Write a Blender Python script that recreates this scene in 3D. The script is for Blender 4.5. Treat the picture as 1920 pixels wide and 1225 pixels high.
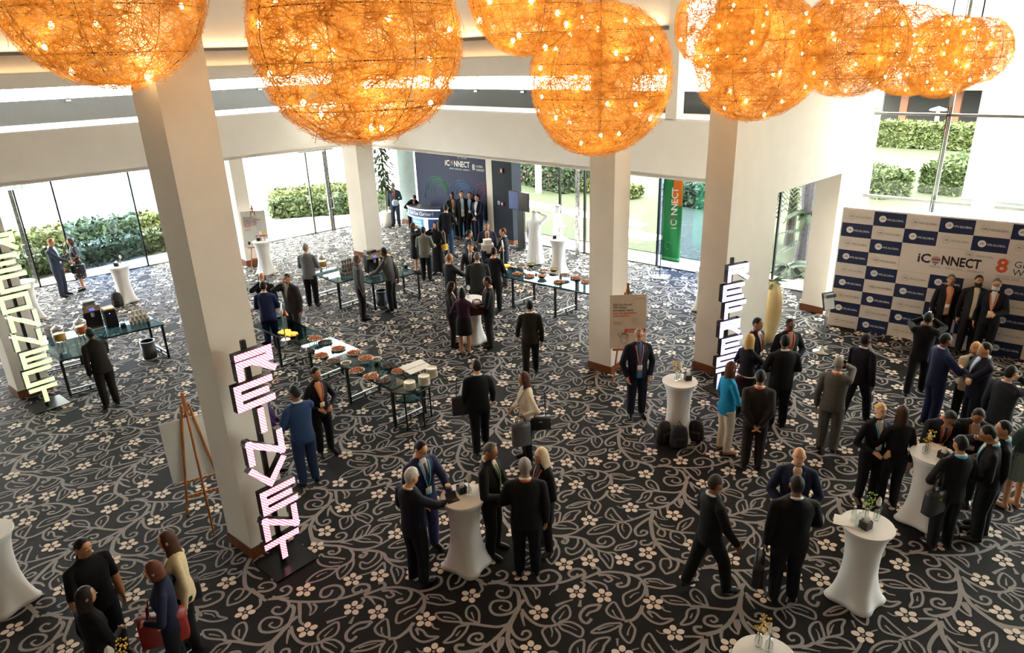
import bpy, bmesh, math, random
import numpy as np
from mathutils import Vector, Matrix, Quaternion
from mathutils.bvhtree import BVHTree

for _o in list(bpy.data.objects):
    bpy.data.objects.remove(_o, do_unlink=True)
S = bpy.context.scene
COL = S.collection
rnd = random.Random(7)

# ------------------------------------------------------------------ camera
IMW, IMH, FPX, CAMH = 1920.0, 1225.0, 1310.0, 6.5
_d = np.array([1078.0 - 960.0, 3980.0 - 612.5, FPX]); _d /= np.linalg.norm(_d)
_fy = np.array([0, 0, 1.0]) - _d * _d[2]; _fy /= np.linalg.norm(_fy)
_up = -_d
_rx = np.cross(_fy, _up)
ROT = np.array([_rx, _fy, _up])            # camera (x right, y down, z forward) -> world


def ray(u, v):
    return ROT @ np.array([u - 960.0, v - 612.5, FPX])


def gp(u, v, z=0.0):
    r = ray(u, v); t = (z - CAMH) / r[2]
    return np.array([r[0] * t, r[1] * t])


def on_plane(p, ang, u, v):
    r = ray(u, v); a = math.radians(ang); n = np.array([-math.sin(a), math.cos(a)])
    t = n.dot(np.array(p)[:2]) / n.dot(r[:2])
    return np.array([r[0] * t, r[1] * t, CAMH + r[2] * t])


cam_data = bpy.data.cameras.new('camera')
cam_data.sensor_width = 36.0
cam_data.lens = FPX / IMW * 36.0
cam_data.clip_end = 400
cam = bpy.data.objects.new('camera', cam_data); COL.objects.link(cam)
_m = Matrix.Identity(4)
for i in range(3):
    _m[i][0] = ROT[i, 0]; _m[i][1] = -ROT[i, 1]; _m[i][2] = -ROT[i, 2]
_m[2][3] = CAMH
cam.matrix_world = _m
S.camera = cam

# ------------------------------------------------------------------ light and exposure
S.view_settings.view_transform = 'Standard'
S.view_settings.look = 'None'
S.view_settings.gamma = 1.0
S.view_settings.use_curve_mapping = False
S.view_settings.exposure = 0.85
S.cycles.use_denoising = True
S.cycles.max_bounces = 10
S.cycles.diffuse_bounces = 5
S.cycles.glossy_bounces = 3
S.cycles.transmission_bounces = 6
S.cycles.transparent_max_bounces = 24
S.cycles.sample_clamp_indirect = 6.0
S.cycles.caustics_reflective = False
S.cycles.caustics_refractive = False

W = bpy.data.worlds.new('sky'); S.world = W; W.use_nodes = True
_nt = W.node_tree; _nt.nodes.clear()
_o = _nt.nodes.new('ShaderNodeOutputWorld'); _b = _nt.nodes.new('ShaderNodeBackground')
_b.inputs[0].default_value = (1.0, 0.985, 0.96, 1); _b.inputs[1].default_value = 12.5
_nt.links.new(_b.outputs[0], _o.inputs[0])

_s = bpy.data.lights.new('sun', 'SUN'); _s.energy = 6.0; _s.angle = math.radians(2.0); _s.color = (1.0, 0.95, 0.86)
sun = bpy.data.objects.new('sun', _s); COL.objects.link(sun)
sun.rotation_euler = Vector((0.25, 0.55, -0.85)).to_track_quat('-Z', 'Y').to_euler()


# ------------------------------------------------------------------ materials
def lin(c):
    if isinstance(c, str):
        c = c.lstrip('#'); c = [int(c[i:i + 2], 16) for i in (0, 2, 4)]
    return tuple(((x / 255.0) / 12.92 if x <= 10 else ((x / 255.0 + 0.055) / 1.055) ** 2.4) for x in c)


_MC = {}


def mat(col, rough=0.6, metal=0.0, var=0.10, scale=6.0, bump=0.0, spec=0.5, emit=None, estr=0.0, alpha=1.0, sheen=0.0, kind='noise'):
    """procedural material: principled with a noise that varies the colour a little"""
    key = (str(col), rough, metal, var, scale, bump, spec, str(emit), estr, alpha, sheen, kind)
    if key in _MC:
        return _MC[key]
    m = bpy.data.materials.new('m_' + str(len(_MC))); m.use_nodes = True
    nt = m.node_tree; b = nt.nodes['Principled BSDF']
    c = lin(col)
    b.inputs['Roughness'].default_value = rough
    b.inputs['Metallic'].default_value = metal
    b.inputs['Specular IOR Level'].default_value = spec
    if sheen:
        b.inputs['Sheen Weight'].default_value = sheen; b.inputs['Sheen Roughness'].default_value = .25
    tc = nt.nodes.new('ShaderNodeTexCoord')
    if kind == 'wood':
        n = nt.nodes.new('ShaderNodeTexWave'); n.inputs['Scale'].default_value = scale
        n.inputs['Distortion'].default_value = 4.0; n.inputs['Detail'].default_value = 2.0
    else:
        n = nt.nodes.new('ShaderNodeTexNoise'); n.inputs['Scale'].default_value = scale
        n.inputs['Detail'].default_value = 3.0
    nt.links.new(tc.outputs['Object'], n.inputs['Vector'])
    r = nt.nodes.new('ShaderNodeValToRGB')
    r.color_ramp.elements[0].position = 0.3; r.color_ramp.elements[1].position = 0.7
    r.color_ramp.elements[0].color = tuple(x * (1 - var) for x in c) + (1,)
    r.color_ramp.elements[1].color = tuple(min(1, x * (1 + var)) for x in c) + (1,)
    nt.links.new(n.outputs['Fac'], r.inputs['Fac'])
    nt.links.new(r.outputs['Color'], b.inputs['Base Color'])
    if bump:
        bp = nt.nodes.new('ShaderNodeBump'); bp.inputs['Strength'].default_value = bump
        bp.inputs['Distance'].default_value = 0.01
        n2 = nt.nodes.new('ShaderNodeTexNoise'); n2.inputs['Scale'].default_value = scale * 6
        nt.links.new(tc.outputs['Object'], n2.inputs['Vector'])
        nt.links.new(n2.outputs['Fac'], bp.inputs['Height']); nt.links.new(bp.outputs[0], b.inputs['Normal'])
    if emit is not None:
        b.inputs['Emission Color'].default_value = lin(emit) + (1,)
        b.inputs['Emission Strength'].default_value = estr
    _MC[key] = m
    return m


def glass(tint='#ffffff', refl=0.06, name='glass', rough=0.0):
    key = ('glass', tint, refl, rough)
    if key in _MC:
        return _MC[key]
    m = bpy.data.materials.new(name); m.use_nodes = True
    nt = m.node_tree; nt.nodes.clear()
    o = nt.nodes.new('ShaderNodeOutputMaterial'); mix = nt.nodes.new('ShaderNodeMixShader')
    t = nt.nodes.new('ShaderNodeBsdfTransparent'); g = nt.nodes.new('ShaderNodeBsdfGlossy')
    t.inputs[0].default_value = lin(tint) + (1,); g.inputs['Roughness'].default_value = rough
    f = nt.nodes.new('ShaderNodeFresnel'); f.inputs['IOR'].default_value = 1.45
    ge = nt.nodes.new('ShaderNodeNewGeometry'); mr = nt.nodes.new('ShaderNodeMapRange')
    mr.inputs['To Min'].default_value = 1.45; mr.inputs['To Max'].default_value = 1 / 1.45
    nt.links.new(ge.outputs['Backfacing'], mr.inputs['Value']); nt.links.new(mr.outputs[0], f.inputs['IOR'])
    mx = nt.nodes.new('ShaderNodeMath'); mx.operation = 'MULTIPLY'; mx.inputs[1].default_value = refl / 0.05
    mx.use_clamp = True
    nt.links.new(f.outputs[0], mx.inputs[0])
    nt.links.new(mx.outputs[0], mix.inputs[0]); nt.links.new(t.outputs[0], mix.inputs[1])
    nt.links.new(g.outputs[0], mix.inputs[2]); nt.links.new(mix.outputs[0], o.inputs[0])
    _MC[key] = m
    return m


def emis(col, strength, sample=True, base='#ffffff'):
    key = ('emis', str(col), strength, base)
    if key in _MC:
        return _MC[key]
    m = mat(base, 0.5, emit=col, estr=strength, var=0.02, scale=9.13)
    if not sample:
        m.cycles.emission_sampling = 'NONE'
    _MC[key] = m
    return m


# ------------------------------------------------------------------ mesh building
class MB:
    def __init__(s):
        s.v = []; s.f = []; s.m = []; s.n = 0

    def add(s, v, f, mi=0):
        o = s.n; v = [tuple(x) for x in v]
        s.v += v; s.n += len(v)
        s.f += [tuple(i + o for i in q) for q in f]; s.m += [mi] * len(f)
        return s

    def box(s, c, size, rz=0.0, mi=0, bev=0.0, rot=None):
        x, y, z = [k / 2 for k in size]
        if bev > 0:
            b = min(bev, x * .9, y * .9, z * .9); P = []
            bm = bmesh.new(); bmesh.ops.create_cube(bm, size=1)
            for q in bm.verts: q.co = Vector((q.co.x * 2 * x, q.co.y * 2 * y, q.co.z * 2 * z))
            bmesh.ops.bevel(bm, geom=bm.edges[:], offset=b, segments=1, affect='EDGES')
            bm.verts.index_update()
            P = [q.co.copy() for q in bm.verts]; F = [[k.index for k in q.verts] for q in bm.faces]; bm.free()
        else:
            P = [Vector((i * x, j * y, k * z)) for k in (-1, 1) for j in (-1, 1) for i in (-1, 1)]
            F = [(0, 2, 3, 1), (4, 5, 7, 6), (0, 1, 5, 4), (2, 6, 7, 3), (0, 4, 6, 2), (1, 3, 7, 5)]
        M = rot if rot is not None else Matrix.Rotation(rz, 3, 'Z')
        c = Vector(c)
        return s.add([M @ p + c for p in P], F, mi)

    def prism(s, poly, z0, z1, mi=0):
        n = len(poly)
        a = 0.5 * sum(poly[i][0] * poly[(i + 1) % n][1] - poly[(i + 1) % n][0] * poly[i][1] for i in range(n))
        if a < 0: poly = poly[::-1]
        v = [(p[0], p[1], z0) for p in poly] + [(p[0], p[1], z1) for p in poly]
        f = [tuple(range(n - 1, -1, -1)), tuple(range(n, 2 * n))]
        f += [(i, (i + 1) % n, n + (i + 1) % n, n + i) for i in range(n)]
        return s.add(v, f, mi)

    def lathe(s, prof, c=(0, 0, 0), n=20, mi=0, sq=None, sx=1.0, sy=1.0, rz=0.0):
        """prof: list of (r, z); open profile, capped where r > 0. sq(z,ang)->radius factor"""
        v = []; f = []; k = len(prof)
        for (r, z) in prof:
            for i in range(n):
                a = 2 * math.pi * i / n; q = r * (sq(z, a) if sq else 1.0)
                x, y = q * math.cos(a) * sx, q * math.sin(a) * sy
                if rz: x, y = x * math.cos(rz) - y * math.sin(rz), x * math.sin(rz) + y * math.cos(rz)
                v.append((c[0] + x, c[1] + y, c[2] + z))
        for j in range(k - 1):
            for i in range(n):
                f.append((j * n + i, j * n + (i + 1) % n, (j + 1) * n + (i + 1) % n, (j + 1) * n + i))
        if prof[0][0] > 1e-6: f.append(tuple(range(n - 1, -1, -1)))
        if prof[-1][0] > 1e-6: f.append(tuple((k - 1) * n + i for i in range(n)))
        return s.add(v, f, mi)

    def cyl(s, c, r, h, n=14, mi=0, r2=None):
        return s.lathe([(r, 0), (r if r2 is None else r2, h)], c, n, mi)

    def tube(s, pts, r, n=8, mi=0, cap=True, flat=1.0):
        """pts list of points; r scalar or list; flat scales the second axis"""
        P = [Vector(p) for p in pts]; k = len(P); v = []; f = []
        R = r if isinstance(r, (list, tuple)) else [r] * k
        t0 = (P[1] - P[0]).normalized()
        u = t0.orthogonal().normalized()
        if abs(t0.z) < .9: u = t0.cross(Vector((0, 0, 1))).normalized()
        for j in range(k):
            t = (P[min(j + 1, k - 1)] - P[max(j - 1, 0)])
            if t.length < 1e-9: t = t0
            t.normalize()
            u = (u - t * u.dot(t))
            u = u.normalized() if u.length > 1e-6 else t.orthogonal().normalized()
            w = t.cross(u)
            for i in range(n):
                a = 2 * math.pi * i / n
                v.append(P[j] + (u * math.cos(a) + w * math.sin(a) * flat) * R[j])
        for j in range(k - 1):
            for i in range(n):
                f.append((j * n + i, j * n + (i + 1) % n, (j + 1) * n + (i + 1) % n, (j + 1) * n + i))
        if cap:
            f.append(tuple(range(n - 1, -1, -1))); f.append(tuple((k - 1) * n + i for i in range(n)))
        return s.add(v, f, mi)

    def ball(s, c, r, n=12, m=8, mi=0, rot=None):
        if not isinstance(r, (list, tuple)): r = (r, r, r)
        v = [Vector((0, 0, -r[2]))]; f = []
        for j in range(1, m):
            p = -math.pi / 2 + math.pi * j / m
            for i in range(n):
                a = 2 * math.pi * i / n
                v.append(Vector((r[0] * math.cos(p) * math.cos(a), r[1] * math.cos(p) * math.sin(a), r[2] * math.sin(p))))
        v.append(Vector((0, 0, r[2])))
        for i in range(n): f.append((0, 1 + (i + 1) % n, 1 + i))
        for j in range(m - 2):
            for i in range(n):
                f.append((1 + j * n + i, 1 + j * n + (i + 1) % n, 1 + (j + 1) * n + (i + 1) % n, 1 + (j + 1) * n + i))
        T = 1 + (m - 2) * n
        for i in range(n): f.append((T + i, T + (i + 1) % n, len(v) - 1))
        if rot is not None: v = [rot @ q for q in v]
        c = Vector(c)
        return s.add([q + c for q in v], f, mi)

    def mesh(s, name, mats, smooth=False):
        me = bpy.data.meshes.new(name); me.from_pydata(s.v, [], s.f)
        if not isinstance(mats, (list, tuple)): mats = [mats]
        for m in mats: me.materials.append(m)
        if len(mats) > 1: me.polygons.foreach_set('material_index', s.m)
        if smooth:
            me.polygons.foreach_set('use_smooth', [True] * len(me.polygons))
        me.update()
        return me

    def obj(s, name, mats, parent=None, smooth=False, auto=None):
        me = s.mesh(name, mats, smooth or auto is not None)
        if auto is not None: me.set_sharp_from_angle(angle=math.radians(auto))
        return link(name, me, parent)


def link(name, data, parent=None):
    o = bpy.data.objects.new(name, data); COL.objects.link(o)
    if parent is not None: o.parent = parent
    return o


def tag(o, label=None, cat=None, group=None, kind=None):
    if label: o['label'] = label
    if cat: o['category'] = cat
    if group: o['group'] = group
    if kind: o['kind'] = kind
    return o


def thing(name, label, cat, loc=(0, 0, 0), rz=0.0, group=None):
    o = bpy.data.objects.new(name, None); COL.objects.link(o)
    o.empty_display_size = 0.1
    o.location = loc; o.rotation_euler = (0, 0, rz)
    return tag(o, label, cat, group)


def copy_thing(root, loc, rz, label=None, group=None):
    r = root.copy(); COL.objects.link(r); r.location = loc; r.rotation_euler = (0, 0, rz)
    if label: r['label'] = label
    if group: r['group'] = group
    for ch in list(root.children):
        c = ch.copy(); COL.objects.link(c); c.parent = r
        for g in list(ch.children):
            d = g.copy(); COL.objects.link(d); d.parent = c
    return r


_TX = {}


def text_data(txt, size, ex, m, bold=0.0, align='CENTER', space=1.0, shear=0.0):
    """flat lettering turned into a mesh standing in its own XY plane"""
    key = (txt, size, ex, m.name, bold, align, space)
    if key in _TX: return _TX[key]
    cu = bpy.data.curves.new('lettering', 'FONT'); cu.body = txt; cu.size = size; cu.extrude = ex
    cu.offset = bold; cu.align_x = align; cu.align_y = 'CENTER'; cu.space_character = space; cu.resolution_u = 2
    o = bpy.data.objects.new('t', cu); COL.objects.link(o)
    dg = bpy.context.evaluated_depsgraph_get()
    me = bpy.data.meshes.new_from_object(o.evaluated_get(dg))
    bpy.data.objects.remove(o); bpy.data.curves.remove(cu)
    me.materials.clear(); me.materials.append(m)
    _TX[key] = me
    return me


def wall_frame(origin, ang, lean=0.0):
    """matrix: local x along the wall, local y up, local z out of the wall (to the right of its direction)"""
    a = math.radians(ang)
    x = Vector((math.cos(a), math.sin(a), 0)); y = Vector((0, 0, 1)); z = x.cross(y)
    if lean:
        q = Quaternion(x, math.radians(-lean)); y = q @ y; z = q @ z
    M = Matrix.Identity(4)
    for i in range(3):
        M[i][0] = x[i]; M[i][1] = y[i]; M[i][2] = z[i]; M[i][3] = origin[i]
    return M


def place_text(txt, size, m, parent, M, x, y, z=0.004, bold=0.0, align='CENTER', name='lettering', space=1.0, rot=0.0, ex=0.001, width=None):
    me = text_data(txt, size, ex, m, bold, align, space)
    o = link(name, me, parent)
    L = M @ Matrix.Translation((x, y, z)) @ Matrix.Rotation(rot, 4, 'Z')
    if width:
        xs = [q.co.x for q in me.vertices]; L = L @ Matrix.Scale(width / (max(xs) - min(xs)), 4, (1, 0, 0))
    o.matrix_local = L
    return o


def dirv(ang):
    a = math.radians(ang); return np.array([math.cos(a), math.sin(a)])


def isect2(p, a, q, b):
    d, e = dirv(a), dirv(b)
    t = np.linalg.solve(np.array([d, -e]).T, np.array(q) - np.array(p))
    return np.array(p) + d * t[0]


def strip(p, q, t, side=1):
    """footprint of a wall from p to q with thickness t towards the left (side 1) or right (-1)"""
    p = np.array(p, float); q = np.array(q, float); d = (q - p) / np.linalg.norm(q - p)
    n = np.array([-d[1], d[0]]) * t * side
    return [tuple(p), tuple(q), tuple(q + n), tuple(p + n)]
# ------------------------------------------------------------------ materials of the room
M_WALL = mat('#ece9e3', 0.75, var=0.02, scale=2.0)
M_COL = mat('#e6dfd4', 0.7, var=0.025, scale=2.5)
M_CEIL = mat('#efe9e0', 0.8, var=0.02)
M_LEDGE = mat('#f2f1ee', 0.5, var=0.01)
M_SKIRT = mat('#6b3a1d', 0.4, var=0.25, scale=9, kind='wood')
M_BAND = mat('#2c2d2e', 0.5, var=0.06)
M_FRAME = mat('#2a2a2b', 0.35, metal=0.6, var=0.08)
M_STEEL = mat('#b9bcbd', 0.28, metal=0.9, var=0.06)
M_BLACK = mat('#141414', 0.45, var=0.15)
M_GLASS = glass('#f4f8f6', 0.05)
M_GLASSB = glass('#d3e2fb', 0.16, 'glass_blue')
M_WHITE = mat('#efeeea', 0.5, var=0.015)
M_BACK = mat('#7a6d5e', .8, var=.05)
M_TILE = mat('#cfc6ba', 0.85, var=0.10, scale=1.2, bump=0.2)

DL, DR = 40.5, -45.3                       # directions of the two fascias on plan
DG = -41.1                                 # the glass front to the right
E0 = np.array([-9.04, 23.3])               # corner of the pier in the left fascia
FRq = np.array([4.84, 15.85])
KC = isect2(E0, DL, FRq, DR)               # corner where the fascias meet
GL0 = np.array([-12.06, 24.35]); GR0 = np.array([5.97, 20.57])
GC = isect2(GL0, DL, GR0, DG)              # corner of the glass fronts
C0 = np.array([4.33, 13.42]); DW = 42.6    # wall with the opening on the right
J0 = isect2(C0, DW, GR0, DG)
FL_END = E0 - dirv(DL) * 16.0
GL_END = GL0 - dirv(DL) * 14.0
GR_END = GR0 + dirv(DG) * 22.0
ZS, ZL, ZC = 3.6, 4.95, 9.6


def structure(name, mb, m, auto=None):
    o = mb.obj(name, m, auto=auto); o['kind'] = 'structure'
    return o


FLOOR_POLY = [tuple(GC), tuple(GR_END), (14.5, -4.0), (-24.0, -4.0), tuple(GL_END)]
fl = MB(); fl.prism(FLOOR_POLY, -0.12, 0.0)
M_FLOOR = mat('#120e0d', 0.8, var=0.18, scale=60, bump=0.25, spec=0.2)
floor = structure('floor', fl, M_FLOOR)
structure('ceiling', MB().prism([tuple(KC + np.array([0, 4])), (26, 8), (26, -5), (-28, -5), (-28, 12)], ZC, ZC + .2), M_CEIL)

# fascias: solid band over the entrance bays, soffit at 3.6 m, white ledge on top
for nm, a, b, s in (('wall_left', FL_END, KC, 1), ('wall_back', KC, FRq + dirv(DR) * 1.2, 1)):
    structure(nm, MB().prism(strip(a, b, 0.35, s), ZS, ZL), M_WALL)
bay = MB().prism([tuple(FL_END), tuple(KC), tuple(GC), tuple(GL_END)], ZL, ZL + .05)
bay.prism([tuple(KC), tuple(FRq + dirv(DR) * 1.0), tuple(isect2(C0, DW, GR0, DG)), tuple(GC)], ZL + .001, ZL + .051)
structure('trim_1', bay, M_LEDGE)
bay = MB().prism([tuple(FL_END), tuple(KC), tuple(GC), tuple(GL_END)], ZS + .02, ZS + .1)
bay.prism([tuple(KC), tuple(FRq + dirv(DR) * 1.0), tuple(isect2(C0, DW, GR0, DG)), tuple(GC)], ZS + .021, ZS + .101)
structure('trim_2', bay, M_CEIL)

# upper storey: dark upstand, tall glass with mullions, bulkhead in front of it
nL = np.array([-math.sin(math.radians(DL)), math.cos(math.radians(DL))])
nR = np.array([math.sin(math.radians(-DR)), math.cos(math.radians(DR))])
XB = isect2(E0 + nL * 3.0, DL, FRq + nR * 1.3, DR)
nW0 = np.array([-math.sin(math.radians(42.6)), math.cos(math.radians(42.6))])
BL0, BL1 = FL_END + nL * 3.0, XB
BR0, BR1 = XB, isect2(C0 + nW0 * .6, 42.6, XB, DR)
structure('trim_3', MB().prism(strip(BL0, BL1, .12), ZL, 5.68).prism(strip(BR0, BR1, .12), ZL + .002, 5.52), M_BAND)
wi = 0
for a, b, zb, step in ((BL0, BL1, 5.68, 3.1), (BR0, BR1, 5.52, 1.9)):
    wi += 1
    L = np.linalg.norm(b - a); d = (b - a) / L; n = np.array([-d[1], d[0]])
    w = thing('window_%d' % wi, None, None); w['kind'] = 'structure'
    k = int(L / step)
    for i in range(k + 1):
        p = a + d * (L * i / k) + n * .06
        if i < k:
            q = a + d * (L * (i + 1) / k) + n * .06
            MB().prism(strip(p + d * .03, q - d * .03, .015), zb, 8.2).obj('pane', M_GLASS, w)
        MB().box((p[0], p[1], (zb + 8.2) / 2), (.05, .08, 8.2 - zb), math.atan2(d[1], d[0])).obj('mullion', M_STEEL, w)
        c = p - n * .1
        MB().box((c[0], c[1], zb - .06), (.14, .08, .05), math.atan2(d[1], d[0])).obj('bracket', M_STEEL, w)
CUT = on_plane(FRq, DR, 1250, 150)[:2]
blk = MB()
for a, b, zz in ((FL_END, KC, 6.08), (KC, CUT, 5.95)):
    blk.prism(strip(a, b, .5), zz, 6.46)
    blk.prism([tuple(x) for x in strip(a + 0, b + 0, .3)], 6.455, 6.46)
structure('trim_4', blk, M_WALL)
up = MB()
for a, b, n in ((FL_END, KC, nL), (KC, CUT, nR)):
    up.prism(strip(a + n * .5, b + n * .5, .15), 6.4, 6.92)
    up.prism(strip(a, b, .3), 7.0, ZC)
structure('wall_upper', up, M_WALL)
ln = MB()
for a, b, n in ((FL_END, KC, nL), (KC, CUT, nR)):
    ln.prism(strip(a - n * .02, b - n * .02, .6), 6.92, 7.0)
structure('trim_5', ln, mat('#77706a', .6))
structure('trim_6', MB().prism(strip(CUT, CUT + dirv(DR) * .3, .3), ZL, ZC), M_COL)

# columns
def column(name, c, l, width=None, tail=0.0, z1=ZC):
    c = np.array(c); l = np.array(l)
    e1 = (c - l); w = np.linalg.norm(e1) if width is None else width
    e1 = e1 / np.linalg.norm(e1); e2 = np.array([-e1[1], e1[0]])
    if e2[1] < 0: e2 = -e2
    poly = [tuple(c), tuple(c - e1 * w), tuple(c - e1 * w + e2 * w), tuple(c + e2 * w)]
    o = structure(name, MB().prism(poly, 0, z1), M_COL)
    cc = c - e1 * w / 2 + e2 * w / 2
    MB().box((cc[0], cc[1], .085), (w + .03, w + .03, .17), math.atan2(e1[1], e1[0])).obj('skirting', M_SKIRT, o)
    return cc, math.atan2(e1[1], e1[0])


colA = column('column', gp(475, 1048), gp(430, 1015), .62)
colB = column('column', gp(1145, 702), gp(1105, 690), .58)
colD = column('column', gp(690, 484), gp(652, 476), .72)
colQ = column('column', gp(38, 748), gp(16, 730), .62)
_so = gp(480, 1046) ; MB().box((-3.70, 8.17, .36), (.09, .03, .09), math.radians(49)).obj('wall_socket', M_BLACK, bpy.data.objects['column'])

# pier in the left fascia, joined to the glass line by a short wall
pe = MB().prism([tuple(E0), tuple(E0 + dirv(DL) * .45), tuple(E0 + dirv(DL) * .45 + nL * .7), tuple(E0 - dirv(DL) * 0 + nL * .7)], 0, ZS + .1)
pier = structure('wall_pier', pe, M_COL)
MB().prism([tuple(E0 - nL * .015 - dirv(DL) * .015), tuple(E0 + dirv(DL) * .47 - nL * .015), tuple(E0 + dirv(DL) * .47 + nL * .72), tuple(E0 + nL * .72 - dirv(DL) * .015)], 0, .2).obj('skirting', M_SKIRT, pier)

# wall with the opening, from the right column to the glass front
nW = np.array([-math.sin(math.radians(DW)), math.cos(math.radians(DW))])
dW = dirv(DW); TW = 0.6
A1 = C0 + dW * 1.88; A2 = C0 + dW * 5.02
ww = MB()
ww.prism(strip(C0, A1, TW), 0, ZC)
ww.prism(strip(A1 + dW * 0, A2, TW), ZS, ZC)
ww.prism(strip(A2, J0 - dW * .25, TW), 0, ZC)
wr = structure('wall_right', ww, M_COL)
sk = MB().prism(strip(C0 - nW * .015 - dW * .015, A1, TW + .03), 0, .17)
sk.prism(strip(A2 - dW * .015, J0 - dW * .3, TW + .03), 0, .17)
sk.obj('skirting', M_SKIRT, wr)

# closing walls behind the camera (never in view, they keep the daylight honest)
structure('wall_rear', MB().prism(strip((-24, -4.2), (14.5, -4.2), .2, -1), 0, ZC), M_BACK)
structure('wall_far_left', MB().prism(strip((-24, -4), tuple(GL_END), .2, 1), 0, ZC), M_BACK)
structure('wall_far_right', MB().prism(strip((14.5, -4), (20.5, 7.0), .2, -1), 0, ZC), M_BACK)

# ------------------------------------------------------------------ glass fronts
def front(idx, a, b, posts, z1=ZS, base=True, tint=None, mats=None):
    """frameless glass between posts (distances along a->b)"""
    L = np.linalg.norm(b - a); d = (b - a) / L; rz = math.atan2(d[1], d[0])
    w = thing('window_%d' % idx, None, None); w['kind'] = 'structure'
    ps = [0] + posts + [L]
    for i in range(len(ps) - 1):
        p = a + d * (ps[i] + .02); q = a + d * (ps[i + 1] - .02)
        MB().prism(strip(p, q, .02), 0.03, z1).obj('pane', (mats or {}).get(i, M_GLASS), w)
    for t in posts:
        p = a + d * t
        MB().box((p[0], p[1], z1 / 2), (.05, .09, z1), rz).obj('mullion', M_FRAME, w)
    MB().prism(strip(a, b, .06, 1), 0.0, 0.035).obj('threshold', M_STEEL, w)
    return w


def along(a, d, u, v):
    return float((gp(u, v) - a).dot(d))


dL, dG = dirv(DL), dirv(DG)
gl_posts = [along(GL_END, dL, 75, 537), along(GL_END, dL, 138, 520), along(GL_END, dL, 277, 498), along(GL_END, dL, 590, 437), along(GL_END, dL, 626, 430)]
front(3, GL_END, GC, gl_posts, mats={2: glass('#cfdff4', .06)})
gr_posts = [along(GC, dG, 962, 452), along(GC, dG, 1042, 470), along(GC, dG, 1083, 480), along(GC, dG, 1229, 500), along(GC, dG, 1328, 520), along(GC, dG, 1450, 535)]
front(4, GC, J0 - dG * .1, gr_posts, mats={4: M_GLASSB})

# double doors with patterned steel stiles and pull handles
def door(idx, base, ang, stile_h=3.1, w=.12):
    d = dirv(ang); rz = math.radians(ang); n = np.array([d[1], -d[0]])
    o = thing('door_%d' % idx, None, None); o['kind'] = 'structure'
    c = np.array(base) + n * .02
    MB().box((c[0], c[1], stile_h / 2), (w, .05, stile_h), rz).obj('stile', mat('#8d8a86', .3, metal=.8, var=.6, scale=14), o)
    for s in (-1, 1):
        h = c + d * s * .13 + n * .09
        e = c + d * s * .05 + n * .02
        MB().tube([(e[0], e[1], 1.32), (h[0], h[1], 1.32), (h[0], h[1], .92), (e[0], e[1], .92)], .016, 8).obj('handle', M_STEEL, o)
    return o


door(1, gp(70, 531), DL, 3.2, .16)
door(2, gp(624, 432), DL, 3.2, .12)
door(3, gp(1083, 476), DG, 3.3, .14)
# top patch fittings and header rails of the doors
hd = MB()
for (u0, v0, u1, v1) in ((10, 548, 138, 522), (578, 441, 640, 428)):
    p, q = gp(u0, v0), gp(u1, v1)
    hd.prism(strip(p, q, .1, -1), 3.22, 3.34)
structure('trim_7', hd, M_STEEL)
# clerestory glass facade to the right
fac = thing('window_5', None, None); fac['kind'] = 'structure'
HF = 8.9
f0 = J0; fL = 16.0
ms = [0.12, float((on_plane(J0, DG, 1748, 385)[:2] - J0).dot(dG)), 4.6, 7.6, 10.6, 13.6, fL]
for i in range(len(ms) - 1):
    p, q = f0 + dG * (ms[i] + .03), f0 + dG * (ms[i + 1] - .03)
    for (z0, z1) in ((.05, 2.83), (2.89, 4.84), (4.9, HF)):
        MB().prism(strip(p, q, .02), z0, z1).obj('pane', M_GLASS, fac)
for t in ms[1:]:
    p = f0 + dG * t
    MB().prism(strip(p - dG * .05, p + dG * .05, .07), 0, HF).obj('mullion', mat('#e4e6e5', .4, var=.02), fac)
    r = p - np.array([-dG[1], dG[0]]) * .0
    q = p + np.array([dG[1], -dG[0]]) * .28
    MB().prism(strip(p, q, .02), 0, HF).obj('glass_fin', glass('#dfeee8', .1), fac)
    for zz in (2.75, 4.8):
        MB().box((p[0] + dG[1] * .05, p[1] - dG[0] * .05, zz), (.05, .1, .5), math.radians(DG)).obj('clamp', M_FRAME, fac)
for zz in (2.86, 4.87):
    MB().prism(strip(f0, f0 + dG * fL, .09, -1), zz - .03, zz + .03).obj('transom', mat('#8f9190', .4, metal=.5), fac)
MB().prism(strip(f0 - dG * .1, f0 + dG * .1, .14), 0, HF).obj('jamb', M_WHITE, fac)
structure('trim_8', MB().prism(strip(f0, f0 + dG * fL, .3), HF, ZC), M_WALL)
# white roller screens drawn behind the facade panes to the right
bl = thing('roller_blind', 'white roller screen drawn down behind the tall glass front on the right', 'blind')
p = on_plane(J0, DG, 1812, 300)[:2] + np.array([-dG[1], dG[0]]) * .35
q = p + dG * 9
mS = bpy.data.materials.new('blind_cloth'); mS.use_nodes = True
_n = mS.node_tree; _pb = _n.nodes['Principled BSDF']; _pb.inputs['Base Color'].default_value = (.9, .9, .88, 1)
_tr = _n.nodes.new('ShaderNodeBsdfTranslucent'); _tr.inputs[0].default_value = (.95, .95, .93, 1)
_mx = _n.nodes.new('ShaderNodeMixShader'); _mx.inputs[0].default_value = .7
_n.links.new(_pb.outputs[0], _mx.inputs[1]); _n.links.new(_tr.outputs[0], _mx.inputs[2])
_n.links.new(_mx.outputs[0], _n.nodes['Material Output'].inputs[0])
MB().prism(strip(p, q, .012), 2.9, HF).obj('cloth', mS, bl)
MB().prism(strip(p, q, .05), 2.86, 2.91).obj('bottom_bar', M_STEEL, bl)

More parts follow.
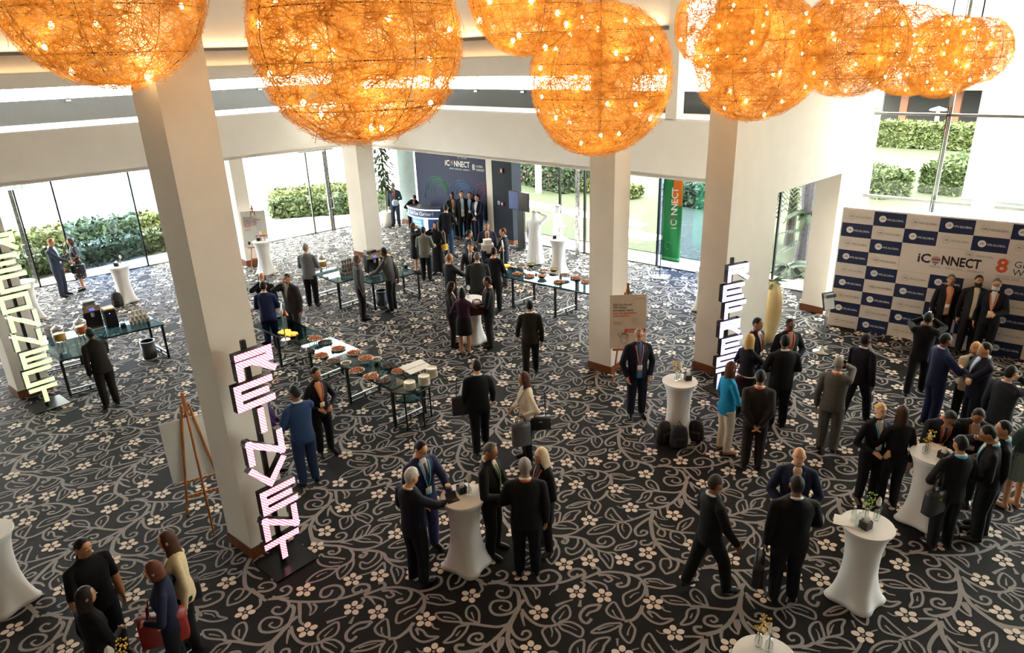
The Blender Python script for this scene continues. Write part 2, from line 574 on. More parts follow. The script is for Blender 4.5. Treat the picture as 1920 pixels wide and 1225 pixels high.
# wall piece in the far corner, blue-grey, with skirting, and the navy column by the doors
g0 = gp(745, 405); g1 = gp(797, 452)
gw0 = GC + dirv(DG) * .15 - nL * .6
gA = on_plane(GR0 - nR * .25, DG, 752, 380)[:2]; gB = GC + dG * 4.2 - nR * .25
gwall = structure('wall_corner', MB().prism(strip(gA, gB, .2, 1), 0, ZS), mat('#7f8f8f', .6, var=.05))
MB().prism(strip(gA - dG * .015, gB, .02, -1), 0, .18).obj('skirting', M_SKIRT, gwall)
# warm cove lighting hidden on the shelf below the upper wall
for a, b, n in ((FL_END, KC, nL), (KC, CUT, nR)):
    for zz, off, en in ((7.003, -.12, 75), (6.464, .40, 26)):
        L = float(np.linalg.norm(b - a)); d = (b - a) / L
        l = bpy.data.lights.new('cove_light', 'AREA'); l.shape = 'RECTANGLE'; l.size = L * .98; l.size_y = .05; l.energy = en * L / 22; l.color = (1, .58, .28)
        o = bpy.data.objects.new('cove_light', l); COL.objects.link(o); c = (a + b) / 2 + n * off
        o.matrix_world = Matrix(((d[0], -d[1], 0, c[0]), (-d[1] * -1, -d[0] * -1, 0, c[1]), (0, 0, 1, zz), (0, 0, 0, 1))) @ Matrix.Rotation(math.pi, 4, 'X')
# daylight portals in the openings (they only guide sampling of the sky)
def portal(p, q, z0, z1):
    p = np.array(p); q = np.array(q); L = np.linalg.norm(q - p); d = (q - p) / L
    l = bpy.data.lights.new('portal', 'AREA'); l.shape = 'RECTANGLE'; l.size = L; l.size_y = z1 - z0
    l.cycles.is_portal = True
    o = bpy.data.objects.new('portal', l); COL.objects.link(o)
    c = (p + q) / 2; n = np.array([d[1], -d[0]])
    o.matrix_world = Matrix(((-d[0], 0, -n[0], c[0]), (-d[1], 0, -n[1], c[1]), (0, 1, 0, (z0 + z1) / 2), (0, 0, 0, 1)))


portal(GL_END + nL * .3, GC + nL * .3, 0, ZS)
portal(GC + nR * .3, J0 + nR * .3, 0, ZS)
portal(J0 + nR * .3, J0 + dG * 16 + nR * .3, 0, HF)
portal(BL0 + nL * .3, BL1 + nL * .3, 5.6, 8.2)
portal(BR0 + nR * .3, BR1 + nR * .3, 5.5, 8.2)
# ------------------------------------------------------------------ carpet: woven vines and flowers
QC = {'1': (1040, 930, 4.9), '2': (540, 1000, 5.445), '3': (1060, 820, 5.325), '4': (560, 900, 6.805)}
LU, LV = np.array([2.86, .15]), np.array([-.09, 2.49])
FLOWERS = [('1', 700, 110), ('1', 1095, 180), ('1', 850, 525), ('1', 635, 588), ('1', 320, 230), ('1', 90, 633), ('1', 320, 600),
           ('1', 200, 885), ('1', 443, 922), ('1', 905, 985), ('1', 1230, 775), ('1', 1265, 455), ('4', 520, 40), ('4', 565, 358),
           ('4', 350, 658), ('4', 220, 860)]
# (crop, width start cm, width end cm, points) ; points traced along the strokes of the weave
STROKES = '''
4 4 4 190,95 330,125 480,135 700,130 860,110 980,85 1100,50 1190,20
1 4 4.5 250,772 390,715 520,700 650,715 740,740 800,780 840,850 850,930
4 4.5 3 850,115 910,60 880,10 800,0 700,30 680,85 730,95 780,70 800,35
4 4 1.5 850,125 820,160 770,180 730,210
4 4 1.5 560,140 590,190 580,245
4 2 3.5 580,245 625,215 645,175 610,148
4 4 3 350,125 365,170 320,225 240,235 200,210 230,180 280,180
4 5 3 470,140 480,220 490,290 530,320
4 4.5 2.5 460,250 390,300 300,355 180,380 100,370 85,320 140,270 230,260 300,275 295,320 240,345 180,325 215,300
4 5 6 310,385 270,420 200,500 150,600 160,700 185,780 190,830
4 4 4 400,330 430,400 500,455 600,470 700,455 760,425
4 5 1.5 395,355 375,410 370,470
4 3 3 120,562 60,590 35,655 85,620 120,562
4 4 3 250,440 225,490 240,550 290,580 350,572 400,540 390,510 340,515 310,545
4 4 3 190,580 210,630 245,650
4 5 4 175,740 240,770 350,790 480,790 600,785 700,755
4 5 3 190,750 260,820 400,840 540,850 660,880 800,890 960,860 1090,800 1190,735
4 3 4 800,890 900,900 1000,910 1090,945 1140,1010 1300,1040
4 4 2.5 480,790 560,770 610,720 590,680 530,680 480,710 490,740 530,730
4 3 3 700,750 740,660 820,600 910,580 880,650 840,710 760,760
4 2.5 1 770,740 810,680 820,640
4 3 3 890,705 960,620 1060,570 1180,560 1100,620 1040,680 930,700
4 2.5 1 930,675 990,630 1040,600
4 3 3 700,765 820,720 960,705 1050,750 1040,805 950,795 820,795 700,765
4 2.5 1.5 730,762 830,750 920,765
4 3 1.5 530,800 600,810 690,830
4 3 3 690,445 680,400 760,340 865,295 880,350 840,400 750,430
4 2.5 1 740,410 790,370 830,340
4 3 3 720,440 850,435 940,490 890,555 800,520 730,490 720,445
4 2.5 1 740,450 820,470 880,500
4 3 3 600,470 530,510 530,570 560,630 640,600 690,540 670,480
4 2.5 1 630,480 625,520 600,560
4 4 3 510,850 525,900 480,945 400,950 385,920 430,910 450,925
2 4 4 630,160 668,220 640,290 540,345 490,385
2 3 3 585,265 470,250 370,240 340,215 300,270 330,320 420,345 530,335
2 2.5 1.5 420,298 490,305 560,295
2 3 3 500,365 370,375 260,430 190,510 330,480 430,430 500,375
2 2.5 1 290,450 340,420 400,400
2 3 3 530,350 500,400 530,470 620,400 665,330 672,265
2 2.5 1.5 620,300 590,360 545,408
4 4 3 840,890 870,940 830,985 780,985 790,960 820,962
1 3 3 215,392 212,440 170,490 105,478 112,520 160,540 230,510 275,450 255,395
1 4 2.5 312,448 400,470 480,470 545,430 520,385 450,375 395,405 410,440 455,440 470,415
1 4 3 -10,370 110,378 200,385 280,405 315,450 400,500 470,520 540,525 585,555
1 3 3 550,505 580,460 660,440 748,412 735,460 660,490 560,505
1 2.5 1 590,485 650,465 700,455
1 3 3 405,505 410,550 450,600 510,670 535,600 510,540 415,508
1 2.5 1 450,535 480,565 500,600
1 4 2.5 312,480 340,520 355,560
1 3 2 310,480 260,550 200,580 140,597
1 4 3 80,385 118,410 100,440 68,430 85,415
1 4 3 910,138 800,190 700,225 640,240 560,258
1 3 3 610,240 490,210 470,165 520,112 570,170 625,232
1 2.5 1 510,170 545,215 575,230
1 3 3 560,265 450,265 350,300 305,352 430,345 520,310 560,272
1 2.5 1 360,320 430,295 500,285
1 3 3 580,262 590,330 650,395 702,320 680,265 630,245
1 2.5 1 625,260 620,300 642,332
1 3 1.5 715,208 690,205 668,178
1 2.5 1.5 632,112 600,110 572,92
1 3 3.5 770,128 850,128 910,132
1 6 5 915,140 885,220 890,300 910,390 970,480 1050,560 1120,590 1290,650
1 4.5 3 890,195 800,250 740,310 760,365 830,360 850,330 810,320 785,345
1 4 4 905,225 960,290 1050,315 1150,335 1290,345
3 3 3 1115,930 1150,850 1275,808 1240,880 1160,935
3 2.5 1 1165,905 1195,870 1215,850
3 3 3 1050,950 1060,1020 1170,1080 1200,1010 1140,955 1050,945
3 2.5 1.5 1090,985 1145,1015
3 3 1.5 945,872 1010,890 1092,892
1 3 3 965,300 945,350 1000,375 1012,330 965,298
1 3 1.5 930,140 935,190 980,215 1040,222
1 3 1.5 965,120 980,180 1015,212
1 4 3 1045,85 1035,130 1060,158
1 4.5 4 1000,100 910,112 858,100 852,75 905,72
3 4 3 1040,655 960,660 900,640 910,605 970,595 1000,620 970,635 945,622
3 3 3 1100,615 1090,660 1148,706 1155,650 1120,605
3 5 5 900,715 1000,690 1090,640 1160,560 1200,480 1212,430 1170,350 1120,325
3 4 4 1180,535 1100,555 1000,550 900,540 790,535
3 3 3 790,530 640,520 575,480 680,475 760,500 800,530
3 2.5 1 640,500 700,505 745,512
3 3 3 930,535 830,500 808,450 850,430 910,470 937,535
3 2.5 1 850,470 890,512
3 3 3 860,545 780,560 755,610 712,652 800,640 850,590 860,545
3 2.5 1 790,612 812,580
3 4.5 4 720,235 860,290 905,303
3 4 2.5 845,290 880,330 862,360
3 4 3 780,250 860,245 895,220 850,195 780,200 770,225 815,230
3 4 2.5 910,295 1000,290 1070,285
3 4 3 945,285 1030,270 1040,235 990,215 955,235 990,248
3 3 3 622,335 585,285 600,240 660,240 670,280 648,300
3 3.5 3.5 622,335 700,310 730,265 715,230
1 4 3 905,425 860,452 800,450 795,418 842,412
1 4 2.5 920,440 910,475 890,492
1 5 2 920,400 1000,408 1066,432
1 4 3 945,430 1050,475 1150,497
1 4.5 3 255,770 278,720 250,680 180,675 130,710 150,745 200,740 212,715
1 4.5 4 380,722 412,690 380,660 340,670
1 4 3.5 620,705 680,750 670,820 600,840 572,815 625,800
1 4 1.5 400,732 500,730 602,765
1 3.5 3 480,735 528,770 490,792 452,770
1 4.5 3 740,738 840,720 912,670 890,615 810,605 745,640 780,680 822,660
1 3 3 845,830 1000,855 1112,830 1020,810 950,770 828,770 860,812
1 2.5 1 860,785 940,795 990,818
1 3 3 790,790 762,850 690,880 630,925 655,1015 740,980 810,920 832,850
1 2.5 1 690,940 730,905 780,888
1 5 4 810,1010 780,1080 720,1140 640,1155
1 3 3 640,1145 520,1110 475,1050 540,978 590,1040 640,1140
1 2.5 1 530,1050 555,1100 585,1120
3 3 3 250,645 120,655 8,706 130,700 240,660
3 2.5 1 60,690 130,670 190,660
3 3 3 250,650 235,710 303,768 352,690 318,640
3 2.5 1 290,722 300,690 322,660
1 3.5 3 800,1015 810,1080 880,1150 980,1180 1088,1135 990,1130 920,1080 850,1060
1 4 2 855,1065 900,1122
1 3 2 980,1020 1010,1055 1068,1070
1 2 4.5 170,955 90,980 10,1012
1 2 5 238,958 228,1022
1 4 4 420,1000 300,1020 235,1090 250,1150 300,1172 340,1130
1 4 3 425,1000 390,1050 320,1075 290,1110
1 4 2.5 262,785 370,790 460,820 487,870
1 4 2.5 242,790 272,820 260,850
1 4.5 2 310,790 350,820 392,856
1 2 1.5 390,207 442,196
1 1.5 3.5 290,185 290,142
'''


def _cr(P, n):
    P = np.array(P, float); Q = np.vstack([2 * P[0] - P[1], P, 2 * P[-1] - P[-2]]); out = []
    for i in range(1, len(Q) - 2):
        a, b, c, d = Q[i - 1], Q[i], Q[i + 1], Q[i + 2]
        for k in range(n):
            t = k / n
            out.append(.5 * (2 * b + (c - a) * t + (2 * a - 5 * b + 4 * c - d) * t * t + (3 * b - a - 3 * c + d) * t ** 3))
    out.append(P[-1]); return np.array(out)


def _cell(nseg, npet):
    vs, fs, ms = [], [], []; n = 0
    for line in STROKES.strip().split('\n'):
        t = line.split(); a, b, s = QC[t[0]]; w0, w1 = float(t[1]) / 100 * 1.06, float(t[2]) / 100 * 1.06
        P = [gp(a + float(p.split(',')[0]) / s, b + float(p.split(',')[1]) / s) for p in t[3:]]
        C = _cr(P, nseg); T = np.gradient(C, axis=0); T /= np.linalg.norm(T, axis=1)[:, None] + 1e-9
        N = np.stack([-T[:, 1], T[:, 0]], 1)
        q = np.linspace(0, 1, len(C)); w = (w0 + (w1 - w0) * q) / 2
        L, R = C + N * w[:, None], C - N * w[:, None]
        zz = np.full((2 * len(C), 1), .002 + 8e-6 * len(vs))
        vs.append(np.hstack([np.vstack([L, R]), zz])); k = len(C)
        fs += [(n + i, n + k + i, n + k + i + 1, n + i + 1) for i in range(k - 1)]
        ms += [0] * (k - 1); n += 2 * k
    rr = random.Random(3)
    for (q, x, y) in FLOWERS:
        a, b, s = QC[q]; c = gp(a + x / s, b + y / s); th = rr.random() * 6.3
        for k in range(6):
            if k < 5:
                an = th + 2 * math.pi * k / 5; o = c + .083 * np.array([math.cos(an), math.sin(an)])
                ra, rb = .049, .041
            else: an = 0; o = c; ra = rb = .021
            u = np.array([math.cos(an), math.sin(an)]); v = np.array([-u[1], u[0]])
            m = npet if k < 5 else 6
            E = np.array([o + u * ra * math.cos(2 * math.pi * i / m) + v * rb * math.sin(2 * math.pi * i / m) for i in range(m)])
            E = np.hstack([E, np.full((m, 1), .0032)])
            vs.append(E); fs.append(tuple(range(n, n + m))); ms.append(1 if k < 5 else 0); n += m
    return np.vstack(vs), fs, ms


FP = np.array(FLOOR_POLY)


def _inside(P):
    r = np.zeros(len(P), bool); j = len(FP) - 1
    for i in range(len(FP)):
        xi, yi = FP[i]; xj, yj = FP[j]
        c = ((yi > P[:, 1]) != (yj > P[:, 1])) & (P[:, 0] < (xj - xi) * (P[:, 1] - yi) / (yj - yi + 1e-12) + xi)
        r ^= c; j = i
    return r


def carpet():
    near, far = _cell(5, 12), _cell(3, 8)
    AV, AF, AM = [], [], []; n = 0
    for i in range(-9, 9):
        for j in range(-3, 12):
            off = LU * i + LV * j
            c = off + gp(1150, 1030)
            if c[1] < 2.5 or c[1] > 34 or abs(c[0]) > 6 + c[1] * .95: continue
            v, f, m = near if c[1] < 15 else far
            P = v[:, :2] + off; ok = _inside(P)
            if not ok.any(): continue
            if ok.all(): keep = range(len(f))
            else: keep = [k for k, q in enumerate(f) if all(ok[x] for x in q)]
            AV.append(np.hstack([P, v[:, 2:]]))
            AF += [tuple(x + n for x in f[k]) for k in keep]; AM += [m[k] for k in keep]; n += len(P)
    V = np.vstack(AV)
    me = bpy.data.meshes.new('carpet_pattern'); me.from_pydata(V.tolist(), [], AF)
    me.materials.append(mat('#8d8785', .8, var=.10, scale=40, bump=.2, spec=.3, sheen=.1))
    me.materials.append(mat('#e0d0c2', .8, var=.06, scale=40, bump=.2, spec=.3, sheen=.1))
    me.polygons.foreach_set('material_index', AM)
    me.update()
    o = link('carpet_pattern', me, floor); o['kind'] = 'stuff'


carpet()
# ------------------------------------------------------------------ woven globe lamps
def wire_material():
    m = bpy.data.materials.new('golden_wire'); m.use_nodes = True
    nt = m.node_tree; nt.nodes.clear()
    o = nt.nodes.new('ShaderNodeOutputMaterial')
    d = nt.nodes.new('ShaderNodeBsdfDiffuse'); t = nt.nodes.new('ShaderNodeBsdfTranslucent')
    mx = nt.nodes.new('ShaderNodeMixShader'); mx.inputs[0].default_value = .5
    tc = nt.nodes.new('ShaderNodeTexCoord'); n = nt.nodes.new('ShaderNodeTexNoise'); n.inputs['Scale'].default_value = 9
    r = nt.nodes.new('ShaderNodeValToRGB')
    r.color_ramp.elements[0].position = .3; r.color_ramp.elements[1].position = .7
    r.color_ramp.elements[0].color = lin('#bd8238') + (1,); r.color_ramp.elements[1].color = lin('#e6b260') + (1,)
    nt.links.new(tc.outputs['Object'], n.inputs['Vector']); nt.links.new(n.outputs['Fac'], r.inputs['Fac'])
    nt.links.new(r.outputs['Color'], d.inputs[0]); nt.links.new(r.outputs['Color'], t.inputs[0])
    nt.links.new(d.outputs[0], mx.inputs[1]); nt.links.new(t.outputs[0], mx.inputs[2]); nt.links.new(mx.outputs[0], o.inputs[0])
    return m


def wire_shell(n=8200, seg=5, seed=5):
    """thousands of short bent wires woven into a unit globe"""
    g = np.random.default_rng(seed)
    p = g.normal(size=(n, 3)); p /= np.linalg.norm(p, axis=1)[:, None]
    a = g.normal(size=(n, 3)); a -= p * (a * p).sum(1)[:, None]; a /= np.linalg.norm(a, axis=1)[:, None]
    a[: n // 2, 2] *= .35; a -= p * (a * p).sum(1)[:, None]; a /= np.linalg.norm(a, axis=1)[:, None]
    b = np.cross(p, a)
    ln = g.uniform(.16, .46, n); k = g.normal(0, 1.6, n); rad = g.uniform(.93, 1.0, n); tilt = g.normal(0, .10, n)
    wd = g.uniform(.0021, .0040, n)
    lump = 1 + .035 * np.sin(3 * p[:, 0] + 1) * np.cos(2.5 * p[:, 2] + 2 * p[:, 1])
    rad *= lump
    s = np.linspace(-.5, .5, seg + 1)
    V = np.zeros((n, seg + 1, 2, 3))
    for i, q in enumerate(s):
        L = ln * q
        c = p + a * L[:, None] + b * (k * L * L)[:, None]
        c /= np.linalg.norm(c, axis=1)[:, None]
        c *= (rad + tilt * L)[:, None]
        side = np.cross(c, a + b * (2 * k * L)[:, None]); side /= np.linalg.norm(side, axis=1)[:, None]
        nrm = c / np.linalg.norm(c, axis=1)[:, None]
        V[:, i, 0] = c + side * wd[:, None]
        V[:, i, 1] = c - side * wd[:, None] + nrm * (wd * .5)[:, None]
    base = np.arange(n)[:, None] * (2 * (seg + 1))
    F = np.stack([np.stack([base[:, 0] + 2 * i, base[:, 0] + 2 * i + 1, base[:, 0] + 2 * i + 3, base[:, 0] + 2 * i + 2], 1) for i in range(seg)], 1).reshape(-1, 4)
    me = bpy.data.meshes.new('wire_shell'); me.from_pydata(V.reshape(-1, 3).tolist(), [], F.tolist())
    return me


M_WIRE = wire_material()
M_BULB = emis('#ffe9b0', 40.0, sample=False)
SHELLS = [wire_shell(seed=5), wire_shell(seed=11)]
for q in SHELLS: q.materials.append(M_WIRE)
_fr = MB()
for z in (-.62, -.2, .25, .66):
    r = math.sqrt(max(0, .93 ** 2 - z * z))
    _fr.tube([(r * math.cos(t), r * math.sin(t), z) for t in np.linspace(0, 2 * math.pi, 25)], .006, 4, cap=False)
for k in range(4):
    t = math.pi * k / 4
    _fr.tube([(.93 * math.cos(x) * math.cos(t), .93 * math.cos(x) * math.sin(t), .93 * math.sin(x)) for x in np.linspace(0, 2 * math.pi, 25)], .006, 4, cap=False)
FRAME_ME = _fr.mesh('hoop_frame', mat('#4a3320', .6, metal=.4))
BULB_ME = MB().ball((0, 0, 0), 1.0, 8, 6).mesh('bulb', M_BULB, True)
LAMPS = [(188, -22, 190, 1.05, 'largest woven golden globe lamp, cut by the upper left corner'),
         (668, 72, 203, 1.05, 'large woven golden globe lamp hanging alone over the buffet'),
         (988, -12, 115, .66, 'woven globe lamp in front of the lamp hanging over the middle column'),
         (1125, 152, 134, 1.0, 'low woven globe lamp hanging before the middle column'),
         (1355, 45, 90, .6, 'small woven globe lamp just in front of the one by the right column'),
         (1420, 108, 120, 1.05, 'low woven globe lamp hanging before the right column'),
         (1597, 80, 102, .7, 'woven globe lamp against the plain white wall beside the facade'),
         (1704, 94, 86, .95, 'half hidden woven globe lamp, first of the row before the tall glass'),
         (1772, 106, 78, .68, 'middle woven globe lamp of the row before the tall glass'),
         (1829, 95, 64, .45, 'last and rightmost woven globe lamp before the tall glass')]
for i, (u, v, rp, R, lab) in enumerate(LAMPS):
    r = ray(u, v); r = r / np.linalg.norm(r)
    c = np.array([0, 0, CAMH]) + r * (R * FPX / rp / (r @ (ROT @ np.array([0, 0, 1.0]))))
    t = thing('globe_lamp', lab, 'lamp', tuple(c), 0, 'woven globe lamps under the ceiling')
    s = link('wire_shell', SHELLS[i % 2], t); s['kind'] = 'stuff'
    s.scale = (R, R, R * (1.05 if i == 3 else .97)); s.rotation_euler = (rnd.uniform(-.25, .25), rnd.uniform(-.25, .25), rnd.uniform(0, 6))
    f = link('hoop_frame', FRAME_ME, t); f.scale = (R, R, R * .97); f.rotation_euler = (0, 0, rnd.uniform(0, 3))
    g = np.random.default_rng(i + 20)
    nb = 22 if R > .7 else 16
    for k in range(nb):
        z = 1 - 2 * (k + .5) / nb; ph = k * 2.399963 + i; q = math.sqrt(1 - z * z)
        b = link('bulb', BULB_ME, t); rr = R * .88
        b.location = (rr * q * math.cos(ph), rr * q * math.sin(ph), rr * z); b.scale = ((.024, .024, .032) if rp > 110 else (.017, .017, .023))
    MB().tube([(0, 0, R * .9), (0, 0, ZC - c[2])], .012, 6).obj('cable', M_BLACK, t)
    MB().cyl((0, 0, ZC - c[2] - .05), .07, .05).obj('ceiling_rose', M_BLACK, t)
    for k in range(6):
        z = 1 - 2 * (k + .5) / 6; ph = k * 2.399963 + i * 1.7; q = math.sqrt(1 - z * z)
        l = bpy.data.lights.new('lamp_glow', 'POINT'); l.energy = 7.0 * R * R; l.color = (1.0, .78, .38); l.shadow_soft_size = .10 * R
        lo = bpy.data.objects.new('lamp_glow', l); COL.objects.link(lo); lo.location = tuple(c + .70 * R * np.array([q * math.cos(ph), q * math.sin(ph), z]))
# ------------------------------------------------------------------ people
TMP = bpy.data.scenes.new('tmp_remesh')
SK = {'pale': '#dba988', 'fair': '#c9926c', 'tan': '#a9744e', 'brown': '#7d5135', 'dark': '#553422'}
HC = {'black': '#0d0b0b', 'dark': '#1c120d', 'brown': '#4a2d1b', 'auburn': '#5e331b', 'ginger': '#8a4f2a', 'grey': '#8b8680', 'white': '#c9c4bc', 'blond': '#c9a163', 'salt': '#5a544e'}
ARMS = {  # right hand target (mirrored for the left), elbow pole
    'down': ((.25, .03, .80), (.5, -.9, 0)), 'belly': ((.07, .26, 1.07), (.8, -.4, -.6)), 'mouth': ((.05, .17, 1.53), (.9, .3, -.7)),
    'ear': ((.10, .07, 1.60), (.45, .5, -.9)), 'behind': ((.05, -.19, .90), (.9, -.5, .1)), 'pocket': ((.21, .09, .86), (.8, -.7, 0)),
    'cross': ((-.13, .21, 1.20), (.9, .1, -.6)), 'cross2': ((-.10, .23, 1.14), (.9, .1, -.6)), 'reach': ((.16, .46, 1.08), (.7, -.3, -.7)),
    'out': ((.22, .40, 1.16), (.7, -.3, -.7)), 'table': ((.14, .45, 1.06), (.8, -.2, -.6)), 'clasp': ((.03, .20, .92), (.9, -.4, -.2)),
    'swing': ((.27, .22, .86), (.5, -.9, 0)), 'back': ((.27, -.20, .84), (.5, -.9, 0)), 'carry': ((.10, .33, 1.10), (.8, -.3, -.6)),
    'head': ((.16, .08, 1.66), (.9, .6, .1)), 'bag': ((.22, .10, 1.02), (.9, -.5, -.3)), 'hold': ((.12, .22, 1.02), (.8, -.4, -.5)),
    'cam': ((.08, .22, 1.55), (.9, .1, -.7)), 'shoulder': ((.18, .25, 1.28), (.9, 0, -.6))}


def _sec(tab, z):
    if z <= tab[0][0]: return tab[0][1:]
    for p, q in zip(tab, tab[1:]):
        if z <= q[0]:
            t = (z - p[0]) / (q[0] - p[0]); return tuple(a + (b - a) * t for a, b in zip(p[1:], q[1:]))
    return tab[-1][1:]


TORSO_M = [(.80, .185, .130, 0), (.92, .180, .128, 0), (1.05, .168, .122, .005), (1.2, .182, .130, .01), (1.32, .200, .126, .005), (1.40, .186, .106, -.005), (1.455, .120, .082, -.01), (1.50, .058, .058, -.005)]
TORSO_F = [(.80, .182, .130, 0), (.92, .178, .126, 0), (1.05, .140, .106, .005), (1.2, .158, .130, .02), (1.30, .168, .122, .01), (1.38, .160, .094, -.005), (1.44, .100, .074, -.01), (1.49, .050, .052, -.005)]


def frustum_mesh(V, F, mats, mi=None, smooth=True, name='m'):
    me = bpy.data.meshes.new(name); me.from_pydata(V, [], F)
    for m in mats: me.materials.append(m)
    if mi is not None: me.polygons.foreach_set('material_index', mi)
    if smooth: me.polygons.foreach_set('use_smooth', [True] * len(me.polygons))
    me.update(); return me


def person(at, h, phi, kind='suit', arms=('down', 'down'), hair='short', hc='black', skin='tan', top='#17181d', bot=None, shirt='#d9d9d6', tie=None, lan=None,
           head=(0, 0), lean=0.0, legs='stand', fem=False, fat=1.0, shoe='#0e0d0d', glasses=False, beard=None, label='', open_=False, head_px=False, hem=None, extra=None, group=None):
    s = h / 1.75
    if head_px:
        a_ = math.radians(lean); zh = (.92 + .71 * math.cos(a_) + (.12 if lean < 1 else .10)) * s if lean else h * .985
        p = gp(at[0], at[1], zh) - np.array([math.cos(math.radians(phi)), math.sin(math.radians(phi))]) * .71 * math.sin(a_) * s
    else: p = gp(at[0], at[1])
    root = thing('person', label, 'person', (p[0], p[1], 0), math.radians(phi - 90), group)
    bot = bot or top
    tab = [(z, a * fat, b * (1 + (fat - 1) * 1.5), y) for z, a, b, y in (TORSO_F if fem else TORSO_M)]
    la = math.radians(lean)

    def bend(q):
        q = Vector(q); t = min(1, max(0, (q.z - .84) / .3)); a = la * t
        if a == 0: return q * s
        dz, dy = q.z - .92, q.y
        return Vector((q.x, dy * math.cos(a) + dz * math.sin(a), .92 + dz * math.cos(a) - dy * math.sin(a))) * s

    mb = MB()
    robe = kind in ('thobe', 'dress', 'abaya'); skirt = kind in ('skirt', 'dress')
    hemz = hem if hem is not None else {'thobe': .05, 'abaya': .10, 'dress': .45, 'skirt': .5}.get(kind, .80)
    # torso
    zs = [.80, .86, .92, .99, 1.05, 1.12, 1.2, 1.26, 1.32, 1.36, 1.40, 1.43, 1.455, 1.48, 1.50]
    if fem: zs = [z - .01 if z > 1.3 else z for z in zs]
    n = 18; V = []; F = []
    for z in zs:
        a, b, yo = _sec(tab, z)
        for i in range(n):
            t = 2 * math.pi * i / n; V.append(bend((a * math.cos(t), yo + b * math.sin(t), z)))
    k = len(zs)
    for j in range(k - 1):
        for i in range(n): F.append((j * n + i, j * n + (i + 1) % n, (j + 1) * n + (i + 1) % n, (j + 1) * n + i))
    F.append(tuple(range(n - 1, -1, -1))); F.append(tuple((k - 1) * n + i for i in range(n)))
    mb.add(V, F, 1)
    # skirt or robe below the waist
    if robe or skirt:
        prof = [(hemz, .20 if kind == 'skirt' else .25 if kind == 'dress' else .26), ((hemz + .9) / 2, .195 if kind == 'skirt' else .215), (.90, .185), (1.02, .15 if fem else .165)]
        lab = 1 if robe else 2
        V = []; F = []
        m = []
        for q, w in zip(prof, prof[1:]):
            for t in (0, .5): m.append((q[0] + (w[0] - q[0]) * t, q[1] + (w[1] - q[1]) * t))
        m.append(prof[-1])
        for z, r in m:
            for i in range(n):
                t = 2 * math.pi * i / n; rr = r * (1 + .03 * math.sin(6 * t) * (1 - z))
                V.append(bend((rr * fat * math.cos(t), rr * .74 * fat * math.sin(t), z)))
        for j in range(len(m) - 1):
            for i in range(n): F.append((j * n + i, j * n + (i + 1) % n, (j + 1) * n + (i + 1) % n, (j + 1) * n + i))
        F.append(tuple(range(n - 1, -1, -1))); F.append(tuple((len(m) - 1) * n + i for i in range(n)))
        mb.add(V, F, lab)
    # legs
    st = .26 if legs == 'walk' else 0.0
    bare = skirt
    for sg in (-1, 1):
        dy = st * sg; sp = .105 if legs != 'cross' else .06
        hip = Vector((sg * .092, 0, .88)); ank = Vector((sg * sp, dy * .9, .085 + (.05 if legs == 'walk' and sg < 0 else 0)))
        kn = Vector((sg * .10, dy * .55 + .03, .485))
        rk = (.098, .072, .056) if not bare else (.088, .054, .036)
        if not fem and not bare: rk = (.102 * fat, .078, .062)
        pts = [hip, hip.lerp(kn, .5), kn, kn.lerp(ank, .45), ank]
        rr = [rk[0], (rk[0] + rk[1]) / 2 + .004, rk[1], (rk[1] + rk[2]) / 2 + .004, rk[2]]
        if not (kind in ('thobe',)):
            mb.tube([q * s for q in pts], [r * s for r in rr], 10, 0 if bare else 2)
        else:
            mb.tube([q * s for q in pts], [r * s * .6 for r in rr], 8, 0)
        f = ank
        if kind != 'none':
            ball = [(f + Vector((sg * .005, -.06, -.035))) * s, (f + Vector((sg * .012, .03, -.04))) * s, (f + Vector((sg * .025, .12, -.055))) * s, (f + Vector((sg * .03, .185, -.062))) * s]
            mb.tube(ball, [.034 * s, .045 * s, .042 * s, .022 * s], 10, 3)
            mb.tube([(f + Vector((0, 0, .03))) * s, (f + Vector((0, -.01, -.06))) * s], [.04 * s if not bare else .034 * s, .04 * s], 8, 3 if not bare else 0)
    # arms
    hands = {}
    short = kind in ('polo',)
    fingers = MB()
    for sg, an in ((-1, arms[0]), (1, arms[1])):
        tg, pole = ARMS[an] if isinstance(an, str) else an
        sx = .158 if fem else .186 * fat
        Sh = bend((sg * sx, -.005, 1.372 if not fem else 1.345)); Tg = bend((sg * tg[0], tg[1], tg[2]))
        a, b = .295 * s, .265 * s
        D = Tg - Sh; d = min(D.length, (a + b) * .985); D.normalize(); Tg = Sh + D * d
        po = Vector((sg * pole[0], pole[1], pole[2])); po = po - D * po.dot(D); po.normalize()
        c = (a * a + d * d - b * b) / (2 * d); hh = math.sqrt(max(0, a * a - c * c)); El = Sh + D * c + po * hh
        r0 = (.064, .060, .053, .047, .041) if not fem else (.054, .050, .044, .038, .033)
        q1 = Sh.lerp(El, .5); q2 = El.lerp(Tg, .5)
        neck = bend((sg * .07, -.012, 1.425 if not fem else 1.40))
        mb.tube([neck, Sh + Vector((0, 0, .006)) * s], [.050 * s, .060 * s if not fem else .050 * s], 10, 1)
        mb.ball(Sh, r0[0] * s, 12, 8, 1)
        mb.tube([Sh, q1, El], [r0[0] * s, r0[1] * s, r0[2] * s], 10, 1)
        mb.ball(El, r0[2] * s, 10, 6, 0 if short else 1)
        mb.tube([El, q2, Tg], [r0[2] * s, r0[3] * s, r0[4] * s], 10, 0 if short else 1)
        fd = (Tg - El).normalized()
        if an in ('down', 'swing', 'back', 'pocket'): fd = (fd + Vector((0, .1, -.5))).normalized()
        pn = Vector((-sg, 0, -.35)) if an not in ('belly', 'table', 'hold', 'carry') else Vector((-sg * .5, -.2, -1))
        pn = (pn - fd * pn.dot(fd)).normalized(); sd = fd.cross(pn).normalized()
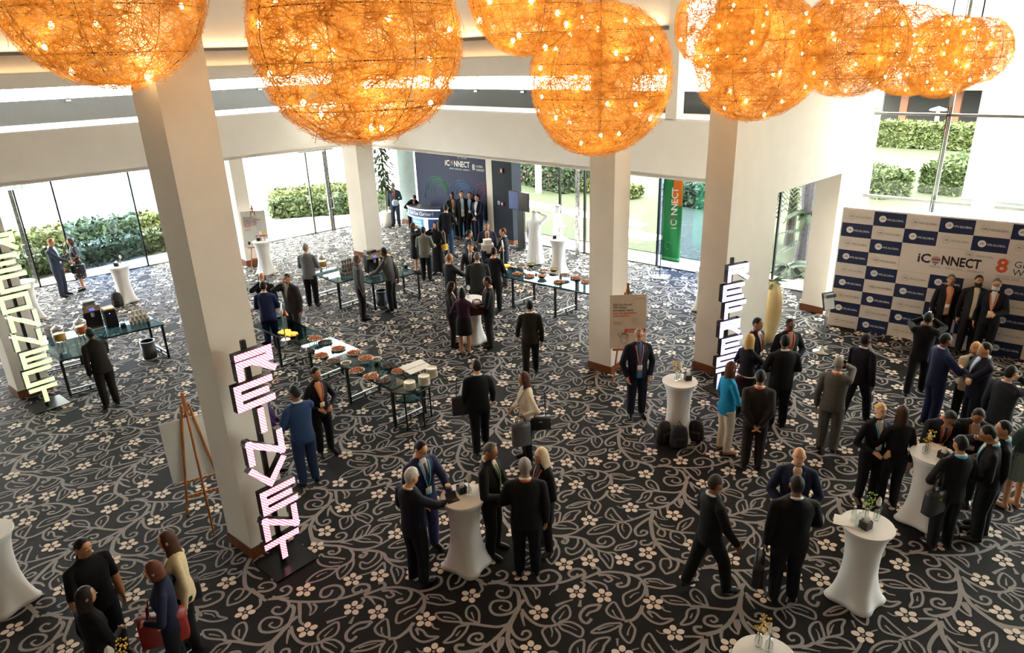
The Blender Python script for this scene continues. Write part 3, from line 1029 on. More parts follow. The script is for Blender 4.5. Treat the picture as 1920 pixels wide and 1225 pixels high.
        Rm = Matrix((sd, pn, fd)).transposed()
        hs = s * (.92 if fem else 1.0)
        mb.tube([Tg - fd * .02 * s, Tg + fd * .03 * s], [.030 * hs, .029 * hs], 8, 0)
        mb.ball(Tg + fd * .058 * hs, (.041 * hs, .018 * hs, .052 * hs), 10, 7, 0, rot=Rm)
        cl = 1.0 if an in ('mouth', 'ear', 'bag', 'cam') else .55
        for fi in range(4):
            o = Tg + fd * .092 * hs + sd * (fi - 1.5) * .019 * hs
            L = (.066, .078, .074, .058)[fi] * hs; pts = [o - fd * .02 * hs, o]; dcur = fd.copy()
            for kk in range(3):
                dcur = (Quaternion(sd, cl * .55 * (1 if True else 0)) @ dcur)
                if dcur.dot(pn) < 0 and kk == 0: dcur = Quaternion(sd, -2 * cl * .55) @ dcur
                pts.append(pts[-1] + dcur * L * (.42, .33, .25)[kk])
            # make the curl bend towards the palm side
            pts = [pts[0], pts[1]] + [pts[1] + fd * (q - pts[1]).dot(fd) + sd * (q - pts[1]).dot(sd) + pn * abs((q - pts[1]).dot(pn)) for q in pts[2:]]
            fingers.tube(pts, [.0095 * hs, .0095 * hs, .009 * hs, .008 * hs, .0065 * hs], 5)
        inward = sd if (sd.y > 0 or sd.z > 0) else -sd
        o = Tg + fd * .035 * hs + inward * .03 * hs
        fingers.tube([o - inward * .012 * hs, o + (inward * .6 + fd * .7).normalized() * .03 * hs, o + (inward * .35 + fd * .9 + pn * .3).normalized() * .062 * hs], [.012 * hs, .010 * hs, .007 * hs], 5)
        hands[sg] = Tg + fd * .07 * hs
    # neck and head
    hy, hp = math.radians(head[0]), math.radians(head[1])
    zo = -.01 if fem else 0
    piv = Vector((0, .005, 1.53 + zo))
    lq = Matrix.Rotation(-la, 3, 'X') if la else Matrix.Identity(3)
    HR = lq.inverted() if False else Matrix.Rotation(-la * .6, 3, 'X') @ Matrix.Rotation(hy, 3, 'Z') @ Matrix.Rotation(-hp, 3, 'X')
    pv = bend(piv)

    def hd(q): return pv + HR @ (Vector(q) + Vector((0, .022, .098))) * s
    mb.tube([bend((0, -.015, 1.42 + zo)), bend((0, -.004, 1.50 + zo)), pv + HR @ Vector((0, .005, .05)) * s], [.062 * s if not fem else .05 * s, .056 * s if not fem else .046 * s, .056 * s if not fem else .046 * s], 10, 0)
    mb.ball(hd((0, -.008, .012)), (.076 * s, .094 * s, .108 * s), 16, 12, 0, rot=HR)
    mb.ball(hd((0, .030, -.052)), (.056 * s, .060 * s, .062 * s), 12, 8, 0, rot=HR)
    mb.tube([hd((0, .084, .014)), hd((0, .104, -.022))], [.009 * s, .014 * s], 6, 0)
    for sg in (-1, 1): mb.ball(hd((sg * .079, -.008, -.008)), (.010 * s, .018 * s, .030 * s), 8, 6, 0, rot=HR)
    # join, remesh to one skin, thin out
    me = bpy.data.meshes.new('src'); me.from_pydata(mb.v, [], mb.f); me.update()
    o = bpy.data.objects.new('src', me); TMP.collection.objects.link(o)
    dist = p[1]
    r = o.modifiers.new('r', 'REMESH'); r.mode = 'VOXEL'; r.voxel_size = .0125 if dist < 15 else .015
    d = o.modifiers.new('d', 'DECIMATE'); d.ratio = .34 if dist < 15 else .22
    with bpy.context.temp_override(scene=TMP, view_layer=TMP.view_layers[0]):
        dg = bpy.context.evaluated_depsgraph_get()
    dg.update()
    ev = o.evaluated_get(dg); em = ev.to_mesh()
    nv = len(em.vertices)
    co = np.empty(nv * 3); em.vertices.foreach_get('co', co); co = co.reshape(-1, 3)
    no = np.empty(nv * 3); em.vertices.foreach_get('normal', no); no = no.reshape(-1, 3)
    faces = [tuple(q.vertices) for q in em.polygons]; cen = [q.center.copy() for q in em.polygons]
    ev.to_mesh_clear(); bpy.data.objects.remove(o); bpy.data.meshes.remove(me)
    bvh = BVHTree.FromPolygons([Vector(v) for v in mb.v], mb.f)
    lab = np.array([mb.m[bvh.find_nearest(c)[2]] for c in cen])
    if bare: pass
    # body: sink the covered skin a little
    vskin = np.zeros(nv, bool); vcov = np.zeros(nv, bool)
    for f, l in zip(faces, lab):
        if l == 0: vskin[list(f)] = True
        else: vcov[list(f)] = True
    b = co.copy(); cov = vcov & ~vskin; b[cov] -= no[cov] * .004
    V = b.tolist(); FF = list(faces); MI = [0] * len(faces)

    def addp(q, mi):
        o2 = len(V); V.extend([tuple(x) for x in q.v]); FF.extend([tuple(i + o2 for i in f) for f in q.f]); MI.extend([mi] * len(q.f))
    addp(fingers, 0)
    e = MB()
    for sg in (-1, 1): e.ball(hd((sg * .031, .081, .012)), (.0135 * s, .008 * s, .008 * s), 8, 5, rot=HR)
    addp(e, 1)
    e = MB()
    for sg in (-1, 1):
        e.ball(hd((sg * .031, .0865, .012)), (.006 * s, .005 * s, .007 * s), 6, 4, rot=HR)
        e.tube([hd((sg * .016, .0905, .032)), hd((sg * .034, .0885, .037)), hd((sg * .050, .079, .032))], [.004 * s, .0045 * s, .003 * s], 5)
    addp(e, 2)
    e = MB().ball(hd((0, .087, -.056)), (.022 * s, .007 * s, .0065 * s), 8, 5, rot=HR)
    addp(e, 3)
    msk = mat(SK[skin], .5, var=.05, scale=12)
    lip = mat('#8a4a40' if skin in ('pale', 'fair', 'tan') else '#4a2520', .5)
    link('body', frustum_mesh(V, FF, [msk, mat('#d8d2ca', .3), mat('#120d0a', .4), lip], MI, name='body'), root)
    # clothing: its own shells over the body
    names = {1: {'suit': 'jacket', 'shirt': 'shirt', 'polo': 'polo_shirt', 'skirt': 'jacket', 'dress': 'dress', 'thobe': 'robe', 'abaya': 'coat', 'top': 'blouse', 'knit': 'cardigan', 'blazer': 'blazer'}.get(kind, 'jacket'),
             2: 'skirt' if kind == 'skirt' else 'trousers', 3: 'shoe'}
    if kind == 'dress': names[2] = 'tights'
    cols = {1: top, 2: bot, 3: shoe}
    side = np.array([c.x for c in cen]) > 0
    for l, sd_ in ((1, None), (2, None), (3, True), (3, False)):
        idx = np.where((lab == l) & ((side == sd_) if sd_ is not None else True))[0]
        if len(idx) == 0: continue
        used = np.unique(np.concatenate([faces[i] for i in idx])); mp = {int(q): i for i, q in enumerate(used)}
        vv = co[used] + no[used] * (.006 if l != 3 else .003)
        vv[:, 2] = np.maximum(vv[:, 2], .004)
        fm = mat(cols[l], .8 if l != 3 else .3, var=.08, scale=25, bump=.12 if l != 3 else 0, spec=.25 if l != 3 else .5, sheen=.0)
        if extra == 'floral' and l == 1: fm = floral()
        if extra == 'check' and l == 2: fm = mat('#a8803a', .8, var=.95, scale=70)
        link(names[l], frustum_mesh(vv.tolist(), [tuple(mp[x] for x in faces[i]) for i in idx], [fm], name=names[l]), root)

    def front(x, z, off=.012):
        a, bb, yo = _sec(tab, z)
        return bend((x, yo + bb * math.sqrt(max(.02, 1 - (x / a) ** 2)) + off, z))

    def ribbon(name, rows, m, off=.012, parent=root, thick=.004):
        V = []; F = []
        K = 5
        for (z, x0, x1) in rows:
            for i in range(K): V.append(front(x0 + (x1 - x0) * i / (K - 1), z, off))
        R = len(rows)
        for j in range(R - 1):
            for i in range(K - 1): F.append((j * K + i, j * K + i + 1, (j + 1) * K + i + 1, (j + 1) * K + i))
        me = frustum_mesh(V, F, [m], name=name); ob = link(name, me, parent)
        sm = ob.modifiers.new('t', 'SOLIDIFY'); sm.thickness = thick; sm.offset = -1
        return ob
    zn = 1.45 if not fem else 1.425
    if kind in ('suit', 'skirt', 'blazer', 'knit', 'abaya') and shirt:
        zb = .84 if open_ else 1.10; wb = .055 if open_ else .008
        rows = [(zn + .045, -.040, .040), (zn + .02, -.052, .052)] + [(zn + (zb - zn) * t, -(.058 + (wb - .058) * t), (.058 + (wb - .058) * t)) for t in np.linspace(0, 1, 9)]
        ribbon('shirt_front', rows, mat(shirt, .8, var=.05, scale=20), .011)
        if kind in ('suit', 'skirt', 'blazer'):
            lm = mat(top, .65, var=.06, scale=25, spec=.3)
            for sg in (-1, 1):
                rw = []
                for t in np.linspace(0, 1, 8):
                    w = .056 + (wb - .056) * t; q = .045 * math.sin(math.pi * min(1, t * 1.15 + .18)) + .006
                    rw.append((zn + (zb - zn) * t, sg * w, sg * (w + q)))
                ribbon('lapel', rw, lm, .016)
    if kind in ('suit', 'shirt', 'blazer', 'polo') and shirt and not (fem and kind == 'suit' and False):
        cm = mat(shirt if kind != 'polo' else top, .8, var=.03)
        cb = MB(); R = []
        for i in range(17):
            t = 2 * math.pi * i / 16; rr = .064 if not fem else .054
            R.append(bend((rr * math.cos(t), -.012 + rr * 1.02 * math.sin(t), zn + .035 - .022 * math.sin(t))))
        cb.tube(R, .017 * s, 6, cap=False); cb.obj('collar', cm, root, True)
    if tie:
        rows = [(zn - .01, -.018, .018), (zn - .05, -.014, .014), (1.3, -.022, .022), (1.15, -.030, .030), (1.06, -.034, .034), (1.02, -.004, .004)]
        ribbon('tie', rows, mat(tie, .5, var=.12, scale=40), .021)
    if lan:
        lm = mat(lan, .6, var=.06)
        for sg in (-1, 1):
            ribbon('lanyard', [(zn + .01, sg * .060, sg * .074), (1.36, sg * .052, sg * .066), (1.24, sg * .032, sg * .046), (1.12, sg * .004, sg * .018), (1.10, -.004, .010)], lm, .024)
        ribbon('badge', [(1.10, -.045, .045), (1.04, -.045, .045), (.99, -.045, .045)], mat('#e9e4dc', .5, var=.03), .028)
        ribbon('badge_band', [(1.015, -.045, .045), (.995, -.045, .045)], lm, .031)
        cb = MB(); R = []
        for i in range(9):
            t = math.pi + math.pi * i / 8; R.append(bend((.078 * math.cos(t), -.012 + .078 * math.sin(t), zn + .03)))
        cb.tube(R, .010 * s, 5, flat=2.0); cb.obj('lanyard', lm, root)
    if extra == 'band':
        cb = MB(); a_, b_, y_ = _sec(tab, .93)
        cb.tube([bend((a_ * 1.06 * math.cos(t), y_ + b_ * 1.08 * math.sin(t), .91)) for t in np.linspace(0, 2 * math.pi, 25)], .030 * s, 6, cap=False, flat=.35)
        cb.obj('white_band', mat('#d8cfc2', .8), root, True)
    # hair
    hm = mat(HC.get(hc, hc), .6, var=.25, scale=45, bump=.4, spec=.3)

    def cap(style, m, name='hair', grow=1.0):
        N = 28; K = 12; V = []; F = []
        for j in range(K + 1):
            for i in range(N):
                th = 2 * math.pi * i / N; fr = math.cos(th)          # 1 at the face, -1 behind
                af = abs(math.degrees(math.acos(max(-1, min(1, fr)))))
                sm = lambda a, b: min(1, max(0, (af - a) / (b - a)))
                if style == 'short': zb = .078 - .066 * sm(30, 62) - .022 * sm(60, 75) + .030 * sm(78, 92) - .085 * sm(98, 125)
                elif style == 'bob': zb = .070 - .185 * sm(40, 64)
                elif style == 'long': zb = .072 - .33 * sm(42, 70) - .07 * sm(110, 160)
                elif style == 'tied': zb = .076 - .075 * sm(32, 70) - .06 * sm(95, 130)
                elif style == 'scarf': zb = .050 - .23 * sm(32, 60)
                elif style == 'ghutra': zb = .048 - .36 * sm(40, 75)
                else: zb = 0
                zt = .1195 * grow
                q = j / K; z = zt + (zb - zt) * (1 - math.cos(q * math.pi / 2)) ** .75 if q > 0 else zt
                if z > 0: rr = math.sqrt(max(0, 1 - (z / (zt * 1.0)) ** 2))
                elif style in ('short', 'tied'): rr = math.sqrt(max(0, 1 - (z / .15) ** 2))
                else: rr = 1 + (-z) * (.25 if style == 'long' else 1.5 if style == 'ghutra' else .8 if style == 'scarf' else .2)
                cloth_ = style in ('scarf', 'ghutra')
                wob = 1 + (.012 * math.sin(th * 8 + 1.3 * j) + .02 * math.sin(th * 13 + .4 * j) * (q if style in ('long', 'bob') else .5)) * (0 if cloth_ else 1)
                edge = 1 if (cloth_ or (style in ('long', 'bob') and af > 62)) else 1 - .13 * max(0, q - .72) / .28
                x = math.sin(th) * .0825 * grow * rr * wob * edge; y = fr * .100 * grow * rr * wob * edge - .010
                V.append(hd((x, y, z + .006)))
        for j in range(K):
            for i in range(N): F.append((j * N + i, (j + 1) * N + i, (j + 1) * N + (i + 1) % N, j * N + (i + 1) % N))
        ob = link(name, frustum_mesh(V, F, [m], name=name), root)
        sm2 = ob.modifiers.new('t', 'SOLIDIFY'); sm2.thickness = .006; sm2.offset = 1
        return ob
    if hair in ('short', 'bob', 'long'): cap(hair, hm)
    elif hair in ('bun', 'pony'):
        cap('tied', hm)
        b2 = MB()
        if hair == 'bun': b2.ball(hd((0, -.115, .01)), .040 * s, 10, 7)
        else: b2.tube([hd((0, -.10, .03)), hd((0, -.15, -.02)), hd((0, -.15, -.12)), hd((0, -.13, -.22))], [.025 * s, .032 * s, .028 * s, .008 * s], 8)
        b2.obj('hair_bun' if hair == 'bun' else 'ponytail', hm, root, True)
    elif hair == 'fringe':
        V = []; F = []; N = 20
        for j, z in enumerate((-.055, -.02, .02, .045)):
            for i in range(N):
                th = math.pi * (.36 + 1.28 * i / (N - 1)); rr = math.sqrt(1 - (z / .135) ** 2)
                V.append(hd((math.sin(th) * .084 * rr, math.cos(th) * .101 * rr - .008, z)))
        for j in range(3):
            for i in range(N - 1): F.append((j * N + i, j * N + i + 1, (j + 1) * N + i + 1, (j + 1) * N + i))
        ob = link('hair', frustum_mesh(V, F, [hm], name='hair'), root); ob.modifiers.new('t', 'SOLIDIFY').thickness = .006
    elif hair == 'scarf':
        cap('scarf', mat(hc if hc.startswith('#') else '#cdb592', .8, var=.08, bump=.3), 'headscarf', 1.05)
        tl = MB().tube([hd((.03, -.10, .0)), hd((.06, -.135, -.06)), hd((.08, -.13, -.15))], [.03 * s, .035 * s, .012 * s], 8); tl.obj('scarf_end', mat(hc, .8, var=.08), root, True)
    elif hair == 'ghutra':
        cap('ghutra', mat('#e9ebee', .8, var=.03), 'headdress', 1.06)
        rg = MB().tube([hd((.094 * math.sin(t), .112 * math.cos(t) - .01, .068 + .012 * -math.cos(t))) for t in np.linspace(0, 2 * math.pi, 21)], .010 * s, 6, cap=False)
        rg.obj('head_cord', M_BLACK, root, True)
    if beard:
        V = []; F = []; N = 14
        for j, (z, gr) in enumerate(((-.025, 1.02), (-.05, 1.06), (-.085, 1.10), (-.112, .85))):
            for i in range(N):
                th = math.radians(-88 + 176 * i / (N - 1)); V.append(hd((math.sin(th) * .064 * gr, .026 + math.cos(th) * .066 * gr, z)))
        for j in range(3):
            for i in range(N - 1): F.append((j * N + i, j * N + i + 1, (j + 1) * N + i + 1, (j + 1) * N + i))
        ob = link('beard', frustum_mesh(V, F, [mat(HC[beard], .8, var=.2, scale=50)], name='beard'), root); ob.modifiers.new('t', 'SOLIDIFY').thickness = .006
    if glasses:
        g2 = MB()
        for sg in (-1, 1):
            g2.tube([hd((sg * .032 + .021 * math.cos(t), .103 - .01 * abs(math.cos(t)), .010 + .016 * math.sin(t))) for t in np.linspace(0, 2 * math.pi, 13)], .003 * s, 4, cap=False)
            g2.tube([hd((sg * .053, .096, .014)), hd((sg * .084, .03, .012)), hd((sg * .084, -.01, .006))], .003 * s, 4)
        g2.tube([hd((-.011, .104, .012)), hd((.011, .104, .012))], .003 * s, 4)
        g2.obj('glasses', M_BLACK, root)
    root['hand_r'] = tuple(hands[1]); root['hand_l'] = tuple(hands[-1])
    return root


def floral():
    key = 'floral'
    if key in _MC: return _MC[key]
    m = bpy.data.materials.new('floral_print'); m.use_nodes = True; nt = m.node_tree; b = nt.nodes['Principled BSDF']
    tc = nt.nodes.new('ShaderNodeTexCoord'); v = nt.nodes.new('ShaderNodeTexVoronoi'); v.inputs['Scale'].default_value = 14
    r = nt.nodes.new('ShaderNodeValToRGB'); r.color_ramp.interpolation = 'CONSTANT'
    r.color_ramp.elements[0].color = lin('#c98f7c') + (1,); r.color_ramp.elements[1].position = .28; r.color_ramp.elements[1].color = lin('#17161a') + (1,)
    nt.links.new(tc.outputs['Object'], v.inputs['Vector']); nt.links.new(v.outputs['Distance'], r.inputs['Fac']); nt.links.new(r.outputs['Color'], b.inputs['Base Color'])
    b.inputs['Roughness'].default_value = .8
    _MC[key] = m; return m


def hand(root, side='r', off=(0, 0, 0)):
    a = root.rotation_euler[2]; l = Vector(root['hand_' + side]) + Vector(off)
    return Vector(root.location) + Matrix.Rotation(a, 3, 'Z') @ l


exec_people = None
OR, BL = '#e2672c', '#3fb4d8'
NAVY, BLK, CHAR, GRY = '#1c2440', '#131317', '#2a2b2f', '#5c6066'
PP = {}


def Q(key, *a, **k):
    PP[key] = person(*a, **k)


# by the left glass doors
Q('door_m', (121, 555), 1.82, 5, 'suit', ('down', 'reach'), 'short', 'ginger', 'fair', '#33384a', lan=BL, head=(-10, 8), label='man in dark blue-grey suit with ginger hair handing something over by the left glass doors')
Q('door_f', (158, 543), 1.70, -150, 'dress', ('bag', 'reach'), 'bob', 'brown', 'fair', '#17161a', hem=.42, fem=True, extra='floral', lan=BL, head=(15, 10), label='woman in black floral midi dress with brown hair by the left glass doors')
# left drinks buffet
Q('wait_l', (211, 762), 1.72, 140, 'suit', ('down', 'reach'), 'short', 'black', 'dark', '#1b1712', shirt=None, lean=14, label='person in dark clothes leaning over the drinks table at far left')
# behind the front left column
Q('behind_col', (452, 618), 1.72, 90, 'suit', ('down', 'hold'), 'short', 'black', 'brown', BLK, label='person in black jacket mostly hidden behind the front left column')
Q('drink1', (490, 513), 1.76, -80, 'suit', ('down', 'mouth'), 'fringe', 'dark', 'fair', BLK, head_px=True, shirt='#cfd3d8', label='balding man in black suit drinking, face partly hidden by the man in royal blue')
Q('navyback', (492, 530), 1.75, 95, 'suit', ('belly', 'belly'), 'short', 'black', 'tan', '#1f2a52', head_px=True, label='man in royal navy blue suit seen from behind near the buffet end')
Q('drink2', (538, 514), 1.80, -110, 'suit', ('down', 'mouth'), 'short', 'dark', 'tan', '#36383c', head_px=True, shirt='#b9bcc0', head=(10, 5), label='man in charcoal grey suit drinking from a cup beside the buffet end')
Q('greyjack', (588, 574), 1.83, 85, 'suit', ('belly', 'belly'), 'short', 'grey', 'fair', '#75797f', bot='#15161c', label='tall man in light grey jacket and black trousers at the juice dispensers')
Q('waiter1', (681, 598), 1.78, 20, 'shirt', ('down', 'down'), 'short', 'salt', 'brown', '#4c4d4d', bot='#17171b', shirt='#4c4d4d', legs='stand', label='older waiter in grey shirt with greying hair standing at the cup pyramid')
Q('waiter2', (738, 582), 1.80, 165, 'shirt', ('reach', 'behind'), 'short', 'black', 'dark', '#474747', bot='#131318', shirt='#474747', lean=8, label='young waiter in dark grey shirt leaning towards the coffee machine')
# far middle group by the selfie desk
Q('coffee_f', (781, 513), 1.68, 10, 'skirt', ('mouth', 'mouth'), 'bob', 'brown', 'fair', '#1d1e21', bot='#1d1e21', hem=.55, fem=True, shirt=None, label='woman in black jacket and skirt drinking from a cup, brown hair')
Q('greyshirt', (801, 527), 1.72, 80, 'polo', ('belly', 'belly'), 'short', 'black', 'brown', '#6f7068', bot='#18191f', label='man in grey short-sleeved shirt seen from behind, beside the woman in black')
Q('yellowbag_f', (824, 514), 1.72, -120, 'dress', ('hold', 'mouth'), 'long', 'dark', 'fair', '#111113', hem=.12, fem=True, label='woman with long dark hair in black, hand at her face, yellow bag on her arm')
Q('jeans', (842, 480), 1.82, 80, 'suit', ('down', 'hold'), 'short', 'black', 'tan', '#1b1c26', bot='#2d4668', label='man in dark jacket and blue jeans walking towards the navy logo wall')
Q('wall1', (853, 446), 1.76, -80, 'suit', ('clasp', 'clasp'), 'short', 'black', 'dark', BLK, shirt='#e0b79a', lan='#7a4a2a', open_=True, label='leftmost of the four men in suits before the navy logo wall')
Q('wall2', (870, 447), 1.82, -80, 'suit', ('down', 'down'), 'short', 'black', 'pale', BLK, shirt='#d8dce2', lan=BL, open_=True, label='second from left of the four men in suits before the navy logo wall')
Q('wall3', (885, 447), 1.78, -100, 'suit', ('down', 'down'), 'short', 'black', 'pale', BLK, shirt='#aebccc', lan='#8fb8d8', label='third of the four men before the navy logo wall, half hidden by the fourth')
Q('wall4', (899, 451), 1.74, -125, 'suit', ('clasp', 'clasp'), 'short', 'black', 'pale', '#1b2236', shirt='#cfd5de', lan='#cfd6de', label='rightmost man before the navy logo wall, in navy suit, looking left')
Q('glass_m', (744, 424), 1.80, -85, 'suit', ('carry', 'down'), 'short', 'grey', 'fair', '#3c4658', shirt='#c9d3dd', tie='#8a4a40', lan='#d0603a', label='man in blue-grey suit walking past the tall plant by the corner wall')
Q('desk_f', (776, 365), 1.66, -60, 'suit', ('hold', 'hold'), 'short', 'black', 'tan', BLK, fem=True, head_px=True, lean=38, head=(0, 20), label='attendant with black hair bending down behind the curved desk')
# white robes
Q('thobe1', (1004, 495), 1.80, 60, 'thobe', ('down', 'head'), 'ghutra', 'white', 'tan', '#f0f1f4', fat=1.15, label='man in white robe and headdress with his arm raised, left of the two')
Q('thobe2', (1046, 480), 1.78, 0, 'thobe', ('hold', 'hold'), 'ghutra', 'white', 'tan', '#f0f1f4', fat=1.15, label='man in white robe standing behind the white cocktail table at the doors')
# group round the middle
Q('m23', (878, 433), 1.76, 20, 'suit', ('hold', 'shoulder'), 'short', 'black', 'tan', '#262a31', head_px=True, label='man in dark grey suit facing right, left of the tall man with orange lanyard')
Q('m24', (912, 417), 1.86, -85, 'suit', ('down', 'belly'), 'short', 'black', 'tan', '#202739', head_px=True, shirt='#d9c3b0', lan=OR, tie='#3a3a3c', open_=True, label='tall man in navy suit with orange lanyard facing the camera in the middle group')
Q('m25', (948, 536), 1.78, 180, 'suit', ('carry', 'carry'), 'short', 'auburn', 'fair', '#1c2030', shirt='#a9c4d8', glasses=True, label='man with glasses in navy suit carrying white boxes to the buffet')
Q('m26', (882, 457), 1.78, -100, 'suit', ('hold', 'reach'), 'short', 'dark', 'fair', '#1a1c24', head_px=True, shirt='#cfcfcf', tie='#4b4d52', label='dark-haired man in dark suit with grey tie facing the grey-haired man')
Q('m27', (841, 477), 1.78, 40, 'suit', ('hold', 'reach'), 'none', 'black', 'tan', '#1c1d22', head_px=True, lan=OR, label='bald man in black suit seen from behind left, orange lanyard at his neck')
Q('m28', (894, 475), 1.84, 92, 'suit', ('belly', 'belly'), 'short', 'salt', 'fair', '#2a2c2c', fat=1.12, head_px=True, shirt='#d0d0cc', label='broad man with grey hair in black-grey jacket seen from behind in the middle group')
Q('m29', (925, 466), 1.78, 70, 'suit', ('belly', 'belly'), 'short', 'black', 'tan', '#14151a', head_px=True, lan=OR, label='man in black suit with orange lanyard facing the hot lamp of the right buffet')
Q('f30', (850, 650), 1.66, 5, 'suit', ('hold', 'hold'), 'long', 'dark', 'tan', '#241a19', bot='#241a19', fem=True, shirt='#e2cdb9', lan=OR, head=(-5, 18), label='woman with long dark hair in dark brown trouser suit looking down')
Q('f31', (873, 666), 1.66, 80, 'skirt', ('hold', 'reach'), 'bob', 'black', 'tan', '#331a33', bot='#101015', hem=.56, fem=True, shirt=None, label='woman in plum purple jacket and black skirt seen from behind')
Q('m32', (921, 650), 1.76, 175, 'suit', ('hold', 'down'), 'short', 'black', 'brown', '#17181c', shirt='#e1d5cb', tie='#6b2c2c', lan=OR, glasses=True, label='man with glasses in black suit facing the woman in plum purple')
Q('walk33', (996, 706), 1.74, 88, 'suit', ('swing', 'down'), 'short', 'black', 'tan', '#25231f', bot='#16130f', legs='walk', label='man in dark olive suit walking away in the open middle of the carpet')
# by the pink sign
Q('f34', (612, 850), 1.70, -50, 'suit', ('hold', 'hold'), 'bun', 'black', 'tan', '#141318', fem=True, shirt='#c98f63', lan=OR, head=(20, 5), label='woman in black trouser suit with orange lanyard between buffet and pink sign')
Q('m35', (582, 908), 1.80, 130, 'suit', ('hold', 'reach'), 'short', 'black', 'brown', '#22385c', bot='#1b2a47', shirt='#d5d9de', head=(20, 5), label='man in petrol blue suit with close-cropped hair beside the pink sign')
Q('f36', (520, 893), 1.62, 15, 'dress', ('hold', 'out'), 'bob', 'dark', 'tan', '#3a1c55', hem=.45, fem=True, label='woman in violet dress hidden behind the pink letters, glass in hand')
Q('m37', (903, 846), 1.76, 100, 'suit', ('down', 'swing'), 'short', 'dark', 'fair', '#0f1017', bot='#0d0f18', legs='walk', label='man in black with a shoulder bag walking away left of the woman in cream')
Q('f38', (990, 862), 1.68, -165, 'blazer', ('bag', 'hold'), 'long', 'brown', 'tan', '#d9d0bd', bot='#15151a', fem=True, shirt='#d8c7ae', head=(0, 5), label='woman in cream blazer with long brown hair carrying two bags')
# front cocktail table
Q('m39', (803, 1032), 1.80, -50, 'suit', ('table', 'down'), 'short', 'black', 'fair', '#22264a', shirt='#d6cfcb', tie='#1c2440', lan=BL, glasses=True, head=(10, 12), label='man in navy suit and tie with blue lanyard at the front cocktail table')
Q('m40', (786, 1092), 1.76, 48, 'suit', ('hold', 'table'), 'short', 'white', 'fair', '#10131f', shirt='#d2c2a8', head=(-5, 15), label='white-haired man in black suit looking at a card on the front cocktail table')
Q('m41', (925, 1036), 1.78, -20, 'suit', ('hold', 'hold'), 'short', 'salt', 'tan', '#161618', shirt='#d5d3c2', tie='#5a7a35', head=(-10, 10), label='man in black suit with green tie right of the front cocktail table')
Q('m42', (990, 1078), 1.80, 88, 'suit', ('hold', 'down'), 'short', 'grey', 'tan', '#121317', fat=1.08, lan=OR, label='grey-haired man in black suit seen from behind right of the front cocktail table')
Q('f43', (1022, 1032), 1.68, -150, 'suit', ('hold', 'hold'), 'scarf', '#cdb592', 'tan', '#100f14', fem=True, shirt='#2a1c22', lan=OR, head=(10, 8), label='woman in cream headscarf and black suit with orange lanyard')
# bottom left
Q('m44', (148, 1012), 1.74, -35, 'polo', ('down', 'swing'), 'short', 'black', 'tan', '#0c0c10', bot='#14161f', head_px=True, shirt='#0c0c10', head=(15, 5), label='man in black polo shirt walking at lower left')
Q('f45', (150, 1106), 1.62, 60, 'suit', ('down', 'hold'), 'long', 'dark', 'tan', '#0b0b0f', fem=True, shirt=None, head_px=True, head=(-20, 5), label='woman with long dark hair in black at the bottom left edge, seen from behind')
Q('f46', (290, 1053), 1.66, -160, 'shirt', ('hold', 'bag'), 'bob', 'auburn', 'fair', '#141a30', bot='#15161c', fem=True, shirt='#141a30', head_px=True, head=(0, 8), label='woman in navy top with auburn hair carrying a red handbag at lower left')
Q('f47', (315, 997), 1.70, -150, 'blazer', ('down', 'bag'), 'long', 'brown', 'fair', '#cdbb94', bot='#1b1b20', fem=True, shirt='#5f3b2a', head_px=True, head=(-10, 5), label='woman in pale yellow jacket with long brown hair at lower left')
# right of the middle column
Q('m48', (1192, 780), 1.80, -85, 'suit', ('pocket', 'pocket'), 'short', 'grey', 'fair', '#161827', shirt='#2f6aa5', lan=OR, tie='#24548c', glasses=True, open_=True, legs='stand', label='man with glasses in dark suit and blue shirt walking in front of the easel')
Q('f49', (1355, 848), 1.72, 15, 'blazer', ('hold', 'hold'), 'long', 'auburn', 'fair', '#1688b8', bot='#d9cdbb', fem=True, shirt=None, shoe='#8a5a3c', label='woman in turquoise jacket and white trousers with long auburn hair')
Q('m50', (1408, 878), 1.78, 75, 'suit', ('behind', 'behind'), 'short', 'black', 'tan', '#2a2424', lan=OR, label='man in dark brown suit with hands clasped behind his back')
Q('f51', (1406, 628), 1.68, 30, 'knit', ('hold', 'reach'), 'long', 'blond', 'fair', '#16151d', bot='#1c1418', fem=True, shirt=None, head_px=True, extra='band', label='blond woman in black top with white band by the white lit sign')
Q('m52', (1420, 598), 1.76, -50, 'suit', ('down', 'hold'), 'short', 'black', 'tan', '#17192a', head_px=True, shirt='#c9cfdb', tie='#2a2a30', lan=OR, label='man in navy suit and dotted tie behind the blond woman')
Q('m53', (1482, 599), 1.74, -85, 'suit', ('hold', 'hold'), 'short', 'black', 'brown', '#15171f', head_px=True, shirt='#b9806a', lan=OR, label='man in black suit facing the camera beside the sign stand')
Q('m54', (1474, 632), 1.80, 88, 'suit', ('hold', 'hold'), 'short', 'black', 'brown', '#101116', head_px=True, fat=1.08, label='broad man in black suit seen from behind in front of the sign stand')
Q('m55', (1548, 846), 1.76, 55, 'suit', ('down', 'ear'), 'short', 'grey', 'tan', '#5a5852', lan=OR, label='grey-haired man in grey suit talking on a phone')
Q('m56', (1598, 790), 1.74, 30, 'suit', ('swing', 'down'), 'short', 'black', 'dark', '#17131f', legs='walk', label='person in very dark clothes walking just right of the man on the phone')
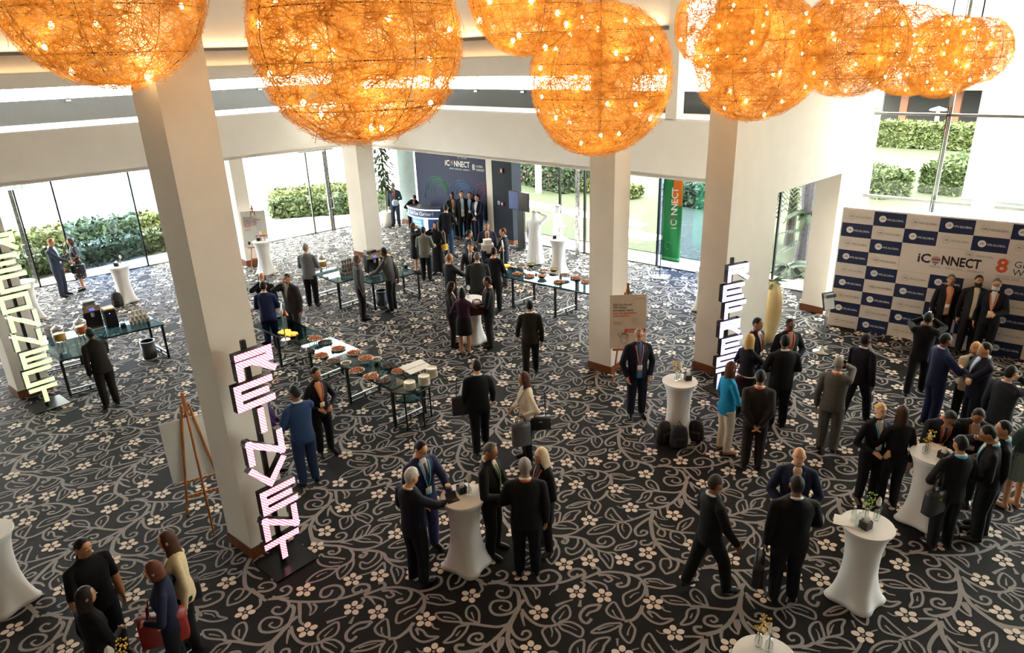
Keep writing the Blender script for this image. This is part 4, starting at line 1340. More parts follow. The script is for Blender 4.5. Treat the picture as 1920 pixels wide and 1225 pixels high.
# photo wall
Q('photog', (1712, 742), 1.74, 55, 'suit', ('cam', 'cam'), 'short', 'black', 'brown', '#0d0d0e', shirt=None, legs='walk', label='photographer in black taking a picture of the men at the photo wall')
Q('pw1', (1757, 652), 1.74, -110, 'suit', ('down', 'down'), 'short', 'salt', 'tan', '#17171c', shirt='#c79b80', lan=OR, open_=True, label='leftmost of three men posing at the checkered photo wall')
Q('pw2', (1805, 663), 1.82, -115, 'suit', ('behind', 'down'), 'short', 'black', 'tan', '#17171b', shirt='#cfc9b4', beard='dark', open_=True, label='middle man with white shirt posing at the checkered photo wall')
Q('pw3', (1837, 672), 1.82, -125, 'suit', ('belly', 'down'), 'short', 'salt', 'fair', '#14161c', beard='white', lan=OR, glasses=True, label='man with white beard posing at the right of the checkered photo wall')
Q('m61', (1738, 798), 1.80, 0, 'suit', ('hold', 'out'), 'short', 'black', 'brown', '#1a2547', shirt='#d3d4da', tie='#6b2a2a', label='man in bright navy suit gesturing with his hand to the blond woman')
Q('f62', (1832, 642), 1.68, -130, 'blazer', ('cross', 'cross2'), 'bob', 'blond', 'fair', '#cdbfa6', bot='#17171c', fem=True, shirt='#16171c', lan=BL, head_px=True, label='blond woman in pale jacket behind the man with folded arms')
Q('m63', (1852, 645), 1.82, 170, 'suit', ('cross', 'cross2'), 'short', 'dark', 'fair', '#14182a', head_px=True, shirt='#b7c4d8', fat=1.1, label='man with folded arms in midnight navy suit turned to the left')
Q('m64', (1896, 689), 1.78, 20, 'suit', ('down', 'mouth'), 'short', 'dark', 'fair', '#23262e', head_px=True, shirt='#c3cbd6', label='man in dark grey suit at the right edge turned away with a cup')
# right hand cocktail table
Q('f66', (1652, 757), 1.68, -90, 'suit', ('hold', 'hold'), 'bun', 'blond', 'pale', '#131318', fem=True, shirt='#c9c3bd', lan=BL, head_px=True, label='woman with tied-back blond hair in black jacket facing the camera')
Q('f67', (1660, 950), 1.70, 85, 'suit', ('hold', 'down'), 'long', '#3d2317', 'tan', '#121014', fem=True, shirt=None, label='woman with long dark brown hair in black seen from behind, right cocktail tables')
Q('m68', (1783, 766), 1.72, -105, 'suit', ('table', 'table'), 'short', 'black', 'tan', '#161a26', head_px=True, lean=24, shirt='#c9a795', tie='#4a1f1f', lan=OR, glasses=True, head=(0, 25), label='man with glasses leaning over the right cocktail table to write')
Q('m69', (1838, 764), 1.74, -125, 'suit', ('hold', 'table'), 'short', 'black', 'tan', '#15161b', head_px=True, lean=18, shirt='#b9a493', lan=OR, glasses=True, head=(0, 18), label='curly-haired man with glasses standing behind the right cocktail table')
Q('m70', (1806, 822), 1.74, 95, 'suit', ('bag', 'hold'), 'short', 'black', 'tan', '#0f1013', head_px=True, lan=BL, label='man in black with blue lanyard seen from behind at the right cocktail table, grey bag')
Q('m71', (1863, 801), 1.76, 150, 'suit', ('hold', 'mouth'), 'short', 'black', 'tan', '#0e0f12', head_px=True, lan=BL, glasses=True, lean=8, head=(0, 15), label='man in black with glasses and blue lanyard turned left at the right cocktail table')
Q('m72', (1888, 793), 1.76, 160, 'suit', ('down', 'hold'), 'short', 'black', 'tan', '#101219', head_px=True, lan=BL, label='man in black at the right edge behind the man with blue lanyard')
Q('f73', (1893, 952), 1.68, 100, 'skirt', ('hold', 'hold'), 'bob', 'blond', 'fair', '#3a4a4a', bot='#6d7a76', hem=.56, fem=True, shirt=None, shoe='#b98a66', label='woman in grey-green skirt and beige heels at the right edge')
# lower right
Q('m74', (1500, 842), 1.76, -110, 'suit', ('hold', 'hold'), 'none', 'black', 'fair', '#161d36', head_px=True, shirt='#d7c7bb', tie='#b5563c', label='bald man in navy suit with orange tie facing the big man in black')
Q('m75', (1466, 1126), 1.82, 85, 'suit', ('down', 'hold'), 'short', '#17110d', 'brown', '#0e0d14', fat=1.15, label='big man in black suit seen from behind with a bag at his foot')
Q('m76', (1322, 1108), 1.74, 15, 'suit', ('hold', 'swing'), 'short', '#2a1a12', 'brown', '#11110f', legs='walk', label='person in black striding alone across the open carpet at lower right')
bpy.data.scenes.remove(TMP)
# ------------------------------------------------------------------ the garden outside
M_PAVE = mat('#cfcabf', .8, var=.06, scale=3)
M_GRASS = mat('#2e3619', .95, var=.18, scale=8)
pv = MB().prism([(-90, -60), (90, -60), (90, 130), (-90, 130)], -.16, -.13)
structure('ground_1', pv, M_PAVE)


def ground_patch(name, pts, z, m, h=.02):
    o = structure(name, MB().prism([tuple(p) for p in pts], -.13, z), m); return o


def at_gr(t, d):            # along the right glass front from GR0, d metres outside
    return GR0 + dG * t + nG * d


nG = np.array([-dG[1], dG[0]])
nGl = np.array([-dL[1], dL[0]])
def at_gl(t, d): return GL0 + dL * t + nGl * d


ground_patch('lawn_1', [at_gr(-13, 1.7), at_gr(8, 1.7), at_gr(30, 1.7), at_gr(60, 60), at_gr(-22, 60), at_gr(-22, 14)], -.10, M_GRASS)
ground_patch('path_1', [at_gr(-13, 5.6), at_gr(-5, 4.6), at_gr(-5, 5.4), at_gr(-13, 6.8)], -.09, M_PAVE)
ground_patch('path_3', [at_gr(3.9, 1.5), at_gr(40, 1.5), at_gr(40, 14.6), at_gr(3.0, 14.6)], -.09, mat('#55585a', .8, var=.08))
ground_patch('path_2', [at_gr(-6.0, 3.2), at_gr(-3.6, 2.9), at_gr(-3.2, 3.9), at_gr(-5.6, 4.3)], -.09, M_PAVE)
M_LEAF = [mat('#3c4a22', .7, var=.35, scale=12), mat('#4c5629', .7, var=.3, scale=12), mat('#2b3a1c', .7, var=.35, scale=12)]
M_CORE = mat('#27321a', .9, var=.3, scale=7)


def hedge(name, p, q, w, h, label, mi=0, n=2600, cat='hedge', group=None, seed=1):
    p = np.array(p); q = np.array(q); L = np.linalg.norm(q - p); a = math.atan2(*(q - p)[::-1])
    t = thing(name, label, cat, (p[0], p[1], -.1), a, group)
    g = np.random.default_rng(seed)
    MB().box((L / 2, 0, h * .42), (L * .96, w * .66, h * .84), bev=.12).obj('inner_branches', M_CORE, t)['kind'] = 'stuff'
    c = np.stack([g.uniform(0, L, n), g.uniform(-w / 2, w / 2, n), g.uniform(.05, h, n)], 1)
    fct = g.integers(0, 3, n); en = g.random(n) < .16; fct[en] = 3
    c[en, 0] = np.where(g.random(en.sum()) < .5, 0, L) + g.normal(0, .05, en.sum())
    c[fct == 0, 1] = -w / 2 + g.normal(0, .05, (fct == 0).sum()); c[fct == 1, 2] = h + g.normal(0, .05, (fct == 1).sum())
    c[fct == 2, 1] = np.where(g.random((fct == 2).sum()) < .7, -w / 2, w / 2) + g.normal(0, .05, (fct == 2).sum())
    d = g.normal(size=(n, 3)); d /= np.linalg.norm(d, axis=1)[:, None]; e = np.cross(d, g.normal(size=(n, 3))); e /= np.linalg.norm(e, axis=1)[:, None]
    s = g.uniform(.06, .15, n)[:, None] * (1 + L * h / 26)
    V = np.stack([c - d * s, c + e * s * .5, c + d * s, c - e * s * .5], 1).reshape(-1, 3)
    me = bpy.data.meshes.new('foliage'); me.from_pydata(V.tolist(), [], (np.arange(n)[:, None] * 4 + np.arange(4)).tolist())
    me.materials.append(M_LEAF[mi]); o = link('foliage', me, t); o['kind'] = 'stuff'
    return t


hedge('hedge', at_gl(-8, 1.9), at_gl(1.7, 2.9), 1.1, .72, 'clipped low hedge beyond the left glass doors', 0, seed=2)
hedge('hedge', at_gl(-9, 7.0), at_gl(1.4, 7.3), 1.3, .62, 'loose hedge behind the white path at the left doors', 1, 2600, seed=3)
hedge('hedge', at_gl(5.9, 5.0), at_gl(10.5, 2.3), 1.0, .75, 'clipped hedge beyond the second pair of glass doors', 0, seed=4)
hedge('hedge', at_gl(7.2, 8.0), at_gl(12, 6.6), 1.2, .62, 'flowering hedge behind the path at the second doors', 1, seed=5)
hedge('flower_bush', at_gr(-17, 11.5), at_gr(-11.6, 9.8), 2.0, 1.9, 'tall dense bush with pink flowers beyond the doors', 2, 9000, 'bush', seed=6)
hedge('hedge', at_gr(-11.5, 10.2), at_gr(-8.2, 9.8), .8, .5, 'dry yellowish hedge across the lawn', 1, 1800, seed=7)
hedge('hedge', at_gr(-6.5, 9.8), at_gr(-3.5, 9.4), 1.0, .9, 'small hedge across the lawn right of the middle column', 0, 1800, seed=8)
hedge('hedge', at_gr(3.0, 17.5), at_gr(5.5, 36), 1.6, 1.2, 'long hedge running away under the tall glass front', 0, 14000, seed=9)
hedge('hedge', at_gr(-4, 20.5), at_gr(1.6, 15.6), 1.5, 1.1, 'near hedge at the lower left of the tall glass front', 0, 9000, seed=10)
hedge('hedge', at_gr(-8, 34.5), at_gr(3.2, 34), 1.8, 1.5, 'far hedge in front of the garden pavilion', 1, 9000, seed=11)
_g = np.random.default_rng(3)
fb_ = [o for o in COL.objects if o.name == 'flower_bush'][0]; _f = MB()
for k in range(90): _f.ball((_g.uniform(0, 5), -1.0 + _g.normal(0, .06), _g.uniform(.1, 1.3)), .06, 5, 4)
_f.obj('pink_flowers', mat('#8a3f66', .6, var=.4), fb_)['kind'] = 'stuff'

# garden pavilion far behind the lawn
pav = thing('garden_pavilion', 'wooden garden pavilion with posts far across the lawn', 'pavilion', tuple(at_gr(-7.5, 41)) + (-.1,), math.radians(DG))
mw = mat('#6b3f26', .6, var=.2, scale=3, kind='wood')
for k in range(7):
    MB().box((k * 3.4, 0, 1.6), (.5, .5, 3.2)).obj('post', mw, pav)
MB().box((10.2, 3, 3.5), (24, 9, .4)).obj('roof', mat('#7d6f60', .7), pav)
MB().box((10.2, 5.5, 1.5), (22, .3, 3.0)).obj('rear_wall', mat('#3c3a39', .7), pav)
um = thing('patio_heater', 'slim white patio heater standing on the far hedge side', 'heater', tuple(at_gr(-1.2, 37.5)) + (-.1,), 0)
MB().lathe([(.35, 0), (.2, .2), (.12, 1.8), (.1, 2.1)], n=10).obj('body', M_WHITE, um)
MB().lathe([(.55, 2.1), (.5, 2.2), (.05, 2.35)], n=12).obj('reflector', M_WHITE, um)
bo = thing('bollard_light', 'white cylindrical bollard light on the lawn by the bush', 'light', tuple(gp(1010, 358)) + (-.1,), 0)
MB().cyl((0, 0, 0), .16, 1.5, 14).obj('shaft', M_WHITE, bo); MB().cyl((0, 0, 1.5), .19, .12, 14).obj('cap', M_WHITE, bo)


# palm and cycads seen through the opening on the right
def fronds(n, L, droop, w, seed, up=.9, leafl=.5):
    g = random.Random(seed); mb = MB()
    for i in range(n):
        a = 2 * math.pi * i / n + g.uniform(-.2, .2); e = g.uniform(.2, up); l = L * g.uniform(.8, 1.1)
        P = []
        for k in range(7):
            s = k / 6; P.append(Vector((math.cos(a) * l * s * math.cos(e * (1 - s)), math.sin(a) * l * s * math.cos(e * (1 - s)), l * (math.sin(e) * s - droop * s * s))))
        mb.tube(P, [.02, .018, .015, .012, .01, .008, .004], 4)
        for k in range(1, 22):
            s = k / 22; j = min(5, int(s * 6)); f = s * 6 - j; c = P[j].lerp(P[j + 1], f); t = (P[j + 1] - P[j]).normalized()
            sd = t.cross(Vector((0, 0, 1))).normalized()
            for q in (-1, 1):
                tip = c + (sd * q + t * .7 - Vector((0, 0, .45))).normalized() * leafl * (1 - .5 * s)
                mb.add([c - t * w, c + t * w, tip], [(0, 1, 2)])
    return mb


pc = at_gr(.7, 5.2)
pm = thing('palm_tree', 'palm with dense hanging feathery fronds outside the opening', 'palm', (pc[0], pc[1], -.12))
MB().lathe([(.20, 0), (.17, .4), (.15, 2.2), (.18, 2.5)], n=10).obj('trunk', mat('#4c4843', .9, var=.3, scale=14, bump=.5), pm)
_f = fronds(38, 2.0, 1.35, .035, 4, 1.3, .62); o = _f.obj('fronds', mat('#39431f', .6, var=.3), pm); o.location = (0, 0, 2.5); o['kind'] = 'stuff'
pc = gp(1503, 492)
pm = thing('tree_trunk', 'thick grey-violet tree trunk among the cycads outside the opening', 'trunk', (pc[0], pc[1], -.12))
MB().lathe([(.30, 0), (.24, .25), (.18, .8), (.17, 1.6), (.24, 2.2), (.30, 3.2)], n=12).obj('bark', mat('#5e5a63', .9, var=.25, scale=12, bump=.5), pm)
_f = fronds(14, .8, .9, .03, 6, 1.0, .3); o = _f.obj('shoots', mat('#2f4023', .6, var=.3), pm); o.location = (0, 0, 1.7); o['kind'] = 'stuff'
for k, (t, d, sc, lb) in enumerate(((1478, 506, .6, 'dark green cycad at the foot of the palm'), (1532, 516, .65, 'low cycad with glossy leaves right of the palm trunk'), (1543, 478, 1.5, 'tall glossy cycad behind the palm trunk'))):
    c = gp(t, d)
    cy = thing('cycad', lb, 'plant', (c[0], c[1], -.12), k * 1.1, 'cycads round the palm')
    MB().lathe([(.14 * sc, 0), (.12 * sc, .35 * sc), (.02, .4 * sc)], n=8).obj('stem', mat('#5b4a38', .9, bump=.4), cy)
    o = fronds(16, 1.1 * sc, .7, .03, 10 + k, 1.1, .3).obj('fronds', mat('#26381f', .5, var=.3), cy); o.location = (0, 0, .35 * sc); o['kind'] = 'stuff'
# ------------------------------------------------------------------ cocktail tables and what stands on them
M_SPAN = mat('#e6e4e1', .75, var=.015, scale=4, bump=.05)
TH = 1.1
_tt = MB().lathe([(.02, TH - .03), (.300, TH - .03), (.306, TH - .015), (.300, TH), (.02, TH + .001)], n=32)
TT_ME = _tt.mesh('tabletop', M_SPAN, True); TT_ME.set_sharp_from_angle(angle=math.radians(50))


def _sqf(z, a):
    k = max(0, 1 - z / .62) ** 1.6
    return 1 + k * (.34 * (abs(math.cos(2 * a)) ** 2.5) - .10) + .004 * math.sin(a * 9)


TC_ME = MB().lathe([(.30, .012), (.272, .06), (.245, .14), (.222, .26), (.205, .42), (.200, .58), (.208, .76), (.232, .92), (.268, 1.02), (.300, 1.075)], n=48, sq=_sqf).mesh('stretch_cover', M_SPAN, True)
TABLES = {}


def cocktail(key, u, v, rz, label, z=TH):
    p = gp(u, v, z); t = thing('cocktail_table', label, 'table', (p[0], p[1], 0), rz, 'white cocktail tables')
    link('tabletop', TT_ME, t); link('stretch_cover', TC_ME, t)
    TABLES[key] = p; return t


cocktail('T1', 868, 930, .2, 'white stretch-covered cocktail table at front centre between two groups')
cocktail('T2', 1627, 984, -.15, 'white stretch-covered cocktail table at lower right with water bottles on it')
cocktail('T3', 1752, 852, -.1, 'white stretch-covered cocktail table in the crowd at right, man writing on it')
cocktail('T4', 1275, 714, .3, 'white stretch-covered cocktail table with backpacks round its foot')
cocktail('T5', 222, 499, .1, 'white stretch-covered cocktail table by the left glass doors')
cocktail('T6', 490, 452, .2, 'white stretch-covered cocktail table in front of the far left easel')
cocktail('T7', 1047, 448, .1, 'white stretch-covered cocktail table beside the men in white robes')
cocktail('T8', 1325, 506, .15, 'white stretch-covered cocktail table half behind the right column')
cocktail('T9', 884, 560, .2, 'white stretch-covered cocktail table behind the woman in plum purple')
cocktail('T10', 42, 528, .1, 'white stretch-covered cocktail table behind the green lit letters')
cocktail('T11', -28, 1000, .3, 'white stretch-covered cocktail table cut by the left edge of the view')
cocktail('T12', 1436, 1236, .1, 'white cocktail table top cut by the bottom edge at right, yellow flowers on it')
cocktail('T13', 212, 1282, .2, 'white cocktail table just below the frame at bottom left, its flowers showing')
cocktail('T14', 440, 511, .1, 'white stretch-covered cocktail table peeping out behind the front left column')

M_NAP = mat('#f0eee9', .8, var=.02)
M_VGLASS = glass('#eef4f2', .16, 'vase_glass')
_nb = MB()
for sx, sy, w, d in ((0, .052, .11, .006), (0, -.052, .11, .006), (.052, 0, .006, .11), (-.052, 0, .006, .11)): _nb.box((sx, sy, .05), (w, d, .10))
_nb.box((0, 0, .004), (.10, .10, .008))
NB_ME = _nb.mesh('box', mat('#101011', .35, var=.15))
_np = MB()
for k in range(5): _np.add([(-.03 + k * .012, -.035, .03), (-.03 + k * .014, .04, .03), (-.02 + k * .016, .02, .15 + .012 * (k % 3)), (-.03 + k * .016, -.03, .13 + .01 * (k % 2))], [(0, 1, 2, 3)])
NP_ME = _np.mesh('napkins', M_NAP)
VA_ME = MB().lathe([(.001, .004), (.036, .004), (.04, .02), (.040, .07), (.032, .10), (.014, .12), (.013, .145), (.019, .15)], n=14).mesh('bottle', M_VGLASS, True)
ST_ME = MB().tube([(0, 0, .02), (.004, 0, .12), (.015, .01, .22)], .004, 5).mesh('stem', mat('#4e6a2a', .6))
_ca = MB(); _V = []
for j in range(5):
    for i in range(7):
        t = (i - 3) / 3; s = j / 4; w = .045 * math.sin(math.pi * (.12 + .86 * s)) ** .8
        _V.append((t * w + .015, .01 + .02 * abs(t) - .01, .19 + .13 * s))
_ca.add(_V, [(j * 7 + i, j * 7 + i + 1, j * 7 + i + 8, j * 7 + i + 7) for j in range(4) for i in range(6)])
_ca.tube([(.015, -.008, .20), (.015, -.018, .27)], .006, 5)
CA_ME = _ca.mesh('white_flower', mat('#f2efe2', .5, var=.03), True)
_g = random.Random(4); _yf = MB()
for k in range(46):
    a = _g.uniform(0, 6.28); h = _g.uniform(.17, .36); r = _g.uniform(0, .06)
    _yf.ball((r * math.cos(a) + (h - .2) * .3, r * math.sin(a), h), _g.uniform(.006, .012), 5, 4)
YF_ME = _yf.mesh('yellow_blossom', mat('#d9ac1c', .6, var=.25))
GF_ME = YF_ME.copy(); GF_ME.materials.clear(); GF_ME.materials.append(mat('#8fae3a', .6, var=.3))
NVN = [0]


def napkin_box(key, dx, dy, rz, where):
    p = TABLES[key]; t = thing('napkin_box', 'black napkin box ' + where, 'box', (p[0] + dx, p[1] + dy, TH + .002), rz, 'black napkin boxes')
    link('box', NB_ME, t); o = link('napkins', NP_ME, t); o['kind'] = 'stuff'


def vase(key, dx, dy, kind, where, rz=0, z=None, pos=None):
    p = pos if pos is not None else TABLES[key]
    nm = {'c': 'white flower', 'y': 'yellow blossom', 'g': 'green blossom'}[kind]
    t = thing('bud_vase', 'bottle vase with %s %s' % (nm, where), 'vase', (p[0] + dx, p[1] + dy, (TH if z is None else z) + .002), rz, 'glass bottle vases')
    link('bottle', VA_ME, t); link('stem', ST_ME, t)
    link({'c': 'white_flower', 'y': 'yellow_blossom', 'g': 'green_blossom'}[kind], {'c': CA_ME, 'y': YF_ME, 'g': GF_ME}[kind], t)


napkin_box('T1', -.02, .08, .5, 'on the front centre cocktail table'); vase('T1', .08, .02, 'c', 'on the front centre cocktail table', .4)
napkin_box('T2', -.06, -.06, .5, 'on the lower right cocktail table'); vase('T2', .02, .12, 'g', 'on the lower right cocktail table'); vase('T2', .14, .08, 'c', 'on the lower right cocktail table', .3)
napkin_box('T3', .06, -.10, .4, 'on the table where a man writes'); vase('T3', -.12, .03, 'y', 'on the table where a man writes'); vase('T3', -.07, .06, 'c', 'on the table where a man writes', .5)
napkin_box('T4', .14, .02, .1, 'on the table with backpacks'); vase('T4', -.06, .02, 'y', 'on the table with backpacks', 2.6); vase('T4', 0, .06, 'c', 'on the table with backpacks', .2)
napkin_box('T5', -.05, 0, .2, 'on the table by the left glass doors'); vase('T5', .06, .05, 'c', 'on the table by the left glass doors')
napkin_box('T6', -.10, .05, .2, 'on the table before the far left easel'); vase('T6', -.02, .05, 'c', 'on the table before the far left easel'); vase('T6', .10, .04, 'y', 'on the table before the far left easel')
napkin_box('T7', -.12, .03, .1, 'on the table beside the white robes'); vase('T7', .03, .04, 'c', 'on the table beside the white robes')
napkin_box('T8', -.12, 0, .2, 'on the table half behind the right column'); vase('T8', .02, .08, 'y', 'on the table half behind the right column')
vase('T9', -.08, .05, 'c', 'on the table behind the woman in plum')
vase('T13', .04, .14, 'y', 'at the bottom left edge of the view', 1.0); vase('T13', -.06, .12, 'c', 'at the bottom left edge of the view', .3)
vase('T12', -.02, .16, 'y', 'on the table cut by the bottom edge'); vase('T12', .06, .10, 'c', 'on the table cut by the bottom edge', .8)

# water bottles, papers, cup and card
WB = MB().lathe([(.001, 0), (.030, 0), (.032, .03), (.030, .09), (.032, .13), (.014, .19), (.012, .21), (.001, .212)], n=12).mesh('bottle', M_VGLASS, True)
WC = MB().cyl((0, 0, .205), .015, .018, 10).mesh('cap', mat('#e9ebec', .4))
for k, (dx, dy) in enumerate(((-.15, .06), (-.14, -.04))):
    p = TABLES['T2']; t = thing('water_bottle', ('farther' if k == 0 else 'nearer') + ' clear water bottle beside the napkin box at lower right', 'bottle', (p[0] + dx, p[1] + dy, TH + .002), 0, 'water bottles on the lower right table')
    link('bottle', WB, t); link('cap', WC, t)
p = TABLES['T1']
M_CUP = mat('#8e8a86', .7, var=.1)
CUP_ME = MB().lathe([(.028, 0), (.040, .10), (.042, .102), (.039, .10), (.027, .004)], n=12).mesh('cup', mat('#a7a29a', .7, var=.25, scale=22), True)
LID_ME = MB().lathe([(.001, .112), (.036, .112), (.042, .104), (.042, .098)][::-1], n=12).mesh('lid', mat('#d9b48a', .5))
c = thing('paper_cup', 'grey paper coffee cup on the front table by the man in navy', 'cup', (p[0] - .20, p[1] + .10, TH + .002)); link('cup', CUP_ME, c); link('lid', LID_ME, c)
cd = thing('name_card', 'dark leather card folder lying open on the front table', 'card', (p[0] - .13, p[1] - .10, TH + .002), .5)
MB().box((0, 0, .004), (.16, .10, .006)).obj('cover', mat('#15130f', .5, var=.2), cd)
MB().box((0, .05, .05), (.15, .006, .09), rot=Matrix.Rotation(-.5, 3, 'X')).obj('raised_cover', mat('#15130f', .5, var=.2), cd)
MB().box((.03, -.01, .0082), (.06, .035, .002)).obj('gold_card', mat('#8a7433', .35, metal=.5), cd)
p = TABLES['T2']
pp = thing('paper_sheets', 'white sheets of paper hanging over the edge of the lower right table', 'paper', (p[0] - .22, p[1] + .06, TH + .003), -.5)
for k in range(2): MB().box((k * .03, k * .02, .0015 + k * .003), (.30, .21, .002), k * .2).obj('sheet', M_NAP, pp)
p = TABLES['T3']
pp = thing('paper_sheets', 'white sheets of paper under the hands of the man writing', 'paper', (p[0] + .12, p[1] + .10, TH + .003), .3)
for k in range(2): MB().box((k * .02, k * .03, .0015 + k * .003), (.21, .28, .002), k * .3).obj('sheet', M_NAP, pp)

# ------------------------------------------------------------------ buffet tables
M_TG = glass('#a6c4c8', .03, 'table_glass')
BH = .80


def glass_table(label, A, B, wv, frames, h=BH, group='glass buffet tables'):
    """A->B near edge, wv vector to the far edge; frames: positions 0..1 of the U legs"""
    A = np.array(A); B = np.array(B); wv = np.array(wv)
    t = thing('buffet_table', label, 'table', (0, 0, 0), 0, group)
    L = np.linalg.norm(B - A); d = (B - A) / L; rz = math.atan2(d[1], d[0]); wl = np.linalg.norm(wv); wd = wv / wl
    MB().prism([tuple(A), tuple(B), tuple(B + wv), tuple(A + wv)], h - .012, h).obj('glass_top', M_TG, t)
    fr = MB()
    for P, R in ((A, B), (A + wv, B + wv), (A, A + wv), (B, B + wv)):
        m = (P + R) / 2; q = R - P; fr.box((m[0], m[1], h - .03), (np.linalg.norm(q), .03, .03), math.atan2(q[1], q[0]))
    fr.obj('top_frame', M_FRAME, t)
    for f in frames:
        P = A + d * L * f; R = P + wv
        for Z in (P, R): MB().box((Z[0], Z[1], (h - .045) / 2), (.05, .05, h - .045), rz).obj('leg', M_FRAME, t)
        for zz in (.03, .13):
            m = (P + R) / 2; MB().box((m[0], m[1], zz), (wl - .05, .03, .03), math.atan2(wd[1], wd[0])).obj('stretcher', M_STEEL if zz > .1 else M_FRAME, t)
        m = (P + R) / 2; MB().box((m[0], m[1], .08), (.03, .03, .07), rz).obj('strut', M_FRAME, t)
    # one diagonal lattice panel under each frame pair, thin rods
    for f in frames[:-1]:
        P = A + d * L * f + wv * .5
        rods = MB()
        for k in range(4):
            o = d * (.06 * k); rods.tube([tuple(P + o) + (.3,), tuple(P + o + d * .25) + (h - .06,)], .006, 4)
        rods.obj('rods', M_FRAME, t)['kind'] = 'stuff'
    return t, A, B, wv, d


eB = np.array([.715, -.699]); wB = np.array([.50, .53])
B1e = np.array([-2.27, 11.68])
B1 = glass_table('long glass buffet table of pastries beside the front left column', B1e - eB * 5.3, B1e, wB, [.2, .46, .72, 1.0])
B2 = glass_table('glass buffet table of snacks left of the middle column', np.array([-.55, 18.65]), np.array([2.5, 16.2]), np.array([.60, .55]), [.2, .56, .95], .86)
B3a = glass_table('glass drinks table holding the pyramid of paper cups', np.array([-5.75, 19.55]), np.array([-4.76, 18.48]), np.array([.56, .57]), [.02, .98])
B3b = glass_table('glass table holding the coffee machines before the far column', np.array([-3.80, 18.30]), np.array([-2.62, 19.25]), np.array([-.52, .58]), [.02, .98])
B4p = glass_table('glass drinks table beside the green lit letters', np.array([-10.82, 14.75]), np.array([-9.47, 13.5]), np.array([.60, .50]), [.02, .98], .86)
B4r = glass_table('glass table with cups and coffee machine at far left', np.array([-9.43, 14.53]), np.array([-8.22, 15.50]), np.array([-.62, .58]), [.03, .97], .86)
# half-round end table with a lower shelf
et = thing('end_table', 'half-round two-tier glass table with plates at the end of the long buffet', 'table', (0, 0, 0))
cE = B1e + wB / 2 + eB * .05
hc = [tuple(cE + .40 * (eB * math.cos(a) + wB / .729 * math.sin(a))) for a in np.linspace(-math.pi / 2, math.pi / 2, 15)]
MB().prism(hc, BH - .012, BH).obj('glass_top', M_TG, et); MB().prism([tuple(cE + (np.array(q) - cE) * .8) for q in hc], .56, .57).obj('glass_shelf', M_TG, et)
for zz, sc in ((BH - .03, 1), (.545, .8), (.04, .95)):
    MB().tube([tuple(cE + (np.array(q) - cE) * sc) + (zz,) for q in hc], .014, 6).obj('rim', M_FRAME, et)
for k in (3, 7, 11): MB().box(tuple(cE + (np.array(hc[k]) - cE) * .95) + (BH / 2 - .02,), (.03, .03, BH - .05)).obj('leg', M_FRAME, et)

# platters of food
PL_ME = MB().lathe([(.001, .004), (.09, .004), (.15, .022), (.155, .024), (.15, .018), (.09, 0)], n=24).mesh('plate', mat('#26241f', .35, var=.2), True)
PLW_ME = MB().lathe([(.001, .004), (.09, .004), (.15, .022), (.155, .024), (.15, .018), (.09, 0)], n=24).mesh('plate', mat('#e2e0da', .3, var=.03), True)
BO_ME = MB().lathe([(.04, 0), (.07, .01), (.115, .06), (.13, .085), (.125, .085), (.07, .02), (.001, .015)], n=22).mesh('bowl', mat('#191a1a', .3, var=.2), True)
BOW_ME = MB().lathe([(.04, 0), (.06, .01), (.10, .05), (.11, .07), (.105, .07), (.06, .02), (.001, .015)], n=22).mesh('bowl', mat('#dcd8d0', .3, var=.04), True)


def heap(R, n, r, col, h0=.02, seed=1, var=.3, flat=.7):
    g = random.Random(seed); mb = MB()
    for k in range(n):
        a = k * 2.4; q = R * math.sqrt((k + .5) / n); z = h0 + (1 - q / R) * r * 1.6 + g.uniform(0, .006)
        mb.ball((q * math.cos(a), q * math.sin(a), z), (r * g.uniform(.9, 1.4), r * g.uniform(.7, 1), r * flat), 6, 4, rot=Matrix.Rotation(g.uniform(0, 3), 3, 'Z'))
    return mb.mesh('food', mat(col, .6, var=var, scale=30, bump=.2), True)


FOOD = {'pastry': heap(.135, 26, .024, '#c06a2a', seed=1), 'dark': heap(.13, 34, .018, '#3b2412', seed=2, var=.7), 'crois': heap(.135, 22, .027, '#b8642c', seed=3, var=.4), 'tart': heap(.13, 30, .019, '#8a5a30', seed=4, var=.8), 'yellow': heap(.10, 24, .020, '#d9a826', .06, seed=5), 'orange': heap(.10, 24, .020, '#dd7d22', .06, seed=6), 'green': heap(.10, 24, .020, '#a7ab3c', .06, seed=7), 'nut': heap(.08, 24, .014, '#7d5534', .045, seed=8)}
TONG = MB().tube([(0, 0, .05), (.10, .01, .07), (.20, .02, .05)], .006, 5).tube([(0, .02, .05), (.10, .03, .075), (.20, .04, .055)], .006, 5).mesh('tongs', M_STEEL)
_w = MB()
for sx in (-.1, .1): _w.tube([(sx, -.08, .002), (sx, -.08, .075), (sx, .08, .075), (sx, .08, .002)], .006, 5)
for sy in (-.08, .08): _w.tube([(-.1, sy, .075), (.1, sy, .075)], .006, 5)
RISER = _w.mesh('wire_riser', M_FRAME)


def platter(u, v, kind, food, label, z=BH, rise=0, tongs=False, group='platters on the long buffet'):
    p = gp(u, v, z + .03 + rise); b = {'p': PL_ME, 'w': PLW_ME, 'b': BO_ME, 'c': BOW_ME}[kind]
    t = thing('food_bowl' if kind in 'bc' else 'food_platter', label, 'bowl' if kind in 'bc' else 'platter', (p[0], p[1], z + .001), rnd.uniform(0, 6), group)
    if rise: link('wire_riser', RISER, t)
    o = link('bowl' if kind in 'bc' else 'plate', b, t); o.location = (0, 0, rise)
    o = link('food', FOOD[food], t); o.location = (0, 0, rise); o['kind'] = 'stuff'
    if tongs: o = link('tongs', TONG, t); o.location = (-.05, -.02, rise + .01)


